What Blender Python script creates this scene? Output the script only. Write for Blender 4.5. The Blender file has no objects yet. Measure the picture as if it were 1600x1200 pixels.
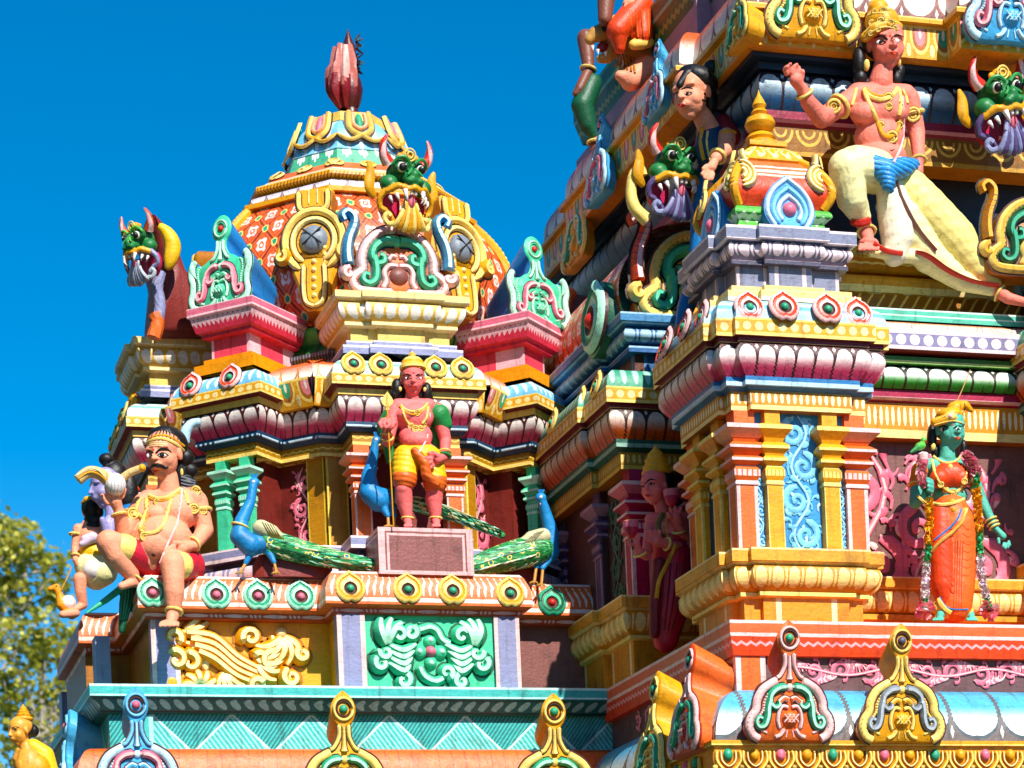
import bpy, math, random
from mathutils import Vector, Matrix
random.seed(7)
V3 = Vector
C = bpy.context.scene.collection
pi = math.pi
# ------------------------------------------------------------------ camera model (a level view-camera with rise)
F, PX, PY, ROLL = 3929.0, 849.0, 1755.0, .0428
AZ = math.radians(16.85)
VW = V3((math.sin(AZ), math.cos(AZ), 0)); RT = V3((math.cos(AZ), -math.sin(AZ), 0))
CAM = V3((-6.640, -16.796, 1.6))
def ray(x, y):
    dx, dy = x-PX, PY-y; c, s = math.cos(ROLL), math.sin(ROLL)
    a, b = dx*c+dy*s, -dx*s+dy*c
    return VW + RT*(a/F) + V3((0, 0, b/F))
def PYp(x, y, Y):
    q = ray(x, y); return CAM + q*((Y-CAM.y)/q.y)
def PXp(x, y, X):
    q = ray(x, y); return CAM + q*((X-CAM.x)/q.x)
def PZp(x, y, Z):
    q = ray(x, y); return CAM + q*((Z-CAM.z)/q.z)
def zY(x, y, Y): return PYp(x, y, Y).z
# ------------------------------------------------------------------ materials
def lin(h):
    if isinstance(h, str):
        h = h.lstrip('#'); h = [int(h[i:i+2], 16)/255 for i in (0, 2, 4)]
    else: h = [c/255 for c in h]
    g = sum(h)/3; h = [min(1, max(0, g+(c-g)*1.10)) for c in h]     # the paints are vivid
    return tuple(c/12.92 if c <= .04045 else ((c+.055)/1.055)**2.4 for c in h)
class E:
    def __init__(s, nt, k): s.nt, s.k = nt, k
    def op(s, o, b=None, c=None):
        n = s.nt.nodes.new('ShaderNodeMath'); n.operation = o
        for i, x in enumerate((s, b, c)):
            if x is None: continue
            if isinstance(x, E): s.nt.links.new(x.k, n.inputs[i])
            else: n.inputs[i].default_value = x
        return E(s.nt, n.outputs[0])
    def __add__(s, b): return s.op('ADD', b)
    def __sub__(s, b): return s.op('SUBTRACT', b)
    def __mul__(s, b): return s.op('MULTIPLY', b)
    def __truediv__(s, b): return s.op('DIVIDE', b)
    def lt(s, b): return s.op('LESS_THAN', b)
    def gt(s, b): return s.op('GREATER_THAN', b)
    def abs(s): return s.op('ABSOLUTE')
    def sqrt(s): return s.op('SQRT')
    def max(s, b): return s.op('MAXIMUM', b)
    def min(s, b): return s.op('MINIMUM', b)
    def pp(s, b): return s.op('PINGPONG', b)
    def wrap(s, p):   # centred remainder
        return (s/p + .5).op('FRACT')*p - p/2
    def ramp(s, a, b):
        n = s.nt.nodes.new('ShaderNodeMapRange'); n.interpolation_type = 'SMOOTHSTEP'
        s.nt.links.new(s.k, n.inputs[0]); n.inputs[1].default_value = a; n.inputs[2].default_value = b
        return E(s.nt, n.outputs[0])
MATS = {}
def paint(name, col, layers=None, rough=.42, wear=1.0, bump=1.0, metallic=0, wob=.006, uvs=1.0):
    """painted plaster: base colour, UV-drawn painted marks (layers), uneven brushing, grime and fine bump"""
    if name in MATS: return MATS[name]
    m = bpy.data.materials.new(name); m.use_nodes = True; nt = m.node_tree
    N, L = nt.nodes, nt.links
    bs = N['Principled BSDF']
    tc = N.new('ShaderNodeTexCoord')
    def noise(sc, det=3, vec=None, rg=.6):
        n = N.new('ShaderNodeTexNoise'); n.inputs['Scale'].default_value = sc; n.inputs['Detail'].default_value = det; n.inputs['Roughness'].default_value = rg
        L.new(vec or tc.outputs['Object'], n.inputs['Vector']); return n
    rgb = N.new('ShaderNodeRGB'); rgb.outputs[0].default_value = (*lin(col), 1); cur = rgb.outputs[0]
    def mix(fac, a, b, mode='MIX'):
        n = N.new('ShaderNodeMix'); n.data_type = 'RGBA'; n.blend_type = mode
        if isinstance(fac, (int, float)): n.inputs[0].default_value = fac
        else: L.new(fac, n.inputs[0])
        for x, i in ((a, 6), (b, 7)):
            if isinstance(x, tuple): n.inputs[i].default_value = (*x, 1)
            else: L.new(x, n.inputs[i])
        return n.outputs[2]
    if layers:
        sp = N.new('ShaderNodeSeparateXYZ'); L.new(tc.outputs['UV'], sp.inputs[0])
        w = noise(9, 2); ws = N.new('ShaderNodeSeparateColor'); L.new(w.outputs['Color'], ws.inputs[0])
        u = E(nt, sp.outputs[0]) + (E(nt, ws.outputs[0])-.5)*wob*2
        v = E(nt, sp.outputs[1]) + (E(nt, ws.outputs[1])-.5)*wob*7
        for f, c in layers:
            mk = f(u, v)
            if callable(c): c = c(u, v, mix)
            elif not hasattr(c, 'is_output'): c = lin(c)
            cur = mix(mk.k, cur, c)
    if wear:
        mp = N.new('ShaderNodeMapping'); mp.inputs['Scale'].default_value = (3, 3, 22); L.new(tc.outputs['Object'], mp.inputs[0])
        n1 = noise(3, 4, mp.outputs[0]); r1 = E(nt, n1.outputs[0]).ramp(.3, .75)*(.26*wear)
        cur = mix(r1.k, cur, (.30, .24, .20), 'MULTIPLY')
        n2 = noise(4.5, 6); r2 = E(nt, n2.outputs[0]).ramp(.5, .78)*(.5*wear)
        cur = mix(r2.k, cur, (.18, .14, .11), 'MULTIPLY')
        mp2 = N.new('ShaderNodeMapping'); mp2.inputs['Scale'].default_value = (11, 11, .9); L.new(tc.outputs['Object'], mp2.inputs[0])
        n4 = noise(2.2, 4, mp2.outputs[0]); r4 = E(nt, n4.outputs[0]).ramp(.52, .76)*(.5*wear)
        cur = mix(r4.k, cur, (.20, .17, .14), 'MULTIPLY')
        vo = N.new('ShaderNodeTexVoronoi'); vo.inputs['Scale'].default_value = 5.5; vo.feature = 'DISTANCE_TO_EDGE'; dn = noise(3.5, 5); vm = N.new('ShaderNodeMix'); vm.data_type = 'VECTOR'; vm.inputs[0].default_value = .35; L.new(tc.outputs['Object'], vm.inputs[4]); L.new(dn.outputs['Color'], vm.inputs[5]); L.new(vm.outputs[1], vo.inputs['Vector'])
        r6 = E(nt, vo.outputs['Distance']).lt(.004)*E(nt, n2.outputs[0]).gt(.56)*(.55*wear)     # hairline cracks here and there
        cur = mix(r6.k, cur, (.12, .09, .07), 'MULTIPLY')
        n3 = noise(55, 3); r3 = E(nt, n3.outputs[0]).ramp(.58, .7)*(.4*wear)
        cur = mix(r3.k, cur, (.45, .38, .32), 'MULTIPLY')
    L.new(cur, bs.inputs['Base Color'])
    rr = noise(14, 3); ro = E(nt, rr.outputs[0])*.3 + (rough-.13); L.new(ro.k, bs.inputs['Roughness'])
    bs.inputs['Metallic'].default_value = metallic; bs.inputs['Specular IOR Level'].default_value = .4
    if bump:
        nb = noise(38, 5); b = N.new('ShaderNodeBump'); b.inputs['Strength'].default_value = .35*bump; b.inputs['Distance'].default_value = .012
        L.new(nb.outputs[0], b.inputs['Height']); L.new(b.outputs[0], bs.inputs['Normal'])
    MATS[name] = m; return m
# painted marks, all in strip coordinates: u metres along, v 0 (top) .. 1 (bottom)
def ln(a, b): return lambda u, v: (v-(a+b)/2).abs().lt((b-a)/2)
def ell(p, rx, vc, rv, ph=0):
    return lambda u, v: (((u-ph).wrap(p)/rx)*((u-ph).wrap(p)/rx) + ((v-vc)/rv)*((v-vc)/rv)).lt(1)
def zig(p, c, a, t): return lambda u, v: ((u/(p/2)).pp(1)*(2*a) + (c-a) - v).abs().lt(t)
def vline(p, t, v0=0, v1=1): return lambda u, v: u.wrap(p).abs().lt(t)*(v-(v0+v1)/2).abs().lt((v1-v0)/2)
def hatch(s, h, k=.4): return lambda u, v: (u + v*h).wrap(s).abs().lt(s*k/2)
def petal(p, v0, flip=False, g=0, tip=.42, sharp=1.0):
    def f(u, v):
        if flip: v = v*-1+1
        t = ((v-v0)/tip).max(0).min(1)
        w = (t*(t*-1+2)).sqrt() if sharp == 1 else (t*(t*-1+2)).op('POWER', sharp)
        return u.wrap(p).abs().lt(w*(p*.47) - g)*v.gt(v0+g*2)
    return f
def grad(a, b, v0, v1): return lambda u, v, mix: mix(v.ramp(v0, v1).k, lin(a), lin(b))
def lotus(name, tipc, basec, bg, p, v0=.06, flip=False, tip=.45, dark='3a1a1a', sharp=1.0, gr=(.4, .82)):
    lay = [(petal(p, v0-.04, flip, -.002, tip, sharp), dark), (petal(p, v0, flip, .0045, tip, sharp), (grad(tipc, basec, .3, .75) if not flip else grad(basec, tipc, *gr)))]
    sl = (lambda u, v: u.wrap(p).abs().lt((v-.55)*.012)) if not flip else (lambda u, v: u.wrap(p).abs().lt((v*-1+.5)*.02))
    lay.append((sl, dark))
    if True: lay.append((lambda u, v: (((u-p/2).wrap(p).abs()*(6)) + ((v if not flip else v*-1+1)-.12).abs()).lt(.09), tipc))
    return paint(name, bg, lay, wob=.003)
# plain colours
COL = dict(white='f0e6e2', cream='f6dfa0', paleyel='efc560', gold='e0a018', goldlt='f4d679', golddk='a86a0c', orange='de6a28', orangelt='f0a882', redor='dc4614', red='c22a1c',
  pink='e0748c', pinklt='f4c4c2', magenta='b81f50', crimson='c41f3a', maroon='7c2c26', brown='7d4c46', brownlt='98665c', darkbrown='4a2620', blue='1c78b8', bluelt='7cc4ea', skyb='4aa8d8', navy='123a5c', bluepale='bfe2f2',
  teal='3fb4b0', tealdk='176a6c', teallt='9fe0dc', mint='48c698', mintlt='b8f0d4', sea='2f9e78', green='2a8c4a', greendk='14553a', greenbr='5cb848', lilac='8d90b4', lilacdk='5a5672', lilaclt='d6c2d6', mauve='a87f92',
  black='141314', grey='7c8794', greylt='b4bcc4', skin='ec9c7c', skinpk='ea7472', skinsal='e8806e', skinshade='7c4a3a', fold='e8d47c', skingrn='56b09c', skinblu='9a94c4', yellow='f0c020', yelpale='f4ecb0', tan='c09048', purple='5c4a78', darkhole='0c0a0c',  # the dark skin tone has shade mixed in, for the upper left limbs
  horn='d0542a', stone='a09890', cloth='b4685e', clothlt='d8a49a', clothdk='7c1420', olive='6a6424', peblue='1f86c4', pegreen='2c8a48', fan='cfc9a0', yelorg='e8940c')
WEARLOW = {'skin', 'skinpk', 'skinsal', 'skingrn'}
def M(n):
    if n in MATS: return MATS[n]
    return paint(n, COL[n], wear=.6 if n in WEARLOW else .85, rough=.58 if n in WEARLOW else .44, bump=1.6 if n in WEARLOW else 1)
# ------------------------------------------------------------------ mesh builder
class MB:
    def __init__(s): s.v, s.f, s.m, s.uv, s.mats = [], [], [], [], []
    def mi(s, m):
        m = M(m) if isinstance(m, str) else m
        if m not in s.mats: s.mats.append(m)
        return s.mats.index(m)
    def vert(s, p): s.v.append(tuple(p)); return len(s.v)-1
    def face(s, idx, m, uv=None):
        s.f.append(tuple(idx)); s.m.append(s.mi(m)); s.uv.append(uv)
    def quad(s, a, b, c, d, m, uv=None): s.face([s.vert(p) for p in (a, b, c, d)], m, uv)
    def box(s, lo, hi, m, M4=None):
        x0, y0, z0 = lo; x1, y1, z1 = hi
        P = [V3(p) for p in ((x0,y0,z0),(x1,y0,z0),(x1,y1,z0),(x0,y1,z0),(x0,y0,z1),(x1,y0,z1),(x1,y1,z1),(x0,y1,z1))]
        if M4: P = [M4@p for p in P]
        i = [s.vert(p) for p in P]
        for q, (w, h) in zip(((0,1,5,4),(1,2,6,5),(2,3,7,6),(3,0,4,7),(4,5,6,7),(3,2,1,0)), ((x1-x0,z1-z0),(y1-y0,z1-z0),(x1-x0,z1-z0),(y1-y0,z1-z0),(x1-x0,y1-y0),(x1-x0,y1-y0))):
            s.face([i[k] for k in q], m, [(-w/2,1),(w/2,1),(w/2,0),(-w/2,0)])
    def lathe(s, prof, m, n=24, M4=None, mats=None, closed=True):
        rings = []
        for r, z in prof:
            ring = []
            for k in range(n):
                a = 2*pi*k/n; p = V3((r*math.cos(a), r*math.sin(a), z)); ring.append(s.vert(M4@p if M4 else p))
            rings.append(ring)
        for j in range(len(rings)-1):
            for k in range(n):
                k2 = (k+1) % n
                s.face((rings[j][k], rings[j][k2], rings[j+1][k2], rings[j+1][k]), mats[j] if mats else m, [(k/n, j/(len(rings)-1)), ((k+1)/n, j/(len(rings)-1)), ((k+1)/n, (j+1)/(len(rings)-1)), (k/n, (j+1)/(len(rings)-1))])
        if closed:
            s.face(rings[0][::-1], mats[0] if mats else m); s.face(rings[-1], mats[-1] if mats else m)
    def ball(s, c, r, m, n=12, rot=None):
        if isinstance(r, (int, float)): r = (r, r, r)
        M4 = Matrix.Translation(V3(c)) @ (rot.to_4x4() if rot else Matrix()) @ Matrix.Diagonal((*r, 1))
        s.lathe([(math.sin(pi*j/(n//2+2))+1e-4, -math.cos(pi*j/(n//2+2))) for j in range(n//2+3)], m, n, M4, closed=False)
    def tube(s, pts, rad, m, n=8, caps=True, mats=None, flat=1.0, up=None):
        pts = [V3(p) for p in pts]; L = len(pts); rings = []
        ref = V3(up) if up else V3((.13, .2, 1))
        for i, p in enumerate(pts):
            t = (pts[min(i+1, L-1)]-pts[max(i-1, 0)]).normalized()
            a = t.cross(ref)
            if a.length < 1e-3: a = t.cross(V3((1, 0, 0)))
            a.normalize(); b = t.cross(a); r = rad(i/(L-1)) if callable(rad) else rad
            rings.append([s.vert(p + a*(r*math.cos(2*pi*k/n)) + b*(r*flat*math.sin(2*pi*k/n))) for k in range(n)])
        for j in range(L-1):
            for k in range(n): s.face((rings[j][k], rings[j][(k+1) % n], rings[j+1][(k+1) % n], rings[j+1][k]), mats[k % len(mats)] if mats else m)
        if caps: s.face(rings[0][::-1], m); s.face(rings[-1], m)
    def stroke(s, fr, pts, w, m, top=None, h=.6, edge=None, eo=.35, n0=.003, smooth=True, pal=.38):
        """raised painted ridge along a 2D line in frame fr=(O,U,V,N)"""
        O, U, Vv, Nn = fr
        if smooth and len(pts) > 2: pts = spline(pts)
        L = len(pts); top = top or m
        def P(x, y, n): return O + U*x + Vv*y + Nn*n
        rows = []; erow = []
        for i, (x, y) in enumerate(pts):
            x0, y0 = pts[max(i-1, 0)]; x1, y1 = pts[min(i+1, L-1)]
            tx, ty = x1-x0, y1-y0; d = math.hypot(tx, ty) or 1e-6; nx, ny = -ty/d, tx/d
            W = w(i/(L-1)) if callable(w) else w*(1 if 0 < i < L-1 else .35)
            W = max(W, .0015); H = W*h*2
            rows.append([s.vert(P(x+nx*a*W, y+ny*a*W, n0+H*b)) for a, b in ((-1, 0), (-.85, .55), (-pal, 1), (pal, 1), (.85, .55), (1, 0))])
            if edge: erow.append([s.vert(P(x+nx*a*(W*(1+eo)+.002), y+ny*a*(W*(1+eo)+.002), n0*.6)) for a in (-1, 1)])
        for i in range(L-1):
            for k in range(5): s.face((rows[i][k], rows[i+1][k], rows[i+1][k+1], rows[i][k+1]), top if k == 2 else m)
            if edge: s.face((erow[i][0], erow[i+1][0], erow[i+1][1], erow[i][1]), edge)
        s.face(rows[0], m); s.face(rows[-1][::-1], m)
    def plate(s, fr, pts, th, m, side=None, bev=.01, back=1.0, cen=None, n0=0.0):
        """slab cut to an outline: front face at n0, thickness behind it"""
        O, U, Vv, Nn = fr; side = side or m; L = len(pts)
        cx = sum(p[0] for p in pts)/L if cen is None else cen[0]; cy = sum(p[1] for p in pts)/L if cen is None else cen[1]
        area = sum(pts[i][0]*pts[(i+1) % L][1]-pts[(i+1) % L][0]*pts[i][1] for i in range(L))
        if area < 0: pts = pts[::-1]
        def off(i, d):
            x0, y0 = pts[i-1]; x1, y1 = pts[(i+1) % L]; tx, ty = x1-x0, y1-y0; q = math.hypot(tx, ty) or 1e-6
            return pts[i][0]-ty/q*d, pts[i][1]+tx/q*d
        P = lambda x, y, n: O+U*x+Vv*y+Nn*n
        f = [s.vert(P(*off(i, bev), n0)) for i in range(L)]; g = [s.vert(P(*pts[i], n0-bev)) for i in range(L)]
        b = [s.vert(P(cx+(x-cx)*back, cy+(y-cy)*back, n0-th)) for x, y in pts]
        s.face(f, m); s.face(b[::-1], side)
        for i in range(L):
            j = (i+1) % L
            s.face((g[i], g[j], f[j], f[i]), m); s.face((b[i], b[j], g[j], g[i]), side)
    def dome(s, fr, c, r, m, h=None, n=14, ry=None, n0=0.0):
        O, U, Vv, Nn = fr; h = h if h is not None else r*.7; ry = ry or r; rings = []
        for j in range(4):
            a = pi/2*j/4
            rings.append([s.vert(O+U*(c[0]+r*math.cos(a)*math.cos(2*pi*k/n))+Vv*(c[1]+ry*math.cos(a)*math.sin(2*pi*k/n))+Nn*(n0+h*math.sin(a))) for k in range(n)])
        t = s.vert(O+U*c[0]+Vv*c[1]+Nn*(n0+h))
        for j in range(3):
            for k in range(n): s.face((rings[j][k], rings[j][(k+1) % n], rings[j+1][(k+1) % n], rings[j+1][k]), m)
        for k in range(n): s.face((rings[3][k], rings[3][(k+1) % n], t), m)
    def build(s, name, parent=None, smooth=True, ang=40, label=None):
        if not s.v: return None
        me = bpy.data.meshes.new(name); me.from_pydata(s.v, [], s.f)
        for m in s.mats: me.materials.append(m)
        me.polygons.foreach_set('material_index', s.m)
        if any(u is not None for u in s.uv):
            lay = me.uv_layers.new(name='UVMap'); k = 0
            for f, u in zip(s.f, s.uv):
                for j in range(len(f)):
                    if u: lay.data[k].uv = u[j]
                    k += 1
        me.update()
        if smooth:
            me.shade_smooth(); me.set_sharp_from_angle(angle=math.radians(ang))
        o = bpy.data.objects.new(name, me); C.objects.link(o)
        if parent is not None:
            o.parent = parent
            o.matrix_parent_inverse = Matrix.Translation(parent_loc(parent)).inverted()
        if label: o['label'] = label
        return o
def parent_loc(p):
    l = V3(p.location)
    return l if p.parent is None else l
def spline(pts, k=5):
    out = []; L = len(pts)
    for i in range(L-1):
        p0, p1, p2, p3 = pts[max(i-1, 0)], pts[i], pts[i+1], pts[min(i+2, L-1)]
        for j in range(k):
            t = j/k
            out.append(tuple(.5*((2*b)+(-a+c)*t+(2*a-5*b+4*c-d)*t*t+(-a+3*b-3*c+d)*t**3) for a, b, c, d in zip(p0, p1, p2, p3)))
    out.append(tuple(pts[-1])); return out
def thing(name, label, cat, loc=(0, 0, 0), group=None):
    o = bpy.data.objects.new(name, None); C.objects.link(o); o.location = loc; o.empty_display_size = .1
    o['label'] = label; o['category'] = cat
    if group: o['group'] = group
    return o
def tag(o, label, cat, group=None):
    o['label'] = label; o['category'] = cat
    if group: o['group'] = group
    return o
# ------------------------------------------------------------------ mouldings run round a stepped plan
def offset_plan(plan, d, closed):
    L = len(plan); out = []
    for i in range(L):
        p = plan[i]; a = plan[i-1] if (closed or i) else None; b = plan[(i+1) % L] if (closed or i < L-1) else None
        def nrm(p, q):
            x, y = q[0]-p[0], q[1]-p[1]; l = math.hypot(x, y); return (y/l, -x/l)
        ns = [nrm(a, p)] if a is not None else []
        if b is not None: ns.append(nrm(p, b))
        if len(ns) == 1: out.append((p[0]+ns[0][0]*d, p[1]+ns[0][1]*d)); continue
        (ax, ay), (bx, by) = ns; k = 1+ax*bx+ay*by
        out.append((p[0]+(ax+bx)*d/k, p[1]+(ay+by)*d/k))
    return out
def band(mb, plan, prof, mat, closed=True, curve=False):
    """sweep profile [(outward offset, z)...] (top to bottom) along plan (counter-clockwise from above); mat: one, or f(segment index)"""
    if curve: prof = spline(prof, 4)
    ln_ = [0]
    for i in range(1, len(prof)):   # level tops and soffits take none of the painted height
        do, dz = abs(prof[i][0]-prof[i-1][0]), abs(prof[i][1]-prof[i-1][1]); ln_.append(ln_[-1]+(math.hypot(do, dz) if dz > .12*do else 0))
    T = ln_[-1] or 1; rows = [[mb.vert((x, y, z)) for x, y in offset_plan(plan, o, closed)] for o, z in prof]
    L = len(plan)
    for i in range(L if closed else L-1):
        j = (i+1) % L
        m = mat(i) if callable(mat) else mat
        if m is None: continue
        for r in range(len(prof)-1):
            a, b, c, d = rows[r][i], rows[r+1][i], rows[r+1][j], rows[r][j]
            l0 = (V3(mb.v[d])-V3(mb.v[a])).length/2; l1 = (V3(mb.v[c])-V3(mb.v[b])).length/2
            l0 = l1 = max(l0, l1)
            mb.face((a, b, c, d), m, [(-l0, ln_[r]/T), (-l1, ln_[r+1]/T), (l1, ln_[r+1]/T), (l0, ln_[r]/T)])
def run(name, parent, plan, prof, mat, closed=True, curve=False, label=None, ang=35):
    mb = MB(); band(mb, plan, prof, mat, closed, curve); return mb.build(name, parent, True, ang, label)
def frame(O, U, Vv, scale=1.0):
    U = V3(U).normalized(); Vv = V3(Vv); Vv = (Vv-U*Vv.dot(U)).normalized(); N = U.cross(Vv)
    return (V3(O), U*scale, Vv*scale, N*scale)
def fY(x, y, Y, s=1.0, tilt=0):     # frame on a front (facing -Y) plane through pixel ray x,y
    p = PYp(x, y, Y); return frame(p, (1, 0, 0), (0, math.sin(tilt), math.cos(tilt)), s)
def mirror(half):  # half outline from bottom centre up the right side to top centre
    return half + [(-x, y) for x, y in half[::-1] if abs(x) > 1e-6]
def spiral(cx, cy, r, a0, turns, k=14, shrink=.12):
    n = max(6, int(abs(turns)*k)); return [(cx+r*(1-(1-shrink)*i/n)*math.cos(a0+2*pi*turns*i/n), cy+r*(1-(1-shrink)*i/n)*math.sin(a0+2*pi*turns*i/n)) for i in range(n+1)]
# ================================================================== ornaments shared by both towers
def medallion(mb, fr, r, rim, body, ring, gem, notch=True):
    """flat pear-shaped boss: beaded rim, painted body, inner ring, round gem"""
    n = 40; O, U, Vv, N = fr
    def R(a):   # a=0 right; top pi/2 pointed, bottom notch
        t = 1 + .22*max(0, 1-abs((a-pi/2+pi) % (2*pi)-pi)/.42)**1.6
        if notch: t -= .16*max(0, 1-abs((a+pi/2+pi) % (2*pi)-pi)/.30)**1.3
        return t
    prof = [(1.06, -.10, 'darkbrown'), (1.06, .02, 'darkbrown'), (1.0, .14, rim), (.86, .2, rim), (.76, .12, body), (.62, .16, body), (.54, .12, ring), (.46, .2, ring), (.36, .1, 'darkbrown')]
    rings = []
    for k, z, _ in prof:
        row = []
        for j in range(n):
            a = 2*pi*j/n; q = r*k*(R(a) if k > .5 else 1+(R(a)-1)*.3)
            if k > .8 and k < 1.05 and j % 2: q *= .955
            row.append(mb.vert(O+U*(q*math.cos(a))+Vv*(q*math.sin(a)-(.06*r if k < .6 else 0))+N*(z*r)))
        rings.append(row)
    for i in range(len(prof)-1):
        for j in range(n): mb.face((rings[i][j], rings[i][(j+1) % n], rings[i+1][(j+1) % n], rings[i+1][j]), prof[i+1][2])
    mb.face(rings[-1], 'darkbrown')
    mb.dome(fr, (0, -.05*r), r*.27, gem, r*.26, n0=r*.1)
SCH = dict(
  blue=dict(b='skyb', rim='bluepale', s='pink', st='pinklt', g='pink', side='skyb', hd='bluelt'),
  yellow=dict(b='gold', rim='goldlt', s='sea', st='mintlt', g='sea', side='gold', hd='goldlt'),
  orange=dict(b='orange', rim='pinklt', s='sea', st='mintlt', g='sea', side='redor', hd='pinklt'),
  gold2=dict(b='gold', rim='goldlt', s='grey', st='greylt', g='lilacdk', side='gold', hd='goldlt'),
  sea=dict(b='mint', rim='mintlt', s='pink', st='pinklt', g='red', side='blue', hd='mintlt'),
  red=dict(b='redor', rim='pinklt', s='sea', st='mint', g='sea', side='orange', hd='pinklt'))
HS_HALF = [(0, 0), (.30, -.005), (.365, .03), (.40, .10), (.385, .18), (.335, .25), (.32, .34), (.265, .43), (.18, .485), (.125, .51), (.10, .55), (.055, .60), (.052, .70), (.088, .765), (.105, .84), (.085, .91), (.045, .96), (0, .995)]
CREST_HALF = [(0, 0), (.30, -.005), (.385, .03), (.42, .11), (.40, .2), (.40, .30), (.43, .40), (.42, .50), (.36, .57), (.31, .50), (.24, .50), (.17, .54), (.11, .57), (.07, .64), (.07, .72), (.115, .78), (.13, .86), (.10, .94), (.05, .985), (0, 1.0)]
def horseshoe(fr, sch, label, name='crest_ornament', cat='ornament', depth=.28, crest=False, group=None, back=.8):
    """antefix: scrolled horseshoe body, fluted neck and an eye-like head, standing on a cornice roll. frame is scaled to its height."""
    c = SCH[sch]; t = thing(name, label, cat, fr[0], group)
    half = CREST_HALF if crest else HS_HALF
    out = mirror(spline(half, 4)); mb = MB()
    mb.plate(fr, out, depth, c['b'], c['side'], bev=.018, back=back, cen=(0, 0)); mb.build('backplate', t, True, 50)
    mb = MB()    # beaded rim
    rim = [(x*.9, y*.93+.02) for x, y in spline(half[1:10] if not crest else half[1:9], 6)]
    for sx in (-1, 1):
        pts = [(sx*x, y) for x, y in rim]
        mb.stroke(fr, pts, .036, c['rim'], c['rim'], h=.42, smooth=False, edge='darkbrown')
        L = len(pts)
        for i in range(0, L-2, 1):
            if i % 3 == 0: mb.stroke(fr, [(pts[i][0]*.93, pts[i][1]*.985+.004), (pts[i][0]*1.08, pts[i][1]*1.02)], .008, 'darkbrown' if not crest else 'greendk', h=.3, smooth=False, n0=.029)
    for sx in (-1, 1):
        P2 = [(sx*x*.77, y*.80+.055) for x, y in rim]
        for i in range(1, len(P2)-3, 2): mb.dome(fr, P2[i], .014, c['rim'], .014, n=6)
    mb.build('rim', t)
    mb = MB()
    for sx in (-1, 1):
        a = [(.02, .445), (.10, .435), (.165, .385), (.175, .32), (.135, .275), (.095, .295), (.10, .335)]
        b = [(.17, .36), (.195, .28), (.20, .20), (.225, .13), (.275, .115), (.30, .155), (.28, .195), (.245, .185)]
        for q in (a, b): mb.stroke(fr, [(sx*x, y) for x, y in q], lambda t: .036*(1-.45*t) if t > .04 else .02, c['s'], c['st'], h=.6, edge='black', eo=.25)
    mb.build('scroll', t)
    mb = MB()
    for sx in (-1, 1):
        mb.stroke(fr, [(sx*.012, .335), (sx*.05, .35), (sx*.10, .31)], .022, c['rim'], c['b'], edge='darkbrown')
        mb.stroke(fr, [(sx*.012, .275), (sx*.06, .285), (sx*.09, .25), (sx*.105, .17), (sx*.09, .10)], .016, c['rim'], c['rim'], edge='darkbrown')
        mb.stroke(fr, [(sx*.05, .10), (sx*.085, .05), (sx*.14, .03)], .018, c['rim'], c['rim'])
        mb.stroke(fr, [(sx*.022, .09), (sx*.035, .03)], .016, c['rim'], c['rim'])
        mb.stroke(fr, [(sx*.04, .72), (sx*.042, .62), (sx*.085, .535), (sx*.12, .52)], .017, c['hd'], c['hd'], edge='darkbrown')
        if crest: mb.stroke(fr, [(sx*.36, .55), (sx*.365, .44), (sx*.31, .36)], lambda t: .03*math.sin(pi*min(.15+t, 1))+.004, c['rim'], c['rim'], edge='greendk')
    mb.stroke(fr, [(0, .70), (0, .56), (0, .50)], lambda t: .012+.02*t*t*(1 if t < .97 else 0), c['hd'], c['rim'], edge='darkbrown')
    mb.dome(fr, (0, .44), .035, c['rim'], n=10)
    mb.build('lip', t)
    mb = MB(); mb.dome(fr, (0, .185), .072, c['b'] if sch != 'sea' else 'mint', .05, ry=.065)
    for k in range(-1, 2):
        for d in (-1, 1): mb.stroke(fr, [(k*.035-.03*d, .15), (k*.035, .185), (k*.035+.03*d, .22)], .006, c['rim'], n0=.042, h=.6)
    mb.build('boss', t)
    mb = MB()
    for q, m in ((.088, c['hd']), (.062, 'darkbrown' if sch != 'sea' else 'mint')):
        pts = [(q*math.cos(a)*.9, .845+q*math.sin(a)) for a in [2*pi*k/22 for k in range(23)]]
        mb.stroke(fr, pts, .013 if q > .07 else .009, m, m, smooth=False, h=.7)
    mb.dome(fr, (0, .845), .036, c['g'], .036); mb.build('eye_gem', t)
    return t
def column(x, y, z0, z1, w, parent, body, trim, accent, name='column', ang=0):
    """square pillar: panelled shaft, vase neck with petals, spreading capital, abacus block"""
    H = z1-z0
    M4 = Matrix.Translation((x, y, z0)) @ Matrix.Rotation(ang+pi/4, 4, 'Z')
    s2 = math.sqrt(2)/2
    def sq(prof, m=None, mats=None):
        mb.lathe([(r*w*s2*1.0, t*H) for r, t in prof], m or body, 4, M4, mats)
    mb = MB()
    A = shaftmat(body, trim)
    k = w/2
    Mx = Matrix.Translation((x, y, z0)) @ Matrix.Rotation(ang, 4, 'Z')
    mb.box((-k, -k, 0), (k, k, .47*H), A, Mx)
    o = mb.build('shaft' if False else name, parent, False)
    mb = MB()
    sq([(1.12, .47), (1.12, .485), (1.0, .50), (1.22, .53), (1.22, .575), (1.0, .60), (.92, .61)], mats=[trim, trim, body, paintdrop(body, trim), body, trim])
    sq([(1.0, .61), (1.5, .635), (1.5, .655), (1.15, .675)], mats=[body, trim, body])
    sq([(1.15, .675), (1.25, .69), (1.75, .72), (1.75, .74), (1.3, .77)], mats=[body, body, trim, body])
    sq([(1.1, .77), (1.3, .80), (2.05, .855), (2.05, .885), (1.2, .905)], mats=[body, accent, trim, body])
    sq([(.95, .90), (.95, .99), (.95, 1.0)], mats=[body, body])
    mb.build('capital', o, False)
    return o
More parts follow.
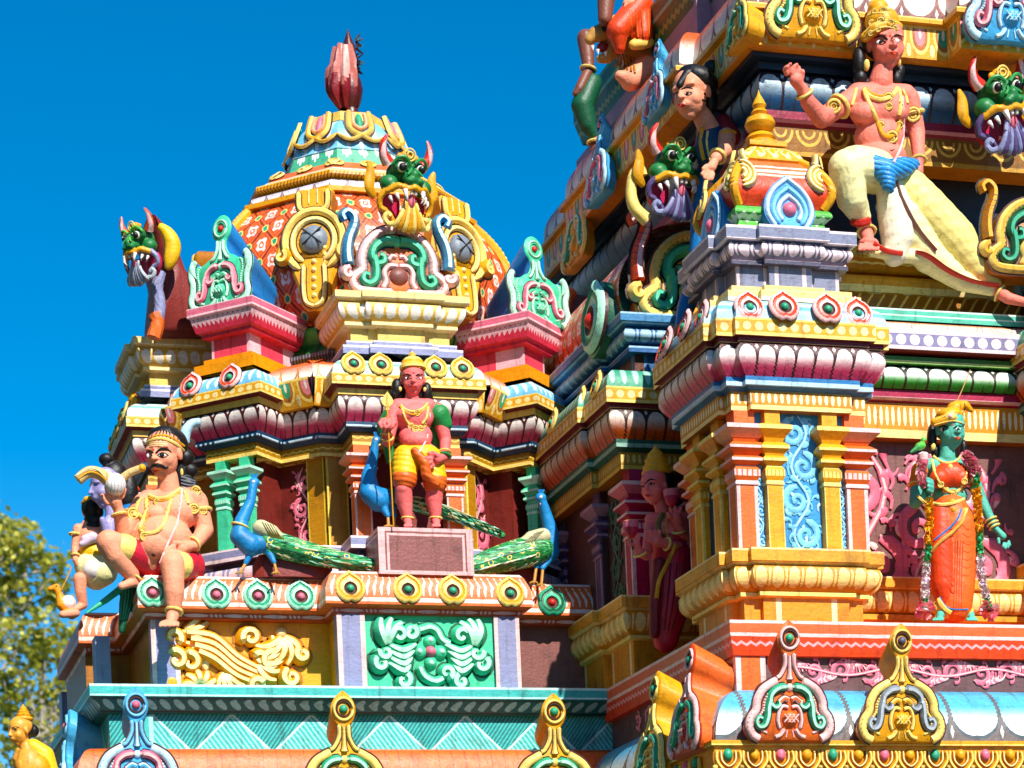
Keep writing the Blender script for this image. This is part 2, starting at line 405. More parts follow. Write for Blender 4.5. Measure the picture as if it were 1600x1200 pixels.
def shaftmat(a, b):
    return paint('shaft_%s_%s' % (a, b), COL[a], [(lambda u, v: u.abs().gt(.055), COL[b])], wob=.003)
def paintdrop(a, b): return paint('drops_%s_%s' % (a, b), COL[a], [(ell(.05, .018, .5, .42), COL[b])], wob=.003)
# ================================================================== LEFT SHRINE TOWER
LT = thing('shrine_tower', 'smaller left shrine tower with orange octagonal dome, pink corner plinths and turquoise base cornice', 'tower', (-1.47, 5.3, 0))
CX, CY = -1.47, 5.27
def rectplan(x0, y0, x1, y1, bx0=None, bx1=None, bd=0, side=False):
    """counter-clockwise rectangle from above, with a bay stepping out of the front (y0) and, if side, out of the left as well"""
    p = [(x0, y0)]
    if bx0 is not None: p += [(bx0, y0), (bx0, y0-bd), (bx1, y0-bd), (bx1, y0)]
    p += [(x1, y0), (x1, y1), (x0, y1)]
    if side:
        cy = (y0+y1)/2; h = (bx1-bx0)/2; p += [(x0, cy+h), (x0-bd, cy+h), (x0-bd, cy-h), (x0, cy-h)]
    return p
P_dash = lambda bg, c, p=.06: paint('dash_%s_%s' % (bg, c), COL[bg], [(ell(p, p*.27, .5, .36), COL[c]), (ln(0, .1), COL[c])], wob=.004)
tealface = paint('teal_fascia', COL['teal'], [(ln(0, .2), 'c9f0ee'), (ln(.82, .97), 'bfeeec')])
tealsof = paint('teal_soffit', '0e5a5c', [(ell(.115, .036, .45, .36), '7fb0b0'), (ln(.88, 1), '062a2c')])  # the underside's shade is put into this darker teal
tealpan = paint('teal_hatched_panel', COL['teal'], [
   (lambda u, v: ((u/.32).pp(1)-v).gt(.02)*(u+v*.22).wrap(.034).abs().lt(.008), '1c7476'),
   (lambda u, v: ((u/.32).pp(1)-v).lt(.0)*(u-v*.22).wrap(.042).abs().lt(.008), '9adcd8'),
   (lambda u, v: ((u/.32).pp(1)-v).abs().lt(.04), 'c0eeea')], wob=.004)
base = rectplan(-3.67, 3.25, .9, 7.7, -2.215, -.69, .3, True)
tealplan = [(-4.22, 2.8), (.6, 2.8), (.6, 8.0), (-4.22, 8.0)]
can_o = paint('orange_canopy_paint', COL['orange'], [(lambda u, v: u.wrap(.11).abs().lt(.0035), 'a0401c'), (lambda u, v: (u-.05).wrap(.17).abs().lt(.002), 'b8542c')])
run('base_wall', LT, [(-3.95, 3.1), (.5, 3.1), (.5, 7.8), (-3.95, 7.8)], [(0, 4.2), (0, 0)], 'tealdk')
run('canopy', LT, tealplan, [(-.2, 4.66), (.02, 4.64), (.1, 4.56), (.14, 4.42), (.15, 4.25), (.1, 4.1), (-.3, 4.08)], can_o, curve=True)
run('hatched_frieze', LT, tealplan, [(-.16, 4.945), (-.16, 4.64)], tealpan)
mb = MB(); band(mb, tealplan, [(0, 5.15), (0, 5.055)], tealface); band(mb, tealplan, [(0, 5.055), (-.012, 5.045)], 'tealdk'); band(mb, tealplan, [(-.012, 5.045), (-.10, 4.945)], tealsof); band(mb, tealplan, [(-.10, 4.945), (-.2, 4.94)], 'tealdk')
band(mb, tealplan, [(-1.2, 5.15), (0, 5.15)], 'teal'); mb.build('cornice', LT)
mb = MB(); mb.box((-3.9, 2.93, 4.65), (-3.72, 2.99, 4.93), shaftmat('teal', 'teallt')); mb.build('pilaster', LT, False)
# base storey: panels, pilasters, ledge
def wallm(i): return {0: 'gold', 1: 'gold', 2: 'mint', 3: 'darkbrown', 4: 'brown', 5: 'brown'}.get(i, 'golddk')
basew = rectplan(-3.63, 3.34, .9, 7.7, -2.19, -.71, .37, True)
run('wall', LT, basew, [(0, 5.76), (0, 5.15)], lambda i: wallm(i))
for x0, x1, y in ((-3.655, -3.43, 3.29), (-2.215, -1.985, 2.93), (-.905, -.69, 2.93)):
    mb = MB(); mb.box((x0, y, 5.15), (x1, y+.12, 5.76), paint('pilaster_lilac', COL['lilac'], [(lambda u, v: u.abs().gt(.076), COL['pinklt'])], wob=.004)); mb.build('pilaster', LT, False)
for y0 in (4.0, 6.6):
    mb = MB(); mb.box((-4.01, y0, 5.15), (-3.89, y0+.22, 5.76), 'lilac'); mb.build('pilaster', LT, False)
fil = paint('ledge_fillet', 'b4431a', [(ell(.32, .1, .5, .3), 'e8b8b0'), (ell(.32, .012, .5, .28, .125), 'e8b8b0'), (ell(.32, .012, .5, .28, .16), 'e8b8b0'), (ell(.32, .012, .5, .28, .195), 'e8b8b0')])
ledge_m = paint('ledge_orange', COL['orange'], [(ln(0, .1), 'f3d6cc'), (ell(.058, .012, .55, .27), 'f3d6cc'), (ell(.058, .007, .22, .05), 'f3d6cc'), (ln(.88, 1), 'f3d6cc')], wob=.004)
mb = MB()
band(mb, base, [(-1.0, 6.096), (.02, 6.096)], 'orange'); band(mb, base, [(.02, 6.096), (.05, 6.06), (.095, 5.95), (.10, 5.84)], ledge_m)
band(mb, base, [(.10, 5.84), (.10, 5.82), (.04, 5.80)], 'b4431a' and 'orange'); band(mb, base, [(.04, 5.80), (.03, 5.755), (-.2, 5.75)], fil)
ledge = mb.build('ledge', LT)
def ledge_med(x, Y, z, cols, r=.115):
    mb = MB(); medallion(mb, frame((x, Y, z), (1, 0, 0), (0, .19, 1)), r, *cols); mb.build('medallion', ledge, True, 50)
GOLDM = ('goldlt', 'gold', 'cream', 'sea'); GRNM = ('mintlt', 'sea', 'mintlt', 'pink'); REDM = ('pinklt', 'redor', 'pinklt', 'sea'); DKM = ('sea', 'greendk', 'mint', 'red')
for px, py in ((547, 919), (637, 921), (707, 923), (797, 927)): q = PYp(px, py, 2.86); ledge_med(q.x, 2.86, q.z, GOLDM, .118)
for px, py in ((238, 926), (338, 929), (403, 931), (470, 932)): q = PYp(px, py, 3.16); ledge_med(q.x, 3.16, q.z, GRNM, .118)
q = PYp(862, 941, 3.16); ledge_med(q.x, 3.16, q.z, DKM, .118)
# carved panels
def curl(mb, fr, x, y, r, a0, turns, m, top, w=.02, edge='darkbrown'):
    mb.stroke(fr, spiral(x, y, r, a0, turns), lambda t: 1.8*w*(1-.5*t) if t > .02 else w*.8, m, top, smooth=False, edge=edge, h=.8)
def fan(mb, fr, x, y, a0, a1, r0, r1, n, m, top, w, bend=.5, edge='darkbrown'):
    for i in range(n):
        a = a0+(a1-a0)*i/max(1, n-1); pts = []
        for k in range(6):
            t = k/5; rr = r0+(r1-r0)*t; aa = a+bend*t*t; pts.append((x+rr*math.cos(aa), y+rr*math.sin(aa)))
        mb.stroke(fr, pts, lambda t: 1.75*w*(.35+.75*math.sin(pi*(.12+.8*t))), m, top, edge=edge, h=.8)
fr = frame((-2.95, 3.335, 5.455), (1, 0, 0), (0, 0, 1)); mb = MB()      # yellow panel, 1.45 x .58
g, gt = 'gold', 'cream'
for i in range(4): mb.stroke(fr, [(-.42+.03*i, .2-.05*i), (-.2, .17-.06*i), (-.02, .02-.055*i), (.14+.02*i, -.07-.05*i)], lambda t: .046*(1-.3*t), g, gt, edge='golddk', h=.9)
mb.stroke(fr, [(-.54, .10), (-.4, .12), (-.29, .0), (-.18, .13), (-.34, .22), (-.5, .2)], .03, g, gt, edge='golddk')
for cx_, cy_, r, a, tr in ((-.53, .16, .075, -1, .95), (-.51, -.02, .085, 2.4, -1.1), (-.40, -.04, .085, 2.2, -1.0), (.10, .17, .075, 3.9, -1.5), (.26, -.02, .08, 1.2, 1.4), (.13, -.22, .062, 0, 1.3), (.42, -.15, .075, 1.8, 1.45), (.17, .0, .05, 3, -1.4), (.52, .04, .06, 2, 1.3)): curl(mb, fr, cx_, cy_, r, a, tr, g, gt, .032, 'golddk')
fan(mb, fr, .13, .0, -1.3, .4, .05, .24, 5, g, gt, .026, .5, 'golddk')
fan(mb, fr, .36, .19, -2.3, -.5, .02, .24, 5, g, gt, .028, -.5, 'golddk')
fan(mb, fr, -.12, -.1, -2.2, -1.0, .02, .2, 4, g, gt, .022, .4, 'golddk'); fan(mb, fr, -.45, .22, -.4, .5, .02, .22, 3, g, gt, .024, .3, 'golddk')
fan(mb, fr, -.33, -.24, .3, 2.8, .03, .15, 5, g, gt, .026, .2, 'golddk')
mb.dome(fr, (-.33, -.22), .04, gt); mb.dome(fr, (-.27, -.03), .035, gt, ry=.07); mb.dome(fr, (-.55, -.2), .1, g, .05)
mb.dome(fr, (.36, .22), .05, gt); mb.build('carved_relief', LT)
fr = frame((-1.445, 2.968, 5.46), (1, 0, 0), (0, 0, 1)); mb = MB()      # green panel
g, gt = 'mint', 'mintlt'
for sx in (-1, 1):
    for i in range(4): mb.stroke(fr, [(sx*(.12+.02*i), .06-.05*i), (sx*.24, -.0-.055*i), (sx*.36, .06-.05*i)], lambda t: .05*math.sin(pi*(.15+.75*t)), g, gt, edge='greendk', h=.9)
    fan(mb, fr, sx*.36, .03, (1.1 if sx > 0 else 1.3), (1.75 if sx > 0 else 2.05), .02, .24, 3, g, gt, .03, .3*sx, 'greendk')
    for x, y, r, a, tr in ((.42, -.1, .06, 1.2, -1.3), (.24, -.24, .06, 1.6, 1.3), (.26, .13, .06, 0, 1.3), (.38, -.01, .06, .5, -1.1)): curl(mb, fr, sx*x, y, r, a if sx > 0 else pi-a, tr*sx, g, gt, .03, 'greendk')
for x, y in ((0, .085), (0, -.085), (.085, 0), (-.085, 0)): mb.dome(fr, (x, y), .06 if x else .055, g, .05); mb.dome(fr, (x*1.1, y*1.1), .034, gt, .062)
mb.stroke(fr, [(-.2, .12), (-.17, .19), (-.08, .18), (0, .2), (.06, .17), (.1, .1), (.17, .06)], .04, g, gt, edge='greendk'); curl(mb, fr, -.165, .145, .055, 1.5, -1.2, g, gt, .03, 'greendk')
mb.stroke(fr, [(-.1, -.12), (-.06, -.2), (.03, -.24), (.1, -.21)], .04, g, gt, edge='greendk'); curl(mb, fr, .12, -.17, .055, -1.5, 1.3, g, gt, .03, 'greendk')
mb.build('carved_relief', LT)
mb = MB(); mb.dome(fr, (0, 0), .05, 'pink', .075); mb.build('boss', LT)
# ------------------------------------------------------------------ octagonal storey
def octplan(ap, p, wc, wd, k=1.0):
    """regular octagon of apothem ap with a bay stepping p out of each side (half width wc on the four cardinal sides, wd on the diagonals)"""
    out = []
    for s in range(8):
        a = -pi/2 + s*pi/4; n = (math.cos(a), math.sin(a)); t = (-n[1], n[0]); w = wc if s % 2 == 0 else wd
        if abs(t[0]) > 2: pass
        h = ap*math.tan(pi/8)
        out.append((CX+n[0]*ap-t[0]*h, CY+n[1]*ap-t[1]*h))
        if p:
            for (d, e) in ((-w, 0), (-w, p), (w, p), (w, 0)): out.append((CX+n[0]*(ap+e)+t[0]*d, CY+n[1]*(ap+e)+t[1]*d))
    return out
SEG = 5   # segments per side: recess, return, bay, return, recess
kind = lambda i: (i // SEG, ('r', 's', 'b', 's', 'r')[i % SEG])
AP, PJ, WC, WD = 1.57, .36, .46, .26
oc = octplan(AP, PJ, WC, WD)           # the wall line of the bays is Y = CY-2.12 = 3.18
def stepbay(d, zs): return zs
zt = [zY(560, y, 3.13) for y in (552, 582, 599, 606, 612, 650, 657, 664, 684)]
zr0, zr1, zg1, zf0, zf1, zl1, zb0, zb1, zbm = zt
dots = lambda n, bg, c, p=.085: paint(n, COL[bg], [(ln(0, .12), COL['goldlt']), (ell(p, p*.34, .47, .24), COL[c]), (ln(.8, 1), COL['goldlt'])], wob=.003)
gdots = dots('gold_dotted_band', 'gold', 'cream')
lot_p = lotus('lotus_pink', 'e6dcd6', 'd84470', '4a1c1c', .15)
beam_m = paint('beam_zigzag', 'a87a14', [(ln(.72, 1), COL['goldlt']), (zig(.075, .38, .06, .06), 'e8c860')])
blue_m = paint('blue_fillet', '123e5e', [(lambda u, v: (v-.4).abs().lt(.13)*u.wrap(.42).abs().lt(.12), 'c2dcea'), (ell(.42, .012, .4, .14, .16), 'c2dcea'), (ell(.42, .012, .4, .14, .21), 'c2dcea'), (ell(.42, .012, .4, .14, .26), 'c2dcea')])
wallr = paint('wall_maroon', '6c241c', [(lambda u, v: (v*0+1).lt(0), '000000')])
def wallf(i):
    s, k = kind(i); return 'maroon' if k != 'b' else 'darkhole'
run('octagon_wall', LT, octplan(AP-.12, PJ-.12, WC-.1, WD-.1), [(0, 7.3), (0, 6.1)], lambda i: wallr if kind(i)[1] != 'b' else 'maroon')
mb = MB(); z0 = zbm
rail_s = paint('rail_slab', COL['lilac'], [(ln(0, .16), 'f0dede'), (ln(.72, 1), 'f0dede')])
rail_p = paint('rail_petals', COL['lilac'], [(ell(.15, .042, .5, .4), 'eccfd2'), (ell(.15, .012, .5, .36, .075), 'eccfd2')])
rz = zY(560, 834, 3.22)
band(mb, oc, [(-.5, rz), (.06, rz), (.06, rz-.10)], rail_s); band(mb, oc, [(.06, rz-.1), (-.02, rz-.105), (-.02, rz-.14)], 'lilacdk')
band(mb, oc, [(-.02, rz-.14), (.03, rz-.16), (.045, rz-.22), (.02, rz-.28), (-.02, rz-.30)], rail_p, curve=True); band(mb, oc, [(-.02, rz-.3), (-.02, 6.05)], 'lilac')
mb.build('base_rail', LT)
run('beam', LT, oc, [(-.3, zb1+.004), (-.005, zb1), (-.005, zbm), (-.3, zbm)], lambda i: beam_m)
run('blue_fillet', LT, oc, [(-.2, zl1), (.055, zl1), (.055, zb0), (.02, zb1), (-.2, zb1)], lambda i: blue_m)
run('lotus_moulding', LT, oc, [(.118, zf1), (.135, zf1-.05), (.12, zf1-.11), (.07, zl1+.025), (.05, zl1)], lot_p, curve=True)
run('cream_fillet', LT, oc, [(-.2, zf0+.02), (.13, zf0+.02), (.13, zf1), (0, zf1)], lambda i: 'paleyel' if kind(i)[1] != 'r' else 'maroon')
cof = octplan(AP, PJ, WC, WD)
mintroll = paint('mint_roll', 'b5ddcb', [(ln(.3, .45), 'e8f4ee'), (ln(.55, .66), '7cc8ae')])
blueroll = paint('blue_roll', COL['bluelt'], [(ell(.085, .022, .5, .42), 'e8f2f6')])
def upper(i, a, b, c): s, k = kind(i); return c if k == 'r' else (a if s % 2 == 0 else b)
mb = MB()
band(mb, cof, [(-.3, zg1), (.19, zg1)], 'gold')
band(mb, cof, [(.19, zr1), (.19, zg1), ], lambda i: gdots if kind(i)[1] != 'r' else None)
band(mb, cof, [(.19, zg1), (.14, zg1-.003), (.13, zf0+.02)], lambda i: 'maroon' if kind(i)[1] != 'r' else None)
co = mb.build('dotted_cornice', LT)
run('cornice_roll', LT, cof, [(-.25, zr0), (.0, zr0), (.1, zr0-.03), (.165, zr0-.09), (.18, zr1)], lambda i: upper(i, mintroll, blueroll, None), curve=True)
# orange canopies over the recesses with scalloped gold frieze
canr = lotus('canopy_recess', 'f6e6da', 'd8662c', 'e8b060', .17, flip=True, tip=.3, dark='b06030')
fri = paint('gold_gem_frieze', COL['gold'], [(ln(0, .08), COL['goldlt']), (lambda u, v: ((u.wrap(.2)/.085)*(u.wrap(.2)/.085)+((v-.32)/.55)*((v-.32)/.55)).lt(1)*v.gt(.1), COL['goldlt']), (lambda u, v: ((u.wrap(.2)/.066)*(u.wrap(.2)/.066)+((v-.3)/.46)*((v-.3)/.46)).lt(1)*v.gt(.1), 'b06a28'),
   (lambda u, v: ((u.wrap(.4)/.045)*(u.wrap(.4)/.045)+((v-.28)/.34)*((v-.28)/.34)).lt(1)*v.gt(.1), '2f9e78'), (lambda u, v: (((u-.2).wrap(.4)/.045)*((u-.2).wrap(.4)/.045)+((v-.28)/.34)*((v-.28)/.34)).lt(1)*v.gt(.1), 'e88890'), (ell(.2, .012, .25, .16), 'f4e4d4'), (ell(.2, .02, .75, .2, .1), COL['cream'])], wob=.004)
mb = MB()
zc = zY(500, 553, 3.5); 
recess_oct = octplan(AP, 0, 0, 0)
for s in range(8):
    a = -pi/2+s*pi/4; n = V3((math.cos(a), math.sin(a), 0)); t = V3((-n.y, n.x, 0)); h = (AP+.18)*math.tan(pi/8); w = WC if s % 2 == 0 else WD
    for lo, hi in ((-h, -w-.0), (w+.0, h)):
        if hi-lo < .05: continue
        c = V3((CX, CY, 0)); 
        pl = [tuple((c+n*AP+t*lo).xy), tuple((c+n*AP+t*hi).xy)]
        band(mb, pl, [(-.1, zc), (.02, zc), (.16, zc-.07), (.2, zc-.19), (.24, zc-.2)], canr, False)
        band(mb, pl, [(.24, zc-.2), (.26, zc-.2), (.26, zc-.235), (.18, zc-.42), (-.1, zc-.42)], fri, False)
mb.build('recess_canopy', LT)
def bayfr(s, z, d, off=0, tilt=0):   # frame on the side s of the octagon at outward distance d
    a = -pi/2+s*pi/4; n = V3((math.cos(a), math.sin(a), 0)); t = V3((-n.y, n.x, 0))
    return frame(V3((CX, CY, z))+n*d+t*off, t, V3((0, 0, 1))-n*tilt)
for s, offs, cl in ((0, (-.46, -.23, .23, .46), GOLDM), (7, (-.26, .14), REDM), (6, (-.4, 0, .4), GOLDM), (1, (), REDM)):
    for o in offs:
        mb = MB(); medallion(mb, bayfr(s, (zr0+zr1)/2+.005, AP+PJ+.165, o, .35), .098 if s % 2 == 0 else .105, *cl); mb.build('medallion', co, True, 50)
# columns of the octagon
def occol(s, off, d, w, body, trim, acc):
    a = -pi/2+s*pi/4; n = V3((math.cos(a), math.sin(a), 0)); t = V3((-n.y, n.x, 0)); p = V3((CX, CY, 0))+n*d+t*off
    return column(p.x, p.y, rz, zbm, w, LT, body, trim, acc, ang=s*pi/4)
for s in (0, 6, 1, 7, 2):
    for sx in (-1, 1):
        if s % 2 == 0: occol(s, sx*(WC-.07), AP+PJ-.05, .14, 'orange', 'pinklt', 'orangelt')
        else: occol(s, sx*.12, AP+PJ-.05, .095, 'mint', 'mintlt', 'mintlt')
golpil = paint('gold_pilaster', 'b07a10', [(lambda u, v: u.abs().gt(.075), 'd8c84c')])
for s in (7, 0, 1, 6):
    for sx in (-1, 1):
        a = -pi/2+s*pi/4; mb = MB(); Mx = Matrix.Translation((CX, CY, 0)) @ Matrix.Rotation(a+pi/2, 4, 'Z')
        if s % 2 == 0: mb.box((sx*.52-.08, -(AP-.03), rz), (sx*.52+.1, -(AP-.2), zbm), golpil, Mx)
        else: mb.box((sx*.55-.09, -(AP-.07), rz), (sx*.55+.08, -(AP-.2), zbm), golpil, Mx)
        mb.build('pilaster', LT, False)
def lobe(mb, fr, x, y, a, L, w, bend, m, h=.16):
    mb.stroke(fr, [(x, y), (x+L*.5*math.cos(a), y+L*.5*math.sin(a)), (x+L*.85*math.cos(a+bend*.5), y+L*.85*math.sin(a+bend*.5)), (x+L*math.cos(a+bend), y+L*math.sin(a+bend))], lambda t: w*(.25+.85*t*t)*(1 if t < .9 else .6), m, m, h=h)
def acanthus(mb, fr, cx, cy, R, d, m, top, r, a0=-pi/2, turns=1.35):
    """one curling painted acanthus branch: a tapering spiral with bulb-ended lobes along its back"""
    sp = spiral(cx, cy, R, a0, turns*d, 16, .16); n = len(sp)
    mb.stroke(fr, sp, lambda t: R*.27*(1-.45*t)*(.4 if t < .02 else 1), m, m, smooth=False, h=.12)
    mb.stroke(fr, [(cx+(x-cx)*1.10, cy+(y-cy)*1.10) for x, y in sp[:int(n*.7)]], lambda t: R*.035, top, top, smooth=False, h=.3, n0=.006)
    mb.dome(fr, sp[-1], R*.2, m, R*.05, n=10)
    for i in range(2, int(n*.66), 3):
        x, y = sp[i]; a = math.atan2(y-cy, x-cx); L = R*r.uniform(.65, .95)
        lobe(mb, fr, x, y, a+.7*d, L, R*.24, d*.8, m)
        mb.stroke(fr, [(x, y), (x+L*.6*math.cos(a+.8*d), y+L*.6*math.sin(a+.8*d))], R*.025, top, top, h=.3, n0=.008, smooth=False)
def vine(mb, fr, w, h, m, top, edge, seed=1, sc=1.0):
    """upright painted scroll: alternating acanthus branches up a waving stem"""
    r = random.Random(seed); n = max(1, round(h/(w*.8))); step = h/n
    st = [(-w*.2*math.sin(pi*i/4), -h/2+step*i/4) for i in range(4*n+1)]
    mb.stroke(fr, st, w*.04, m, top, smooth=False, h=.2)
    for i in range(n):
        d = (-1)**i; y = -h/2+(i+.5)*step; acanthus(mb, fr, d*w*.1, y, min(w*.33, step*.42), -d, m, top, r, pi/2 if d > 0 else pi/2, 1.3)
        for k in range(9): lobe(mb, fr, w*r.uniform(-.42, .42), y+step*r.uniform(-.5, .5), r.uniform(0, 6.3), w*r.uniform(.1, .18), w*.05, r.uniform(-1.2, 1.2), m if k % 3 else top, .1)
        for k in range(3): lobe(mb, fr, -d*w*.26, y+step*(k-1)*.25, r.uniform(.8, 2.2), w*.2, w*.07, r.uniform(-1, 1), m)
for s, off, w in ((7, .3+.28, .24), (1, -.56, .24), (7, -.56, .2)):
    pass
for s, off, w, sd in ((1, -.38, .42, 3), (1, .36, .4, 8), (7, .40, .26, 4)):
    d = AP+PJ-.24 if abs(off) < .2 else AP-.12
    mb = MB(); vine(mb, bayfr(s, (rz+zbm)/2, d+.008, off), w, (zbm-rz)*.9, 'mauve' if 0 else 'pink', 'pinklt', None, sd); mb.build('painted_vine', LT)
# ------------------------------------------------------------------ plinths on the corner bays, cream shrine on the front
zpt = zY(402, 475, 3.84); zpb = zY(385, 558, 3.92)
pk1 = paint('pink_slab', COL['pink'], [(ln(0, .1), 'f6d4da'), (ln(.75, .95), 'f6d4da')]); pk2 = paint('pink_cove', 'd83a52', [(ln(0, .1), 'f4d0d4'), (zig(.05, .2, .08, .11), 'f4c8ce')])
shd = AP+PJ
def plinth(s, w, mk):
    a = -pi/2+s*pi/4; n = V3((math.cos(a), math.sin(a), 0)); t = V3((-n.y, n.x, 0)); c = V3((CX, CY, 0))
    pl = [tuple((c+n*d+t*o).xy) for d, o in ((1.0, -w), (AP+PJ-.06, -w), (AP+PJ-.06, w), (1.2, w))]
    return pl
for s in (1, 7, 3, 5):
    pl = plinth(s, .19, 0); mb = MB()
    band(mb, pl, [(-.5, zpb-.13), (.05, zpb-.13)], 'gold', False)
    band(mb, pl, [(.05, zpb), (.05, zpb-.05), (.11, zpb-.055), (.11, zpb-.14)], 'yelorg', False); band(mb, pl, [(-.4, zpb), (.05, zpb)], 'gold', False)
    mb.build('yellow_step', LT, False)
    mb = MB(); band(mb, pl, [(0, zpb+.2), (0, zpb)], paint('pink_die', 'dc4a60', [(lambda u, v: u.abs().gt(.165), 'f0c0c8')]), False)
    band(mb, pl, [(.14, zpt), (.14, zpt-.075)], pk1, False); band(mb, pl, [(.14, zpt-.075), (.125, zpt-.08), (.09, zpt-.2), (.06, zpt-.215), (.06, zpt-.24), (0, zpt-.25)], pk2, False)
    band(mb, pl, [(-.3, zpt), (.14, zpt)], 'pink', False); mb.build('pink_plinth', LT, False)
lil = paint('lilac_step', COL['lilac'], [(ln(0, .25), 'e8e0ea')])
shr = plinth(0, .42, 0); shrb = [(CX-.42, CY-1.2), (CX-.42, CY-1.87), (CX-.2, CY-1.87), (CX-.2, CY-1.91), (CX+.2, CY-1.91), (CX+.2, CY-1.87), (CX+.42, CY-1.87), (CX+.42, CY-1.2)]
zs = [zY(620, y, 3.32) for y in (552, 543, 534, 510, 505, 500, 477, 472, 462)]
mb = MB(); band(mb, shrb, [(-.3, zs[1]), (.09, zs[1]), (.09, zs[0]-.02)], lil, False); band(mb, shrb, [(-.3, zs[2]), (.05, zs[2]), (.05, zs[1])], lil, False); mb.build('lilac_step', LT, False)
mb = MB(); band(mb, shrb, [(0, zs[3]), (0, zs[2])], paint('cream_die', 'e8c868', [(lambda u, v: (u.abs()-.24).abs().lt(.02), 'fff2e0')]), False)
band(mb, shrb, [(.0, zs[4]+.01), (.06, zs[4]), (.06, zs[3]), (0, zs[3]-.01)], 'cream', False)
band(mb, shrb, [(.11, zs[6]), (.12, zs[6]-.05), (.1, zs[5]+.02), (.05, zs[4])], paint('cream_eggs', 'e6b850', [(ell(.105, .042, .45, .36), 'fdf4e6')]), False, True)
band(mb, shrb, [(-.4, zs[8]), (.15, zs[8]), (.15, zs[7]), (.1, zs[6])], paint('cream_slab', 'f2d48a', [(ln(.5, .62), 'fff4dc')]), False); mb.build('cream_shrine', LT, False)
# the same small shrine on the left side, seen from its flank
def spin(pl, s):
    a = s*pi/4; c, sn = math.cos(a), math.sin(a); return [(CX+(x-CX)*c-(y-CY)*sn, CY+(x-CX)*sn+(y-CY)*c) for x, y in pl]
for s in (6, 2, 4):
    q = spin(shrb, s); mb = MB(); band(mb, q, [(-.3, zs[1]), (.09, zs[1]), (.09, zs[0]-.02)], lil, False); band(mb, q, [(-.3, zs[2]), (.05, zs[2]), (.05, zs[1])], lil, False); mb.build('lilac_step', LT, False)
    mb = MB(); band(mb, q, [(0, zs[3]), (0, zs[2])], 'paleyel', False); band(mb, q, [(.0, zs[4]+.01), (.06, zs[4]), (.06, zs[3]), (0, zs[3]-.01)], 'cream', False)
    band(mb, q, [(.11, zs[6]), (.12, zs[6]-.05), (.1, zs[5]+.02), (.05, zs[4])], MATS['cream_eggs'], False, True); band(mb, q, [(-.4, zs[8]), (.15, zs[8]), (.15, zs[7]), (.1, zs[6])], MATS['cream_slab'], False); mb.build('cream_shrine', LT, False)
CXB = CX; CX = CX+.07      # the dome sits a little off its storey
# ------------------------------------------------------------------ dome
YC = CY
def zc_(y): return zY(565, y, YC)
rng = [(1.34, zc_(545)), (1.38, zc_(520)), (1.30, zc_(500))]
def octring(r): return [(CX+r*math.cos(-pi/2-pi/8+k*pi/4)/math.cos(pi/8), CY+r*math.sin(-pi/2-pi/8+k*pi/4)/math.cos(pi/8)) for k in range(8)]
def octband(name, prof, mat, curve=False, ang=25):
    base = octring(1.0); mb = MB()
    pr = [(r-1.0, z) for r, z in (spline(prof, 4) if curve else prof)]
    band(mb, base, pr, mat); return mb.build(name, LT, True, ang)
gl = lotus('lotus_green', '6cc054', '1c6a2c', '123a1c', .26, flip=False, tip=.5, dark='061408')
zd0 = 8.56
dz_ = lambda y, r: zY(585, y, CY-r)
ds_ = lambda y: zY(559, y, CY)
domeprof = [(.98, 9.67), (1.085, 9.56), (1.20, 9.40), (1.28, 9.20), (1.32, 8.97), (1.29, 8.68), (1.21, 8.47)]
zlow = domeprof[-1][1]
octband('green_lotus_ring', [(1.1, zlow+.01), (1.21, zlow-.01), (1.235, zlow-.07), (1.21, zlow-.16), (1.26, zlow-.23), (1.27, zlow-.25)], gl, True)
octband('rope_ring', [(1.26, zlow-.25), (1.32, zlow-.27), (1.32, zlow-.30), (1.26, zlow-.33), (1.1, 7.7)], paint('rope', '8a8a94', [(hatch(.03, .03, .5), '3a3c48')]))
dq = lambda u, v, s, o=0: ((u*.9+v*.9+o).wrap(s).abs(), (u*.9-v*.9+o).wrap(s).abs())
SQ = .24
lat = paint('dome_lattice', 'e66c38', [
   (lambda u, v: (lambda A: A[0].max(A[1]).lt(.088)*A[0].max(A[1]).gt(.076))(dq(u, v, SQ)), 'c8481c'),
   (lambda u, v: (lambda A: (A[0]*A[0]+A[1]*A[1]).sqrt().lt(.074)*(A[0]*A[1]).lt(.0014))(dq(u, v, SQ)), 'f4e4da'),
   (lambda u, v: (lambda A: (A[0]*A[0]+A[1]*A[1]).sqrt().lt(.034))(dq(u, v, SQ)), 'e06a3a'),
   (lambda u, v: (lambda A: (A[0]*A[0]+A[1]*A[1]).sqrt().lt(.018))(dq(u, v, SQ)), 'f4e4da'),
   (lambda u, v: (lambda A: A[0].min(A[1]).lt(.012))(dq(u, v, SQ, SQ/2)), '8a3418'),
   (lambda u, v: (lambda A: (A[0]*A[0]+A[1]*A[1]).sqrt().lt(.042))(dq(u, v, SQ, SQ/2)), COL['goldlt']),
   (lambda u, v: (lambda A: (A[0]*A[0]+A[1]*A[1]).sqrt().lt(.028))(dq(u, v, SQ, SQ/2)), COL['sea'])], wob=.006)
octband('dome_shell', domeprof, lat, True)
zt0, zt1 = domeprof[0]
zw1 = zt1+.02; zw0 = dz_(283, .92); zb_0 = dz_(272, .88); zo0 = dz_(257, .60); zs0 = dz_(190, .33); zm = dz_(238, .52)
octband('white_petal_band', [(.90, zw0), (.98, zw0-.04), (1.0, zw1)], lotus('lotus_white', 'f2eef2', 'cfc6d8', 'c8a0a0', .17, flip=True, tip=.4, dark='6a5060'))
octband('gold_scallop', [(1.0, zw1+.03), (1.05, zw1+.01), (1.05, zw1-.03), (.95, zw1-.035)], 'gold')
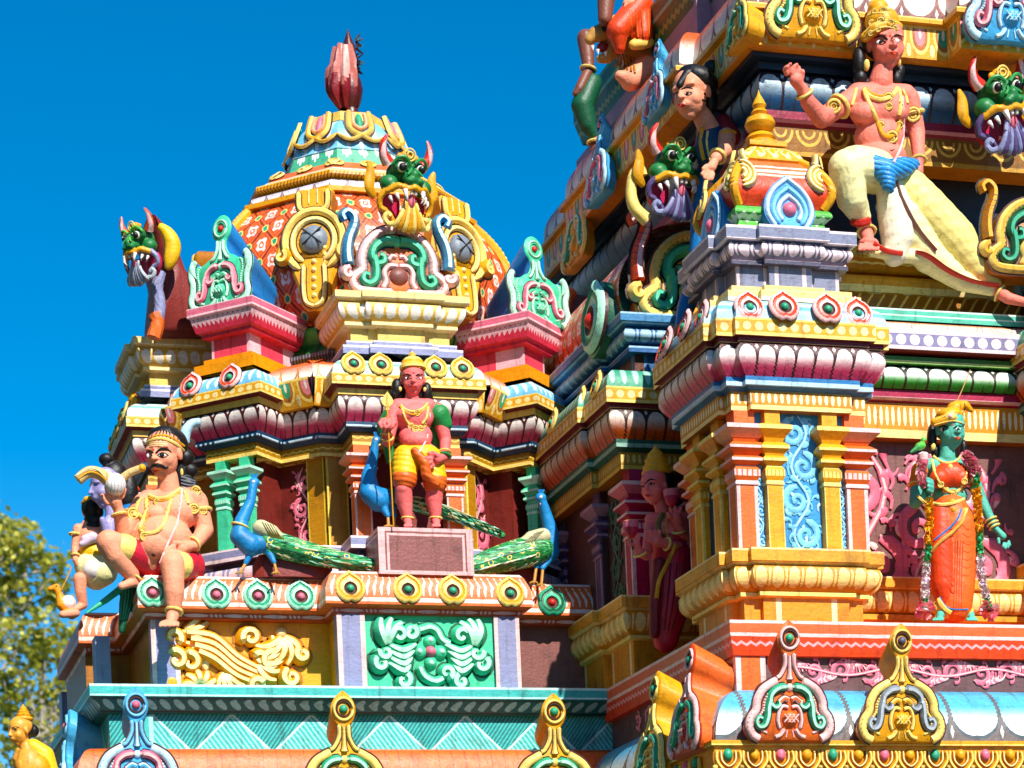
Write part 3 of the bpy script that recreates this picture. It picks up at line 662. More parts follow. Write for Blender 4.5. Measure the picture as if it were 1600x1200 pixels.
octband('bead_band', [(.58, zo0), (.66, zo0-.02), (.88, zb_0+.02)], paint('bead_orange', COL['orange'], [(ln(0, .15), 'f2d8cc'), (ln(.8, .92), 'f2d8cc')]))
octband('rope_bead', [(.88, zb_0+.02), (.93, zb_0+.005), (.935, zb_0-.035), (.88, zb_0-.055), (.86, zw0)], paint('gold_rope', COL['gold'], [(hatch(.035, .05, .35), '8a5208'), (ln(.2, .35), COL['goldlt'])]))
topm = paint('top_mint_cap', '4aa884', [(q_, 'ffffff') for q_ in (ell(.16, .014, .42, .3), ell(.16, .012, .36, .22, .03), ell(.16, .012, .36, .22, -.03), ell(.16, .025, .2, .12))])
octband('mint_skirt', [(.50, zm+.04), (.55, zm), (.60, zo0)], topm)
caprof = [(.30, zs0), (.40, zs0-.05), (.49, zs0-.15), (.53, zm+.03)]
octband('cap_dome', caprof + [(.56, zm+.005), (.50, zm-.02)], paint('cap_blue', COL['bluelt'], [(ell(.12, .02, .5, .5), 'e0f0f8')]), True)
zcap = dz_(180, .3)
octband('gold_cap', [(.05, zcap+.03), (.28, zcap+.025), (.335, zcap), (.335, zcap-.075), (.28, zcap-.09)], 'paleyel', ang=20)
# gold tongues on the cap (two to a side)
def dome_frame(s, r0, z0, r1, z1, off=0):   # frame on a facet between two (radius, z) stations
    a = -pi/2+s*pi/4; n = V3((math.cos(a), math.sin(a), 0)); t = V3((-n.y, n.x, 0)); c = V3((CX, CY, 0))
    A = c+n*r0+t*off+V3((0, 0, z0)); B = c+n*r1+t*off+V3((0, 0, z1)); return frame(A, t, A-B)
for s in range(8):
    mb = MB(); mg = MB(); f1 = dome_frame(s, .475, zs0-.13, .55, zm+.03)
    for off in ((0,)):
        m = 'sea' if s % 2 == 0 else 'pink'
        U = [(-.085, .17), (-.10, .05), (-.09, -.04), (0, -.10), (.09, -.04), (.10, .05), (.085, .17)]
        mb.stroke(f1, U, .026, 'goldlt', 'gold', edge='darkbrown', n0=.02); mb.stroke(f1, [(x*.58, y*.66+.04) for x, y in U], .018, 'orangelt', 'orangelt', n0=.02)
        mg.dome(f1, (0, .06), .036, m, .04, ry=.10)
    hw = .545*math.tan(pi/8); sc = [(-hw+2*hw*k/12, -.10-.06*abs(math.sin(pi*k/6))) for k in range(13)]
    mb.stroke(f1, sc, .018, 'goldlt', 'gold', edge='darkbrown', smooth=False, n0=.03)
    q_ = mb.build('gold_tongue', LT); mg.build('cap_gem', q_)
for s in range(8):
    for off in (-.29, 0, .29): mb = MB(); medallion(mb, dome_frame(s, .74, zo0*.6+zb_0*.4+.02, .88, zb_0+.03, off), .07, 'goldlt', 'gold', 'goldlt', 'cream'); mb.build('gold_boss', LT, True, 50)
# gold ridges on the dome's edges and pendant ornaments on its faces
def dome_pt(t, az):
    p = spline(domeprof, 8); k = t*(len(p)-1); i = min(int(k), len(p)-2); f = k-i; r = p[i][0]*(1-f)+p[i+1][0]*f; z = p[i][1]*(1-f)+p[i+1][1]*f
    return r, z
for k in range(8):
    mb = MB(); md = MB(); a = -pi/2-pi/8+k*pi/4
    pts = []
    for j in range(13):
        r, z = dome_pt(j/12, 0); r = r/math.cos(pi/8)+.012; pts.append((CX+r*math.cos(a), CY+r*math.sin(a), z))
    mb.tube(pts, .045, 'gold', 8)
    for j in range(0, 26):
        r, z = dome_pt(j/26, 0); r = r/math.cos(pi/8)+.045; md.ball((CX+r*math.cos(a), CY+r*math.sin(a), z), .022, 'goldlt', 6)
    q_ = mb.build('dome_ridge', LT); md.build('ridge_beads', q_)
def dome_pendant(s, name='dome_pendant'):
    """gold keyhole ornament with a grey boss hung over an edge of the dome"""
    a = -pi/2+s*pi/4; n = V3((math.cos(a), math.sin(a), 0)); t = V3((-n.y, n.x, 0))
    zc0, zc1 = zY(500, 320, 4.0), zY(500, 485, 3.9)
    O = V3((CX, CY, (zc0+zc1)/2+.06)) + n*1.47; f = frame(O, t, V3((0, 0, 1))-n*.12, 1.25)
    mb = MB(); half = [(0, -.42), (.05, -.42), (.10, -.36), (.115, -.26), (.16, -.12), (.12, -.06), (.2, -.02), (.24, -.08), (.28, -.04), (.26, .04), (.235, .12), (.19, .22), (.12, .28), (.13, .38), (.11, .44), (0, .44)]
    mb.plate(f, mirror(spline(half, 3)), .22, 'gold', 'golddk', bev=.02)
    o = mb.build(name, LT)
    mb = MB()
    for q, w, m in ((.2, .026, 'goldlt'), (.145, .02, 'cream')):
        pts = [(q*math.cos(x), .06+q*1.08*math.sin(x)) for x in [-pi/2+.5+(2*pi-1.0)*k/26 for k in range(27)]]; mb.stroke(f, pts, w, 'goldlt', m, smooth=False, edge='darkbrown', h=.5)
    for sx in (-1, 1):
        mb.stroke(f, [(sx*.07, -.10), (sx*.075, -.24), (sx*.06, -.36), (0, -.40)], .016, 'goldlt', 'cream', edge='darkbrown'); mb.stroke(f, [(sx*.10, .42), (sx*.095, .3), (sx*.03, .27)], .018, 'goldlt', 'goldlt', edge='darkbrown')
        curl(mb, f, sx*.22, -.04, .045, 1.5, sx*1.3, 'gold', 'goldlt', .02)
        mb.stroke(f, [(sx*.03, .43), (sx*.03, .33)], .014, 'cream', 'cream')
    for k in range(5): mb.dome(f, (0, -.08-.06*k), .018, 'cream', .02, n=8)
    mb.build('rim', o)
    mb = MB(); mb.dome(f, (0, .075), .10, 'grey', .06)
    for d in (-1, 1): mb.stroke(f, [(-.07, .075-.06*d), (0, .075), (.07, .075+.06*d)], .006, 'black', n0=.055)
    mb.build('boss', o)
for s in (7.42, .58, 5.5, 2.5): dome_pendant(s)

CX = CXB
for (px, py, Y, lb) in ((205, 648, 4.9, 0), (190, 672, 5.3, 1), (182, 700, 5.7, 2)):
    mb = MB(); fr_ = frame(PYp(px, py, Y), (.5, -.85, 0), (0, 0, 1)); mb.plate(fr_, mirror(spline([(0, -.12), (.09, -.1), (.11, 0), (.06, .08), (.07, .12), (0, .2)], 3)), .06, 'gold', 'golddk', bev=.015); mb.dome(fr_, (0, 0), .035, 'sea'); mb.build('gold_antefix', LT)
# ================================================================== LARGE TEMPLE TOWER
BT = thing('temple_tower', 'big stepped right-hand temple tower with tiered cornices, gold columns and orange ledge', 'tower', (2.5, 3, 0))
def sqplan(x0, y0, s, st, w):   # square of side s, with a shallow step of depth st and half width w on each face
    c = s/2; cx, cy = x0+c, y0+c; p = []
    for k in range(4):
        n = [(0, -1), (1, 0), (0, 1), (-1, 0)][k]; t = (-n[1], n[0])
        for d, e in ((-c, c), (-w, c), (-w, c+st), (w, c+st), (w, c)): p.append((cx+t[0]*d+n[0]*e, cy+t[1]*d+n[1]*e))
    return p
# lower canopy and ledge go round the whole tier, stepping back into the recess to the right
led = [(0, 0), (6, 0), (6, 8), (0, 8)]
redledge = paint('ledge_red_orange', 'd8481a', [(ln(0, .09), 'f3d0cc'), (lambda u, v: v.gt(.09)*v.lt(.36), 'e06a38'), (ln(.36, .46), 'f3d0cc'), (zig(.075, .66, .045, .04), 'f0b0b4')], wob=.004)
zl = {y: zY(1250, y, 0) for y in (966, 1018, 1024, 1078, 1160)}
mb = MB(); band(mb, led, [(-1.6, 5.145), (0, 5.145)], 'orange'); band(mb, led, [(0, 5.145), (0, 5.05), (-.025, zl[1018]), (-.03, zl[1024])], redledge); band(mb, led, [(-.03, zl[1024]), (-.18, zl[1024]-.01)], 'redor'); mb.build('ledge', BT)
inner = offset_plan(led, -.085, True)
zp = zY(1250, 1078, .085)
brownp = paint('frieze_brown', '6a4c4c', None)
run('vine_frieze_wall', BT, inner, [(0, zl[1024]), (0, zp-.1)], brownp)
for y in (0.0,):
    mb = MB(); mb.box((.05, .045, zp-.1), (.28, .3, zl[1024]), paint('pil_orange', COL['orange'], [(lambda u, v: u.abs().gt(.075), 'f3d0cc')], wob=.004)); mb.build('pilaster', BT, False)
canblue = lotus('canopy_blue', 'f4f6f6', '54aed8', '6a6260', .40, flip=True, tip=.3, dark='4c5860', gr=(.5, .86))
mb = MB(); band(mb, led, [(-.2, zp), (-.075, zp-.005), (.05, zp-.06), (.16, zp-.17), (.22, zp-.3), (.24, zp-.42)], canblue, True, True)
band(mb, led, [(.24, zp-.42), (.29, zp-.425)], 'gold'); mb.build('blue_canopy', BT)
fz = zp-.425
mb = MB(); band(mb, led, [(.29, fz), (.29, fz-.035), (.26, fz-.04), (.26, fz-.065)], paint('gold_strip', COL['gold'], [(ln(.28, .5), COL['goldlt'])])); band(mb, led, [(.26, fz-.065), (.25, fz-.30), (.2, fz-.36), (-.3, fz-.4)], 'yelorg'); gfz = mb.build('gem_frieze', BT)
for i in range(14):
    x = -.16+.2*i; f_ = frame((x, -.262, fz-.10), (1, 0, 0), (0, 0, 1)); mb = MB()
    mb.stroke(f_, [(-.085, .03), (-.085, -.05), (0, -.13), (.085, -.05), (.085, .03)], .016, 'gold', 'goldlt', edge='golddk'); mb.stroke(f_, [(-.055, .03), (-.05, -.04), (0, -.08), (.05, -.04), (.055, .03)], .012, 'golddk', 'cream')
    mb.dome(f_, (0, -.0), .036, ('sea', 'gold', 'pink', 'gold')[i % 4], .035, ry=.045)
    for sx in (-1, 1): mb.dome(f_, (sx*.1, -.09), .02, 'goldlt', .02)
    mb.build('frieze_gem', gfz)
for i in range(8):
    y = .1+.2*i; f_ = frame((-.262, y, fz-.10), (0, -1, 0), (0, 0, 1)); mb = MB()
    mb.stroke(f_, [(-.085, .03), (-.085, -.05), (0, -.13), (.085, -.05), (.085, .03)], .016, 'gold', 'goldlt', edge='golddk'); mb.dome(f_, (0, 0), .036, ('sea', 'pink')[i % 2], .035, ry=.045); mb.build('frieze_gem', gfz)
run('lower_wall', BT, led, [(0, fz-.35), (0, 0)], 'brown')
# ------------------------------------------------------------------ one aedicule stack = base, columns, beam, lotus, dotted cornice
Y0 = .2
zz = {y: zY(1270, y, .2) for y in (966, 932, 926, 920, 886, 882, 862, 645, 640, 616, 610, 600, 597, 555, 549, 541, 537, 514, 478, 470, 455)}
gbase = paint('gold_die', 'd8901a', [(lambda u, v: (u.abs()-.22).abs().lt(.022), 'fae4b0')], wob=.003)
geggs = paint('gold_eggs', 'd0901c', [(ell(.13, .045, .45, .38), 'f6dc90'), (ell(.13, .010, .45, .34, .065), 'f6dc90')])
gslab = paint('gold_slab', 'e0a030', [(ln(0, .1), 'f8e0a0'), (ln(.75, 1), 'f8e0a0')])
gbeam = paint('gold_drop_beam', 'd08c18', [(ell(.05, .014, .38, .27), 'f8ecc0'), (ln(.76, 1), 'f6dc90')], wob=.003)
lot_p2 = lotus('lotus_pink_front', 'eee6e2', 'd84470', '54242a', .152)
bluef = paint('blue_fillet_light', '1c70a8', [(ln(.25, .6), 'b8daf0')])
orlot = lotus('lotus_orange', 'd8c8bc', 'c85a1c', '3a1a14', .17)
grfil = paint('green_fillet', '1e5a4c', [(ln(.25, .55), '8ab4a4')])
bdots = dots('gold_dotted_front', 'gold', 'cream', .092)
rollb = paint('roll_blue', 'a8d0e4', [(ln(.42, .5), 'e8f2f6'), (ln(.55, .68), '6cb0d4')])
rollg = paint('roll_green', '3c9478', [(ell(.1, .024, .5, .4), 'a8dcc4')])
def stack(pl, dz=0, lot=lot_p2, fil=bluef, roll=rollb, beam=gbeam, dot=bdots, wall='navy', inset=.1):
    Z = {k: v+dz for k, v in zz.items()}
    r = lambda n, prof, m, curve=False: run(n, BT, pl, prof, m, curve=curve)
    r('gold_base', [(-.06, Z[932]), (-.06, 5.14)], gbase)
    mb = MB(); band(mb, pl, [(-.1, Z[926]+.01), (-.02, Z[926]), (-.02, Z[932]), (-.06, Z[932]-.01)], 'goldlt'); band(mb, pl, [(.03, Z[886]), (.055, Z[886]-.06), (.035, Z[920]+.03), (-.03, Z[926])], geggs, curve=True)
    band(mb, pl, [(-.3, Z[862]), (.07, Z[862])], 'goldlt'); band(mb, pl, [(.07, Z[862]), (.07, Z[882]), (.03, Z[886])], gslab); mb.build('gold_plinth', BT)
    r('wall', [(-inset, Z[640]), (-inset, Z[862])], wall)
    mb = MB(); band(mb, pl, [(-.3, Z[616]), (.0, Z[616]), (0, Z[645])], beam); band(mb, pl, [(0, Z[645]), (-.3, Z[645])], 'golddk'); mb.build('beam', BT)
    r('blue_fillet', [(-.3, Z[597]), (.05, Z[597]), (.05, Z[610]), (0, Z[616])], fil)
    r('lotus_moulding', [(.10, Z[549]), (.125, Z[555]-.04), (.11, Z[597]+.09), (.04, Z[597])], lot, True)
    r('cornice_fillet', [(-.2, Z[541]), (.115, Z[541]), (.115, Z[541]-.03), (.09, Z[541]-.035), (.09, Z[549])], lambda i: paint('fillet_cream_maroon', '7a2430', [(ln(.56, .75), 'f6e2b0')]))
    mb = MB(); band(mb, pl, [(-.3, Z[514]), (.15, Z[514])], 'gold'); band(mb, pl, [(.15, Z[514]), (.15, Z[541])], dot); band(mb, pl, [(.15, Z[541]), (.1, Z[541])], 'maroon'); c = mb.build('dotted_cornice', BT)
    r('cornice_roll', [(-.25, Z[478]), (.0, Z[478]), (.09, Z[478]-.04), (.13, Z[514]+.06), (.14, Z[514])], roll, True)
    return c
cor = sqplan(.17, .22, 1.06, .05, .40)
c1 = stack(cor)
def med_on(part, O, U, cols, r=.1, tilt=.3):
    U = V3(U); n = U.cross(V3((0, 0, 1))); mb = MB(); medallion(mb, frame(O, U, V3((0, 0, 1))-n*tilt), r, *cols); mb.build('medallion', part, True, 50)
zmd = (zz[478]+zz[514])/2
for x in (.28, .53, .87, 1.13): med_on(c1, (x, (.015 if .3 < x < 1.1 else .065), zmd), (1, 0, 0), REDM, .112)
for y in (.32, .55, .95, 1.18): med_on(c1, ((-.035 if .35 < y < 1.1 else .015), y, zmd), (0, -1, 0), REDM, .108)
# columns
zb, zt_ = zz[862], zz[645]
for x in (.265, 1.135): column(x, .295, zb, zt_, .165, BT, 'orange', 'pinklt', 'orangelt')
for x in (.475, .925): column(x, .25, zb, zt_, .125, BT, 'gold', 'goldlt', 'yelorg')
column(.235, .56, zb, zt_, .15, BT, 'gold', 'goldlt', 'yelorg')
column(.235, .95, zb, zt_, .15, BT, 'gold', 'goldlt', 'yelorg'); column(.265, 1.16, zb, zt_, .15, BT, 'orange', 'pinklt', 'orangelt')
mb = MB()
COL['panelblue'] = '3a8ec6'
for x0, x1 in ((.32, 1.08),):
    mb.quad((x0, .262, zb), (x1, .262, zb), (x1, .262, zt_), (x0, .262, zt_), 'panelblue')
mb.build('blue_panel', BT)
mb = MB(); vine(mb, frame((.70, .259, (zb+zt_)/2), (1, 0, 0), (0, 0, 1)), .33, (zt_-zb)*.98, 'bluelt', 'bluepale', None, 11); mb.build('painted_vine', BT)
for x in (.372, 1.03): mb = MB(); vine(mb, frame((x, .259, (zb+zt_)/2-.1), (1, 0, 0), (0, 0, 1)), .13, (zt_-zb)*.76, 'bluelt', 'bluepale', None, int(x*100)); mb.build('painted_vine', BT)
# ------------------------------------------------------------------ kiosk above the corner
zk = {y: zY(1250, y, .45) for y in (478, 466, 455, 420, 414, 408, 388, 384, 364, 355, 318, 250, 236, 203)}
kp = sqplan(.36, .48, .82, .05, .17)
crm = paint('cream_step', 'f0d088', [(ln(.6, 1), 'fbeccc')])
mb = MB(); band(mb, kp, [(-.3, zk[466]), (.12, zk[466]), (.12, zk[478]-.02)], crm); band(mb, kp, [(-.3, zk[455]), (.07, zk[455]), (.07, zk[466])], crm); mb.build('cream_step', BT, False)
ldie = paint('lilac_die', '7c8098', [(lambda u, v: (u.abs()-.11).abs().lt(.016), 'e6cad0'), (lambda u, v: u.abs().gt(.4), 'e6cad0')])
mb = MB(); band(mb, kp, [(0, zk[420]), (0, zk[455])], ldie); band(mb, kp, [(-.05, zk[408]), (.055, zk[414]), (.055, zk[420]), (0, zk[420])], paint('lilac_fillet', '4c485c', [(ln(.5, .8), 'e0c8d0')]))
band(mb, kp, [(.055, zk[384]), (.085, zk[388]-.04), (.075, zk[408]+.02), (.03, zk[414]+.01)], paint('lilac_eggs', '6a6478', [(ell(.125, .042, .45, .37), 'e4ccd2'), (ell(.125, .009, .45, .34, .062), 'e4ccd2')]), curve=True)
band(mb, kp, [(-.4, zk[364]), (.11, zk[364])], 'lilac'); band(mb, kp, [(.11, zk[364]), (.11, zk[384]), (.055, zk[384]-.01)], paint('lilac_slab', '80849c', [(ln(0, .12), 'f0e0e4'), (ln(.6, .8), 'f0e0e4')])); mb.build('lilac_shrine', BT)
ks = [(.43, .55), (1.11, .55), (1.11, 1.23), (.43, 1.23)]
run('green_lotus_ring', BT, ks, [(-.02, zk[318]), (.03, zk[318]-.02), (.05, zk[318]-.07), (.0, zk[318]-.11), (.04, zk[364]+.03), (.05, zk[364])], paint('green_ring', '4aa838', [(zig(.08, .5, .06, .1), 'dff0c8'), (ln(.75, 1), 'cce8b4'), (ln(0, .15), 'e0f0d0')]), curve=True)
ozm = paint('kiosk_orange', 'd4441c', [(lambda u, v: v.lt(.5), 'e27848'), (ln(.22, .27), 'f8e8dc'), (ln(.33, .4), 'f8e8dc'), (ln(.44, .48), 'f8e8dc')], wob=.004)
run('kiosk_dome', BT, ks, [(-.12, zk[236]), (-.03, zk[236]-.09), (.035, zk[236]-.2), (.05, zk[236]-.3), (.0, zk[318])], ozm, curve=True)
gsc = paint('gold_scallop_paint', COL['gold'], [(lambda u, v: (((u.wrap(.115)/.055)*(u.wrap(.115)/.055)+((v-.15)/.6)*((v-.15)/.6))-1).abs().lt(.22)*v.gt(.15), 'f8e4a0'), (lambda u, v: (((u.wrap(.115)/.025)*(u.wrap(.115)/.025)+((v-.1)/.3)*((v-.1)/.3))-1).abs().lt(.3), 'f8e4a0')], wob=.003)
run('gold_scallop_cap', BT, ks, [(-.3, zk[203]), (-.22, zk[203]-.01), (-.13, zk[203]-.08), (-.09, zk[236]-.0), (-.12, zk[236]-.03)], gsc)
mb = MB(); cx, cy = .77, .89; zf = zk[203]
mb.box((cx-.15, cy-.15, zf-.01), (cx+.15, cy+.15, zf+.025), 'gold')
mb.lathe([(.13, zf+.02), (.13, zf+.05), (.10, zf+.07), (.115, zf+.09), (.09, zf+.12), (.06, zf+.135), (.10, zf+.16), (.118, zf+.20), (.10, zf+.245), (.05, zf+.27), (.065, zf+.29), (.05, zf+.31), (.04, zf+.315), (.055, zf+.345), (.035, zf+.39), (.012, zf+.43), (.0, zf+.47)], 'gold', 20, Matrix.Translation((cx, cy, 0))); mb.build('kiosk_finial', BT)
for k, (x, y) in enumerate(ks):
    mb = MB(); d = V3((x-cx, y-cy, 0)).normalized(); pts = []
    for o, z in spline([(-.12, zk[236]), (-.03, zk[236]-.09), (.035, zk[236]-.2), (.05, zk[236]-.3), (.0, zk[318])], 4): pts.append((x+d.x*o*1.41, y+d.y*o*1.41, z))
    mb.tube(pts, .035, 'gold', 8)
    for ax in ((1, 0, 0), (0, 1, 0)):
        A = V3(ax)*(-1 if (x > cx if ax[0] else y > cy) else 1); nn = V3((0, -1 if y < cy else 1, 0)) if ax[0] else V3((-1 if x < cx else 1, 0, 0))
        U = V3((0, 0, 1)).cross(nn); U = U*-1 if U.cross(V3((0, 0, 1))).dot(nn) < 0 else U
        f = frame(V3((x, y, zk[236]-.17))+nn*.035+A*.015, U, (V3((0, 0, 1))-nn*.25))
        for q, w in ((.105, .018), (.07, .016), (.035, .02)):
            s_ = 1 if A.dot(f[1]) > 0 else -1
            mb.stroke(f, [(s_*q*math.cos(a), q*math.sin(a)) for a in [-pi/2+pi*i/10 for i in range(11)]], w, 'goldlt', 'cream', smooth=False, edge='darkbrown', h=.6)
        mb.stroke(f, [(s_*.03, .2), (s_*.035, .13), (s_*.06, .10)], .02, 'goldlt', 'cream', edge='darkbrown')
    mb.build('gold_corner_scroll', BT)
def bluecrest(O, U, s=.46):
    U = V3(U); n = U.cross(V3((0, 0, 1))); f = frame(O, U, V3((0, 0, 1))-n*.12); mb = MB(); half = [(0, -.2*s), (.28*s, -.2*s), (.42*s, .05*s), (.40*s, .3*s), (.27*s, .52*s), (.1*s, .66*s), (0, .74*s)]
    mb.plate(f, mirror(spline(half, 4)), .12, 'skyb', 'blue', bev=.02)
    for k, (w, m) in enumerate(((.9, 'bluepale'), (.66, 'bluelt'), (.46, 'bluepale'))):
        pts = [(x*w, y*w+.06*s*(1-w)) for x, y in spline(half[1:], 4)]; pts = pts+[(-x, y) for x, y in pts[::-1]]
        mb.stroke(f, pts, .018, m, m, smooth=False, edge='blue', h=.5)
    o = mb.build('blue_crest', BT); mb = MB(); mb.dome(f, (0, .14*s), .12*s, 'pink', .05); mb.build('boss', o)
bluecrest((.79, .44, zk[355]+.06), (1, 0, 0)); bluecrest((.33, .87, zk[355]+.06), (0, -1, 0))
# ------------------------------------------------------------------ left-hand central bay (its narrow front catches the sun)
lb = [(-.02, 2.15), (1.2, 2.15), (1.2, 5.0), (-.02, 5.0), (-.02, 4.3), (-.07, 4.3), (-.07, 2.75), (-.02, 2.75)]
dz = .07
beam2 = paint('olive_drop_beam', 'a87c1c', [(ell(.05, .014, .38, .27), 'd8c070'), (ln(.76, 1), 'd8b850')], wob=.003)
c2 = stack(lb, dz, orlot, grfil, rollg, beam2, bdots, 'darkbrown')
for y in (2.3, 2.72, 3.35, 4.0): med_on(c2, (-.145 if 2.75 > y else -.19, y, zmd+dz), (0, -1, 0), GOLDM, .105)
column(.12, 2.22, zb+dz, zt_+dz, .17, BT, 'magenta', 'pinklt', 'pink'); column(.1, 2.95, zb+dz, zt_+dz, .16, BT, 'purple', 'mauve', 'mauve'); column(.1, 3.9, zb+dz, zt_+dz, .16, BT, 'purple', 'mauve', 'mauve'); column(.62, 2.22, zb+dz, zt_+dz, .16, BT, 'magenta', 'pinklt', 'pink')
for y in (2.62, 3.4):
    mb = MB(); vine(mb, frame((.075, y, (zb+zt_)/2), (0, -1, 0), (0, 0, 1)), .3, (zt_-zb)*.9, 'greendk', 'grey', None, int(y*10)); mb.build('painted_vine', BT)
# blue attic block and steps above it
zq = {y: PYp(990, y, 2.25).z for y in (640, 612, 590, 548, 540, 535, 510, 505, 492)}
ab = [(.16, 2.3), (1.2, 2.3), (1.2, 5.0), (.16, 5.0), (.16, 4.3), (.10, 4.3), (.10, 2.85), (.16, 2.85)]
mb = MB(); band(mb, ab, [(-.3, zq[590]), (.03, zq[590]), (.03, zq[612]), (.07, zq[612]), (.07, zq[640])], paint('magenta_step', 'a81e48', [(ln(0, .1), 'd890a0'), (ln(.5, .62), 'd8a0b0')])); mb.build('magenta_step', BT, False)
bdie = paint('blue_die', '5c3020', [(lambda u, v: (u.abs()-.3).abs().lt(.1), '4c86b0'), (lambda u, v: (u.abs()-.3).abs().lt(.075), '1c5c94')])
mb = MB(); band(mb, ab, [(-.04, zq[548]), (-.04, zq[590])], bdie); band(mb, ab, [(0, zq[535]), (.03, zq[540]), (.03, zq[548]), (-.04, zq[548])], paint('blue_fil2', '1c5c94', [(ln(.3, .6), '9cc0d8')]))
band(mb, ab, [(.05, zq[510]), (.085, zq[510]-.07), (.05, zq[535]+.02), (0, zq[535])], paint('blue_eggs', '1c5484', [(ell(.14, .05, .45, .37), '94b8cc'), (ell(.14, .010, .45, .34, .07), '94b8cc')]), curve=True)
band(mb, ab, [(-.5, zq[492]), (.12, zq[492])], 'blue'); band(mb, ab, [(.12, zq[492]), (.12, zq[505]), (.05, zq[510])], paint('blue_slab', '3880b0', [(ln(0, .1), 'a8cce0'), (ln(.6, .75), 'a8cce0')])); mb.build('blue_attic', BT)
zat = zq[492]
# barrel roof behind the gable, running back along the bay
mb = MB(); bx0, bx1 = .2, 1.25; zc0 = zat; prof = [(bx0, zc0), (bx0-.08, zc0+.18), (bx0-.05, zc0+.42), (bx0+.12, zc0+.66), (bx0+.38, zc0+.82), (bx1, zc0+.9)]
pr = spline(prof, 4); LL = 2.5
for i in range(len(pr)-1):
    (xa, za), (xb, zb_) = pr[i], pr[i+1]
    mb.quad((xa, 2.42, za), (xb, 2.42, zb_), (xb, 2.42+LL, zb_), (xa, 2.42+LL, za), MATS['dome_lattice'], [(0, i/len(pr)), (0, (i+1)/len(pr)), (LL, (i+1)/len(pr)), (LL, i/len(pr))])
mb.build('barrel_roof', BT)
# painted gable below the dark monster: gold outline, green scrolls
def gable(fr, label, cols, parent=None, side=True):
    """arched gable plate with scrolls; frame scaled to its half width ~.5, height ~.9"""
    b, rim, rt, sc, st, wing, wt, sd = cols
    t = thing('arched_gable', label, 'gable', fr[0]); mb = MB()
    half = [(0, 0), (.42, -.02), (.53, .03), (.56, .13), (.52, .22), (.44, .27), (.43, .40), (.38, .55), (.27, .68), (.14, .75), (0, .77)]
    mb.plate(fr, mirror(spline(half, 4)), .3, b, sd, bev=.02, cen=(0, 0), back=.95); mb.build('backplate', t, True, 50)
    mb = MB(); h2 = spline([(.06, .03), (.30, .03), (.44, .05), (.49, .13), (.45, .20), (.38, .26), (.38, .38), (.33, .52), (.23, .63), (.12, .69), (0, .71)], 5)
    for sx in (-1, 1):
        P = [(sx*x, y) for x, y in h2]; mb.stroke(fr, P, .045, rim, rt, smooth=False, edge='darkbrown', h=.45)
        for i in range(0, len(P)-1, 2): mb.stroke(fr, [(P[i][0]*.92, P[i][1]*.94+.012), (P[i][0]*.985, P[i][1]*.985), (P[i][0]*1.05, P[i][1]*1.02)], .007, 'darkbrown' if rim != 'pinklt' else 'redor', n0=.036, h=.3)
        curl(mb, fr, sx*.535, .2, .06, 1.0, sx*-1.2, rim, rt, .028)
    mb.build('rim', t); mb = MB()
    for sx in (-1, 1):
        mb.stroke(fr, [(sx*x, y) for x, y in [(.03, .58), (.14, .57), (.24, .50), (.27, .40), (.22, .33), (.15, .35), (.15, .41), (.19, .42)]], lambda t: .055*(1-.4*t), sc, st, edge='black', h=.6)
        mb.stroke(fr, [(sx*x, y) for x, y in [(.25, .40), (.235, .28), (.25, .16), (.32, .11), (.38, .15), (.36, .21), (.31, .20)]], lambda t: .05*(1-.4*t), sc, st, edge='black', h=.6)
    mb.dome(fr, (0, .58), .06, st, .05); mb.build('scroll', t); mb = MB()
    for sx in (-1, 1):
        mb.stroke(fr, [(sx*x, y) for x, y in [(.0, .31), (.1, .31), (.15, .24), (.14, .14), (.18, .07)]], .03, rim, rt, edge='darkbrown'); mb.stroke(fr, [(sx*x, y) for x, y in [(.01, .41), (.06, .42), (.10, .37)]], .022, rim, rt, edge='darkbrown')
    mb.dome(fr, (0, .21), .105, 'brown' if b == 'orange' else rim, .06, ry=.09); mb.build('niche', t)
    for sx in (-1, 1):
        mb = MB(); P = [(sx*x, y) for x, y in [(.53, .30), (.535, .42), (.51, .56), (.45, .70), (.44, .80), (.50, .86), (.56, .82), (.54, .76)]]
        mb.stroke(fr, P, lambda t: .055*(1-.35*t), wing, wt, edge='black', h=.9)
        for i in range(8): y = .33+.055*i; x = .545-.02*max(0, i-3); mb.stroke(fr, [(sx*(x-.05), y), (sx*(x+.04), y+.012)], .006, 'navy', n0=.09, h=.4)
        mb.build('scroll_horn', t)
    return t
g1 = gable(frame((-1.475, CY-1.94, zs[8]), (1, 0, 0), (0, .08, 1), .80), 'orange arched gable with green scrolls on the cream shrine of the left dome', ('orange', 'pinklt', 'pinklt', 'sea', 'mint', 'skyb', 'bluepale', 'orange'))
g2 = gable(frame((.78, 2.32, zat), (1, 0, 0), (0, .05, 1), 1.0), 'gold arched gable with green scrolls, half in shadow on the blue attic', ('gold', 'goldlt', 'paleyel', 'sea', 'mint', 'redor', 'pinklt', 'orange'))
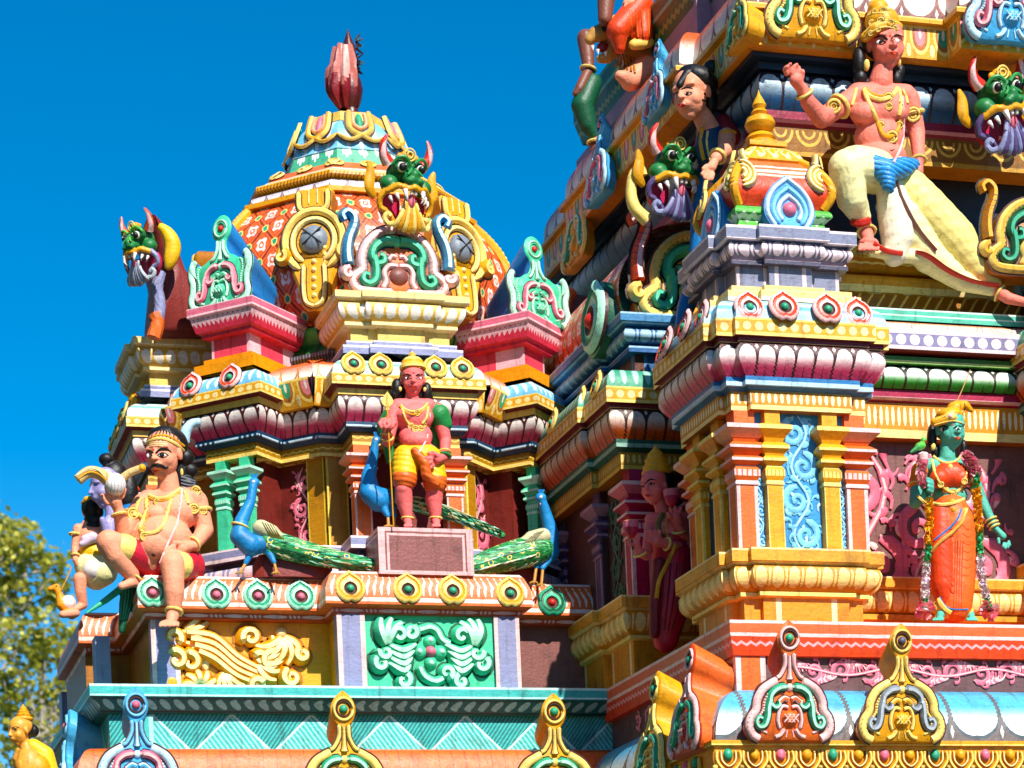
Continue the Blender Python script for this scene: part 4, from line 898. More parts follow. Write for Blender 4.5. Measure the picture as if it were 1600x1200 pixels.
# ------------------------------------------------------------------ the recess right of the corner turret
X0, X1 = 1.2, 3.1
rec = [(X0, 1.0), (X1, 1.0)]
Zr = {y: zY(1470, y, 1.0) for y in (690, 668, 640, 630, 618, 598, 588, 580, 570, 545, 537, 517, 510, 500, 492)}
mb = MB(); mb.quad((X0, 1.06, 5.14), (X1, 1.06, 5.14), (X1, 1.06, 7.0), (X0, 1.06, 7.0), paint('recess_brown', '7a5450', None)); mb.build('recess_wall', BT)
zg_ = {y: zY(1430, y, .95) for y in (962, 945, 935, 915, 905, 880)}
mb = MB(); band(mb, rec, [(-.1, 5.69), (.1, 5.69), (.1, 5.61), (.06, 5.60)], gslab, False); band(mb, rec, [(.06, 5.6), (.09, 5.52), (.06, 5.44), (.0, 5.42)], geggs, False, True); band(mb, rec, [(0, 5.42), (.04, 5.41), (.04, 5.37), (.0, 5.36), (.0, 5.14)], gslab, False); mb.build('gold_plinth', BT)
mb = MB(); band(mb, rec, [(-.1, Zr[640]+.02), (.05, Zr[640]+.02), (.05, Zr[690])], gbeam, False); band(mb, rec, [(.05, Zr[690]), (-.1, Zr[690])], 'golddk', False); mb.build('beam', BT)
run('magenta_fillet', BT, rec, [(-.1, Zr[618]), (.1, Zr[618]), (.1, Zr[630]), (.04, Zr[640]+.02)], paint('mag_fil', 'a01c44', [(ln(.45, .75), 'f4c8d0')]), False)
run('lotus_moulding', BT, rec, [(.12, Zr[580]-.01), (.17, Zr[588]-.08), (.12, Zr[618])], lotus('lotus_green_band', 'eaf2e6', '2f8a2c', '16281a', .19), False, True)
run('green_strip', BT, rec, [(-.1, Zr[570]), (.16, Zr[570]), (.16, Zr[580]-.005), (.05, Zr[580]-.01)], paint('lime_strip', '3c7a28', [(ln(.55, .9), 'd4e488')]), False)
mb = MB(); band(mb, rec, [(.24, Zr[537]), (.24, Zr[570]+.03)], paint('lavender_dots', '8680a4', [(ln(0, .1), 'f4d8de'), (ell(.115, .042, .45, .3), 'fbe6e6'), (ln(.8, 1), 'f4d8de')], wob=.003), False); band(mb, rec, [(.24, Zr[570]+.03), (.12, Zr[570]+.02)], 'maroon', False); mb.build('lavender_band', BT)
run('orange_canopy', BT, rec, [(-.2, Zr[510]), (.05, Zr[510]), (.14, Zr[517]-.04), (.22, Zr[537]+.03), (.24, Zr[537])], paint('canopy_peach', 'f2d6c4', [(lambda u, v: v.lt(.22), 'e89a70'), (lambda u, v: (((u.wrap(.3)/.12)*(u.wrap(.3)/.12)+((v-.05)/.75)*((v-.05)/.75))-1).abs().lt(.07)*v.gt(.1), 'b88878'), (lambda u, v: (((u.wrap(.3)/.085)*(u.wrap(.3)/.085)+((v-.05)/.5)*((v-.05)/.5))-1).abs().lt(.07)*v.gt(.1), 'b88878'), (vline(.3, .002, .2, .9), 'f2d6c4')], wob=.004), False, True)
mts = paint('teal_step', '54b49c', [(ln(0, .14), 'd8f0e4'), (ln(.5, .62), 'd8f0e4')])
mb = MB(); band(mb, rec, [(-.3, Zr[492]), (.09, Zr[492]), (.09, Zr[510])], mts, False); mb.build('teal_step', BT, False)
for w, x in ((.58, 1.62), (.5, 2.08), (.58, 2.5)):
    mb = MB(); vine(mb, frame((x, 1.05, 6.1), (1, 0, 0), (0, 0, 1)), w*1.15, 1.2, 'pink', 'pinklt', 'darkbrown', int(x*10)); mb.build('painted_vine', BT)
column(1.33, .92, 5.69, Zr[690], .14, BT, 'orange', 'pinklt', 'orangelt')
# horizontal vine painted along the frieze below the ledge
fv = frame((1.3, .08, (zl[1024]+zp)/2+.02), (1, 0, 0), (0, 0, 1)); hh = (zl[1024]-zp)
mb = MB(); r_ = random.Random(4)
pts = [(-.9+.06*i, hh*.12*math.sin(.06*i*8+.5)) for i in range(40)]; mb.stroke(fv, pts, .012, 'pink', 'pinklt', smooth=False, h=.3)
for i in range(10):
    x = -.86+.225*i; d = (-1)**i; acanthus(mb, fv, x, d*hh*.02, hh*.33, -d, 'pink', 'pinklt', r_, -pi*.8, 1.2)
    for k in range(7): lobe(mb, fv, x+.11+.028*k-.08, -d*hh*(.1-.02*k), d*(1.0+.2*k), hh*.42, .022, d*.6, 'pink' if k % 2 else 'pinklt')
mb.build('painted_vine', BT)
fv = frame((.08, 1.3, (zl[1024]+zp)/2+.02), (0, -1, 0), (0, 0, 1)); mb = MB()
for i in range(9): acanthus(mb, fv, -.98+.25*i, 0, hh*.27, (-1)**i, 'pink', 'pinklt', r_, -pi*.8, 1.2)
mb.build('painted_vine', BT)
# ------------------------------------------------------------------ right central bay, only its left flank shows
rb = [(2.93, -.1), (5, -.1), (5, 4), (2.93, 4)]
c3 = stack(rb, .13, orlot, grfil, rollg, beam2, bdots, 'greendk')
mb = MB(); vine(mb, frame((3.02, .95, 6.1), (0, -1, 0), (0, 0, 1)), .3, 1.0, 'greendk', 'grey', None, 9); mb.build('painted_vine', BT)
zb3 = zz[478]+.13
rb2 = offset_plan(rb, -.12, True); mb = MB(); band(mb, rb2, [(0, zb3+.1), (.06, zb3+.1), (.06, zb3)], 'crimson'); band(mb, rb2, [(-.04, zb3+.36), (-.04, zb3+.1)], 'darkbrown')
band(mb, rb2, [(.02, zb3+.52), (.06, zb3+.45), (.03, zb3+.38), (-.03, zb3+.35)], MATS['blue_eggs'], curve=True); band(mb, rb2, [(-.5, zb3+.64), (.1, zb3+.64), (.1, zb3+.54), (.02, zb3+.52)], MATS['blue_slab']); mb.build('blue_attic', BT)
# ------------------------------------------------------------------ upper storey: gold steps, dark niche, beam, blue lotus, gem cornice, orange canopy
up = [(1.02, 1.3), (6, 1.3), (6, 6.2), (1.02, 6.2)]
Yu = 1.22
zu = {y: zY(1440, y, Yu) for y in (505, 470, 462, 440, 432, 425, 402, 390, 252, 240, 208, 200, 188, 132, 120, 112)}
stripes = paint('gold_slant_stripes', '9a6410', [(hatch(.10, .16, .22), 'f0cc70')])
up0 = offset_plan(up, .04, True)
mb = MB(); band(mb, up0, [(.02, zu[462]), (.02, zu[505]-.02)], stripes); band(mb, up0, [(.02, zu[432]), (.1, zu[440]), (.1, zu[440]-.02), (.06, zu[462]), (.02, zu[462])], gslab)
band(mb, up0, [(.14, zu[425]+.05), (.13, zu[432]+.0), (.04, zu[432]-.01)], paint('gold_wavy', 'c88414', [(zig(.1, .45, .05, .09), 'f4e090')])); band(mb, up0, [(-.6, zu[402]), (.2, zu[402]), (.2, zu[425]+.05), (.14, zu[425]+.05)], gslab); mb.build('gold_steps', BT, False)
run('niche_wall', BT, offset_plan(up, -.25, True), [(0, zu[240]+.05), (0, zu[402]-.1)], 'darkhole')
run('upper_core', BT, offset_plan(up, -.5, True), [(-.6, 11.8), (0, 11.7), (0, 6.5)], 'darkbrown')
gar = paint('gold_arcs_beam', '8a5c10', [(lambda u, v: (((u.wrap(.24)/.1)*(u.wrap(.24)/.1)+((v-.1)/.5)*((v-.1)/.5))-1).abs().lt(.22)*v.gt(.1), 'd8b450'), (lambda u, v: (((u.wrap(.24)/.05)*(u.wrap(.24)/.05)+((v-.1)/.26)*((v-.1)/.26))-1).abs().lt(.35)*v.gt(.1), 'd8b450'), (ln(.84, 1), 'c89830')])
mb = MB(); band(mb, up, [(-.3, zu[208]), (0, zu[208]), (0, zu[252])], gar); band(mb, up, [(0, zu[252]), (-.3, zu[252])], 'golddk'); mb.build('beam', BT)
run('magenta_fillet', BT, up, [(-.3, zu[188]), (.05, zu[188]), (.05, zu[200]), (0, zu[208])], paint('mag_fil2', '8c1438', [(ln(.5, .75), 'd890a8')]))
run('lotus_moulding', BT, up, [(.09, zu[132]-.01), (.13, zu[132]-.12), (.10, zu[188]+.07), (.05, zu[188])], lotus('lotus_blue', 'b4ccd8', '14507c', '101c2c', .21), curve=True)
run('navy_fillet', BT, up, [(-.1, zu[112]+.1), (.2, zu[112]+.05), (.2, zu[120]), (.12, zu[120]-.005), (.12, zu[132]), (0, zu[132])], paint('navy_fil', '0c2038', [(ln(.4, .5), '1c4c78')]))
upc = [(.764, 1.0), (2.42, 1.0), (2.42, .76), (6, .76), (6, 6.4), (.764, 6.4), (.764, 5.3), (.64, 5.3), (.64, 2.2), (.764, 2.2)]
zg0 = 9.76; zg1_ = zg0+.26
mb = MB(); band(mb, upc, [(.03, zg1_+.045), (.05, zg1_+.04), (.05, zg1_), (.0, zg1_-.005)], paint('gold_strip2', COL['gold'], [(ln(.2, .5), COL['goldlt'])])); band(mb, upc, [(.0, zg1_), (.0, zg0)], fri); band(mb, upc, [(0, zg0), (-.3, zg0-.02)], 'yelorg'); cg = mb.build('gem_frieze', BT)
canor = lotus('canopy_orange_up', 'f4ece4', 'd8602c', '7a4a44', .3, flip=True, tip=.3, dark='8a5a50')
run('orange_canopy', BT, upc, [(-.35, zg1_+.42), (-.2, zg1_+.42), (-.1, zg1_+.37), (-.02, zg1_+.24), (.0, zg1_+.045)], canor, curve=True)
run('pink_frieze', BT, offset_plan(upc, -.28, True), [(0, zg1_+.8), (0, zg1_+.4)], 'mauve')
mb = MB(); vine(mb, frame((1.75, 1.27, zg1_+.6), (0, 0, 1), (-1, 0, 0)), .35, 1.0, 'pink', 'pinklt', None, 15); mb.build('painted_vine', BT)
grl = paint('green_ledge', '1c5a3c', [(ln(0, .09), '4c9a70'), (ln(.38, .46), '7ab49a'), (zig(.1, .75, .05, .05), '8a9448'), (lambda u, v: v.gt(.46)*v.lt(.6), '4c5a1c')])
gpl = [(.98, 1.2), (6, 1.2), (6, 5.6), (.86, 5.6), (.86, 2.5), (.98, 2.5)]
zgl = zg1_+.72
mb = MB(); band(mb, gpl, [(-.6, zgl+.36), (.0, zgl+.36)], 'greendk'); band(mb, gpl, [(0, zgl+.36), (0, zgl+.22), (-.06, zgl)], grl); band(mb, gpl, [(-.06, zgl), (-.3, zgl-.01)], 'greendk'); mb.build('green_ledge', BT)
run('green_wall', BT, offset_plan(gpl, -.22, True), [(0, zgl), (0, zg1_+.3)], paint('green_wallp', '14402c', [(vline(.5, .05), '2c7a54')]))
run('crown_wall', BT, [(1.7, 1.9), (6, 1.9), (6, 5), (1.7, 5)], [(0, zgl+2.2), (0, zgl+.3)], paint('bare_plaster', '8a908c', None, wear=1.3))

gable(frame(PYp(1622, 428, .7), (1, 0, 0), (0, .05, 1), .8), 'shade-darkened gold arched gable with green scrolls at the right edge below the tilted monster face', ('golddk', 'goldlt', 'gold', 'greendk', 'sea', 'golddk', 'gold', 'golddk'))  # gold and green taken darker to paint in the shade at this edge
# ================================================================== sculpted figures: voxel-fused bodies painted by region
import numpy as np
from mathutils.bvhtree import BVHTree
IMR = RT*math.cos(ROLL) - V3((0, 0, math.sin(ROLL)))      # picture-right / picture-up directions in the world
IMU = RT*math.sin(ROLL) + V3((0, 0, math.cos(ROLL)))
def pxk(p): return (V3(p)-CAM).dot(VW)/F
paint('eye_white', 'f2ece6', None, rough=.6, wear=0, bump=0); paint('pupil', '0c0a0a', None, rough=.7, wear=0, bump=0); paint('eye_line', '0c0a0a', None, rough=.9, wear=0, bump=0)
class Fig:
    """a sculpture; joints are given as points along the photograph's sight lines at a chosen depth"""
    def __init__(s, name, label, cat, Y, base, group=None):
        s.Y = Y; s.k = pxk(PYp(*base, Y)); s.t = thing(name, label, cat, PYp(*base, Y), group); s.trees = []
    def j(s, x, y, d=0): return PYp(x, y, s.Y+d)
    def cap(s, m, *jt):      # chain of (x, y, depth, radius px): tapered limb
        return [('c', s.j(*a[:3]), s.j(*b[:3]), a[3]*s.k, b[3]*s.k, m) for a, b in zip(jt[:-1], jt[1:])]
    def ell(s, m, x, y, d, rx, ry, rz=None, ang=0):
        rz = rz if rz is not None else (rx+ry)/2; a = math.radians(ang); U = IMR*math.cos(a)+IMU*math.sin(a); W = IMU*math.cos(a)-IMR*math.sin(a)
        return [('e', s.j(x, y, d), (rx*s.k, ry*s.k, rz*s.k), Matrix((U, W, U.cross(W))).transposed(), m)]
    def blob(s, name, prims, vox=1.3, sm=3, parent=None, track=True, folds=None):
        mb = MB()
        for p in prims:
            if p[0] == 'c':
                A, B, r0, r1 = p[1:5]; ax = B-A; L = ax.length or 1e-4; q = ax.to_track_quat('Z', 'Y').to_matrix().to_4x4()
                prof = [(r0*math.sin(a)+1e-5, -r0*math.cos(a)) for a in [pi/2*i/4 for i in range(5)]] + [(r1*math.cos(a)+1e-5, L+r1*math.sin(a)) for a in [pi/2*i/4 for i in range(5)]]
                mb.lathe(prof, 'white', 20, Matrix.Translation(A) @ q)
            else: mb.ball(p[1], p[2], 'white', 22, p[3])
        me = bpy.data.meshes.new('tmp'); me.from_pydata(mb.v, [], mb.f); o = bpy.data.objects.new(name, me); C.objects.link(o)
        md = o.modifiers.new('r', 'REMESH'); md.mode = 'VOXEL'; md.voxel_size = vox*s.k
        if sm: q = o.modifiers.new('s', 'SMOOTH'); q.factor = .5; q.iterations = sm*2
        dg = bpy.context.evaluated_depsgraph_get(); m2 = bpy.data.meshes.new_from_object(o.evaluated_get(dg)); o.modifiers.clear(); o.data = m2; bpy.data.meshes.remove(me); m2.name = name
        if folds:   # carved drapery: ripples across a direction, grooves painted in a second colour
            fd, wl, amp, gm = folds; fd = (IMR*fd[0]+IMU*fd[1]).normalized(); nv = len(m2.vertices); co = np.empty(nv*3); no = np.empty(nv*3); m2.vertices.foreach_get('co', co); m2.vertices.foreach_get('normal', no); co = co.reshape(-1, 3); no = no.reshape(-1, 3)
            sd = np.array(IMR*fd.dot(IMU)*-1+IMU*fd.dot(IMR)); lat_ = co@sd/s.k; al = co@np.array(fd)/s.k
            ph = 2*pi*al/wl + 1.3*np.sin(lat_/wl*.55) + .8*np.sin(al/wl*.9+lat_/wl*.3); sn = np.sin(ph); co += no*((np.abs(sn)**.7*np.sign(sn))*amp*s.k)[:, None]; m2.vertices.foreach_set('co', co.ravel()); m2.update()
            foldv = sn
        mats = []
        for p in prims:
            if p[-1] not in mats: mats.append(p[-1])
        for m in mats: m2.materials.append(M(m) if isinstance(m, str) else m)
        n = len(m2.polygons)
        if len(mats) > 1:
            cen = np.empty(n*3); m2.polygons.foreach_get('center', cen); cen = cen.reshape(-1, 3); best = np.full(n, 1e9); idx = np.zeros(n, int)
            for p in prims:
                if p[0] == 'c':
                    A, B = np.array(p[1]), np.array(p[2]); ab = B-A; t = np.clip((cen-A)@ab/max(ab@ab, 1e-9), 0, 1); d = np.linalg.norm(cen-A-t[:, None]*ab, axis=1)-(p[3]+(p[4]-p[3])*t)
                else:
                    R = np.array(p[3]); l = (cen-np.array(p[1]))@R/np.array(p[2]); d = (np.linalg.norm(l, axis=1)-1)*min(p[2])
                w = d < best; best[w] = d[w]; idx[w] = mats.index(p[-1])
            m2.polygons.foreach_set('material_index', idx.astype(np.int32))
        if folds and folds[3]:
            gi = len(m2.materials); m2.materials.append(M(folds[3])); cur = np.empty(n, np.int32); m2.polygons.foreach_get('material_index', cur); fm = np.array([foldv[list(p.vertices)].mean() for p in m2.polygons]); cur[(fm < -.6) & (cur == 0)] = gi; m2.polygons.foreach_set('material_index', cur)
        m2.shade_smooth(); par = parent or s.t; o.parent = par; o.matrix_parent_inverse = Matrix.Translation(parent_loc(par)).inverted()
        if track: s.trees.append(BVHTree.FromPolygons([v.co[:] for v in m2.vertices], [p.vertices[:] for p in m2.polygons]))
        return o
    def hit(s, x, y, off=0):
        d = ray(x, y).normalized(); best = None
        for t in s.trees:
            h, n, i, dist = t.ray_cast(CAM, d)
            if h is not None and (best is None or dist < best[1]): best = (h, dist)
        if best is None: return s.j(x, y)-d*off
        return best[0]-d*off
    def fr(s, x, y, off=0): 
        N = -ray(x, y).normalized(); U = (IMR-N*IMR.dot(N)).normalized(); return (s.hit(x, y, off*s.k), U, N.cross(U), N)
    def cord(s, mb, pts, r, m, n=6, off=.4, sm=True, dens=4, flat=1.0):
        if m in ('gold', 'goldlt') and not callable(r): r *= .8
        if sm and len(pts) > 2: pts = spline(pts, dens)
        P = [s.hit(x, y, r*off*s.k if not callable(r) else r(.5)*off*s.k) for x, y in pts]
        for _ in range(2): P = [P[0]]+[(P[i-1]+P[i]*2+P[i+1])/4 for i in range(1, len(P)-1)]+[P[-1]]
        mb.tube(P, (lambda t: r(t)*s.k) if callable(r) else r*s.k, m, n, flat=flat)
    def dab(s, mb, x, y, rx, ry, m, h=None, ang=0, off=0):
        O, U, V_, N = s.fr(x, y, off); a = math.radians(ang); U2 = U*math.cos(a)+V_*math.sin(a); W2 = V_*math.cos(a)-U*math.sin(a)
        mb.dome((O-N*(.25*min(rx, ry)*s.k), U2, W2, N), (0, 0), rx*s.k, m, (h if h is not None else min(rx, ry)*.7)*s.k, 12, ry=ry*s.k)
    def jewel(s, name, items, parent=None):
        """items: ('t', pts, r, mat) draped cords | ('d', x, y, rx, ry, mat[, h, ang]) dabs"""
        if name in ('earrings', 'shoulder_tassels', 'pendants') and len(items) > 1:
            for it in items: s.jewel(name[:-1], [it], parent)
            return
        mb = MB()
        for it in items:
            if it[0] == 't': s.cord(mb, *it[1:])
            else: s.dab(mb, *it[1:])
        return mb.build(name, parent or s.t)
    def ring(s, mb, a, b, r, th, m, n=16):   # bangle round the limb axis a->b at a
        A, B = V3(a), V3(b); ax = (B-A).normalized(); q = ax.to_track_quat('Z', 'Y').to_matrix(); P = [A + q @ V3((r*s.k*math.cos(2*pi*i/n), r*s.k*math.sin(2*pi*i/n), 0)) for i in range(n+1)]
        mb = MB(); mb.tube(P, th*s.k, m, 6, up=ax); mb.build('bangle', s.t)
    def eye(s, x, y, w, h, ang=0, look=0, lid=.22, brow=None, bt=1.2, par=None):
        a = math.radians(ang); ca, sa = math.cos(a), math.sin(a)
        R = lambda dx, dy: (x+dx*ca+dy*sa, y-dx*sa+dy*ca)
        mb = MB(); s.dab(mb, x, y, w, h, 'eye_white', h*.35, ang); s.dab(mb, *R(look, 0), h*1.05, h*1.0, 'pupil', h*.6, ang); mb.build('eye', par or s.t)
        mb = MB(); s.cord(mb, [R(-w*1.05, h*.15), R(-w*.4, -h*.8), R(w*.3, -h*.85), R(w*1.25, h*.05)], max(.4, h*lid*.9), 'eye_line', off=.9)
        s.cord(mb, [R(-w*.9, h*.35), R(0, h*.95), R(w*1.0, h*.3)], max(.22, h*lid*.6), 'eye_line', off=.9); mb.build('eyelid', par or s.t)
        if brow: mb = MB(); s.cord(mb, brow, lambda t: bt*.72*(.45+.75*math.sin(pi*min(1, .25+.7*t))), 'eye_line', off=.35); mb.build('eyebrow', par or s.t)
def headprims(f, x, y, d, h, yaw, m, lips='red', pitch=-13, ears=True):
    """head prims about its centre (x, y, depth d); h = chin-to-crown in px; yaw>0 turns the face to the picture's left"""
    k = f.k*h; c = f.j(x, y, d); yw = math.radians(yaw); fw = V3((-math.sin(yw), -math.cos(yw), 0)); r = V3((math.cos(yw), -math.sin(yw), 0)); u = V3((0, 0, 1))
    if pitch: p_ = math.radians(pitch); fw, u = fw*math.cos(p_)+u*math.sin(p_), u*math.cos(p_)-fw*math.sin(p_)
    Rm = Matrix((r, fw, u)).transposed(); L = lambda a, b, e: c+(r*a+fw*b+u*e)*k
    E_ = lambda a, b, e, ra, rb, re, mm=m: ('e', L(a, b, e), (ra*k, rb*k, re*k), Rm, mm)
    out = [E_(0, -.05, .14, .36, .42, .37), E_(0, .10, -.10, .305, .31, .38), E_(0, .20, -.38, .13, .13, .12), E_(.15, .21, -.13, .15, .14, .16), E_(-.15, .21, -.13, .15, .14, .16),
           E_(.14, .29, .13, .13, .07, .05), E_(-.14, .29, .13, .13, .07, .05), E_(0, .36, -.20, .13, .09, .10),
           ('c', L(0, .36, .10), L(0, .475, -.075), .034*k, .05*k, m), E_(.05, .425, -.085, .04, .05, .032), E_(-.05, .425, -.085, .04, .05, .032)]
    f.hd = (L, k)
    if ears: out += [E_(.35, -.02, -.04, .05, .08, .13), E_(-.35, -.02, -.04, .05, .08, .13)]
    return out, L
def proj(p):
    d = V3(p)-CAM; z = d.dot(VW); a, b = F*d.dot(RT)/z, F*d.z/z; c, s = math.cos(ROLL), math.sin(ROLL); return PX+a*c-b*s, PY-a*s-b*c
def lips(f, m='red', w=1.0, ang=0, at=None):
    L, k = f.hd; x, y = at or proj(L(0, .44, -.225)); h = k/f.k
    mb = MB(); f.dab(mb, x-.035*h*w, y-.012*h, .05*h*w, .018*h, m, .02*h, ang+8); f.dab(mb, x+.035*h*w, y-.012*h, .05*h*w, .018*h, m, .02*h, ang-8); f.dab(mb, x, y+.022*h, .058*h*w, .024*h, m, .028*h, ang)
    f.cord(mb, [(x-.09*h*w, y), (x, y+.006*h), (x+.09*h*w, y)], .006*h, 'maroon', off=1.6); mb.build('lips', f.t)
def hand(f, m, wrist, palm, fingers, thumb, rp=6, rf=2.2):
    """palm blob from the wrist, then separate finger chains (lists of x, y, d) and a thumb from the palm's side"""
    out = f.cap(m, (*wrist, rp*.75), (*palm, rp))
    for i, c in enumerate(fingers): out += f.cap(m, *[(*p, rf*(1.15-.18*k)) for k, p in enumerate(c)])
    out += f.cap(m, *[(*p, rf*(1.3-.2*k)) for k, p in enumerate(thumb)])
    return out
def lathe_at(name, f, x, y, d, prof, mats, n=20, tiltx=0, tilty=0, parent=None):
    """turned ornament standing at a point; profile in px (radius, height)"""
    k = f.k; c = f.j(x, y, d); mb = MB()
    mb.lathe([(r*k, z*k) for r, z in prof], None, n, Matrix.Translation(c) @ Matrix.Rotation(tiltx, 4, 'X') @ Matrix.Rotation(tilty, 4, 'Y'), mats if isinstance(mats, list) else [mats]*(len(prof)-1)); return mb.build(name, parent or f.t, True, 35)
def medal(f, mb, x, y, r, m='goldlt', c='gold'):
    O, U, W, N = f.fr(x, y); k = f.k; mb = MB()
    for q, w in ((r*.85, .22*r), (r*.42, .16*r)):
        mb.stroke((O, U, W, N), [(q*k*math.cos(2*pi*i/16), q*k*math.sin(2*pi*i/16)) for i in range(17)], w*k, m, m, smooth=False, h=.7, edge='golddk')
    mb.dome((O-N*.001, U, W, N), (0, 0), r*.25*k, c, r*.25*k, 8); mb.dome((O-N*.003, U, W, N), (0, 0), r*.8*k, c, .006, 12); mb.build('pendant', f.t, True, 50)
# ------------------------------------------------------------------ standing deity with spear on the maroon pedestal
ped_pt = PYp(590, 823, 2.87); pe2 = PYp(738, 826, 2.87)
ped = MB(); PZ = ped_pt.z
pedm = paint('pedestal_maroon', '8a5450', [(lambda u, v: (u.abs().gt(.34)).max((v-.5).abs().gt(.42)), 'e8b8b8'), (lambda u, v: ((u.abs()-.315).abs().lt(.01)*v.gt(.14)).max((v-.15).abs().lt(.025)*u.abs().lt(.325)), 'e8b8b8')], wear=1.2, wob=.003)
ped.box((ped_pt.x, 2.87, 6.07), (pe2.x, 3.36, PZ), pedm)
tag(ped.build('pedestal', None, False), 'maroon block pedestal with pink painted border under the standing spear statue', 'pedestal')
f = Fig('deity_statue', 'pink statue in yellow shorts and green shawl standing on the maroon pedestal', 'statue', 3.0, (660, 822)); m = 'skinpk'
hp, L = headprims(f, 645, 593, 0, 50, 13, m)
b = hp + f.cap(m, (644, 612, .02, 10), (643, 632, .04, 12)) + f.cap(m, (622, 636, .03, 13), (670, 636, .03, 13)) + f.ell(m, 645, 652, .02, 33, 24, 20) + f.ell(m, 633, 648, -.03, 15, 11, 12) + f.ell(m, 658, 648, -.03, 15, 11, 12) + f.ell(m, 649, 682, .02, 27, 22, 19) + f.ell(m, 651, 690, -.02, 22, 14, 18) + f.ell(m, 653, 708, .03, 33, 18, 21)
b += f.cap(m, (616, 640, .03, 12), (606, 690, .0, 9), (605, 684, -.14, 8), (604, 672, -.2, 6.5))
b += hand(f, m, (604, 674, -.2), (606, 663, -.22), [[(612, 660, -.24), (614, 666, -.26), (609, 669, -.27)], [(609, 657, -.24), (609, 664, -.28), (605, 668, -.28)], [(603, 655, -.24), (600, 662, -.28), (602, 668, -.28)], [(598, 656, -.23), (593, 662, -.26), (596, 668, -.27)]], [(612, 667, -.23), (617, 661, -.25)], 9, 3.1)
b += f.cap(m, (684, 642, .03, 13), (696, 688, .05, 9.5), (695, 714, -.04, 7))
b += hand(f, m, (694, 714, -.04), (684, 718, -.1), [[(676, 712, -.13), (670, 708, -.14)], [(674, 717, -.13), (665, 716, -.15)], [(674, 722, -.13), (666, 725, -.14)], [(677, 727, -.12), (671, 732, -.12)]], [(684, 712, -.13), (676, 707, -.14)], 8, 3)
for hx, kx, cx, ax in ((632, 630, 631, 637), (674, 680, 678, 681)):
    b += f.cap(m, (hx, 720, .03, 18), (kx, 762, .0, 13.5), (cx, 780, .03, 14), (ax, 812, .04, 7.5)) + f.ell(m, kx, 763, -.03, 9, 9, 8)
    b += f.cap(m, (ax, 814, .03, 7), (ax+1, 820, -.06, 5.5)) + [p for i in range(4) for p in f.cap(m, (ax-4+3.2*i, 820.5, -.08, 2.4), (ax-5+3.6*i, 822, -.11, 1.9))]
body = f.blob('body', b, 1.2, 3)
g = f.ell('yellow', 653, 712, .02, 37, 20, 25) + f.cap('yellow', (634, 716, .02, 21), (632, 744, .0, 20)) + f.cap('yellow', (672, 718, .02, 21), (680, 750, .0, 19)) + f.cap('orange', (632, 746, .0, 20.3), (632, 748, .0, 20.3)) + f.cap('orange', (680, 752, .0, 19.4), (680, 755, .0, 19)) + f.cap('orange', (648, 704, -.1, 6), (664, 722, -.12, 8), (666, 742, -.1, 8), (682, 755, -.09, 6))
f.blob('shorts', g, 1.2, 2, folds=((.25, 1), 8, .28, None))
f.blob('shawl', f.cap('green', (628, 634, .05, 11), (612, 648, .06, 14), (600, 665, .12, 12), (605, 690, .14, 9), (610, 720, .16, 7)) + f.cap('green', (668, 633, .05, 10), (686, 648, .03, 17), (692, 662, .05, 15)) + f.cap('green', (672, 640, .14, 14), (680, 700, .18, 10)), 1.4, 2)
f.blob('hair', f.ell('black', 644, 588, .05, 20, 22, 20) + f.ell('black', 620, 606, .05, 9, 15, 9) + f.ell('black', 616, 616, .06, 7, 9, 8) + f.ell('black', 667, 612, .05, 8, 15, 9) + f.ell('black', 670, 621, .06, 7, 8, 8) + f.ell('black', 644, 612, .1, 22, 20, 10), 1.3, 1)
f.eye(637, 591, 4.3, 2.1, -3, .4, brow=[(642, 587), (636, 584), (629, 587)]); f.eye(655, 591, 4.3, 2.1, 3, .4, brow=[(650, 587), (656, 584), (663, 587)])
f.jewel('mark', [('d', 646, 583, 1.4, 2.2, 'crimson')]); lips(f, 'red')
mb = MB(); k = f.k
lathe_at('crown', f, 645, 579, .0, [(19, 0), (21, 2), (21, 6), (19, 8), (18, 9), (17, 14), (12, 19), (7, 21), (5, 22), (6, 25), (3, 28), (.5, 30)], ['gold', 'goldlt', 'gold', 'goldlt', 'gold', 'goldlt', 'gold', 'gold', 'goldlt', 'gold', 'goldlt'])
mb = MB()
for i in range(-2, 3): medal(f, mb, 645+i*7.5, 571+abs(i)*1.5-(3 if i == 0 else 0), 4.2 if i else 6)
mb.build('crown_rosettes', f.t, True, 50)
f.jewel('necklace', [('t', [(626, 632), (634, 640), (646, 643), (660, 639), (668, 630)], 2.2, 'goldlt'), ('t', [(624, 634), (634, 644), (647, 648), (661, 643), (669, 632)], 1.6, 'gold')] + [('t', [(629, 637), (632, 652), (640, 664)], 2.8, 'goldlt'), ('t', [(669, 636), (667, 652), (660, 662)], 2.8, 'goldlt')])
mb = MB()
for x, y, r in ((652, 645, 5), (642, 666, 5), (649, 670, 5.5), (657, 670, 5), (662, 664, 4.5)): medal(f, mb, x, y, r)
mb.build('pendants', f.t, True, 50)
f.jewel('sacred_thread', [('t', [(672, 645), (671, 668), (665, 690), (655, 706)], 1.2, 'white')]); f.jewel('navel', [('d', 655, 688, 1.2, 1.5, 'maroon', .3)])
mb = MB()
for a, bb, r in (((604, 678, -.19), (604, 670, -.2), 8.5), ((605, 684, -.16), (604, 674, -.2), 9), ((695, 706, -.03), (695, 714, -.04), 9), ((637, 810, .04), (637, 816, .04), 9.5), ((681, 810, .04), (681, 816, .04), 9.5)): f.ring(mb, f.j(*a), f.j(*bb), r, 1.5, 'goldlt')
mb.build('bangles', f.t); mb = MB(); f.ring(mb, f.j(695, 712, -.04), f.j(694, 720, -.05), 9, 2.2, 'green'); mb.build('wrist_band', f.t)
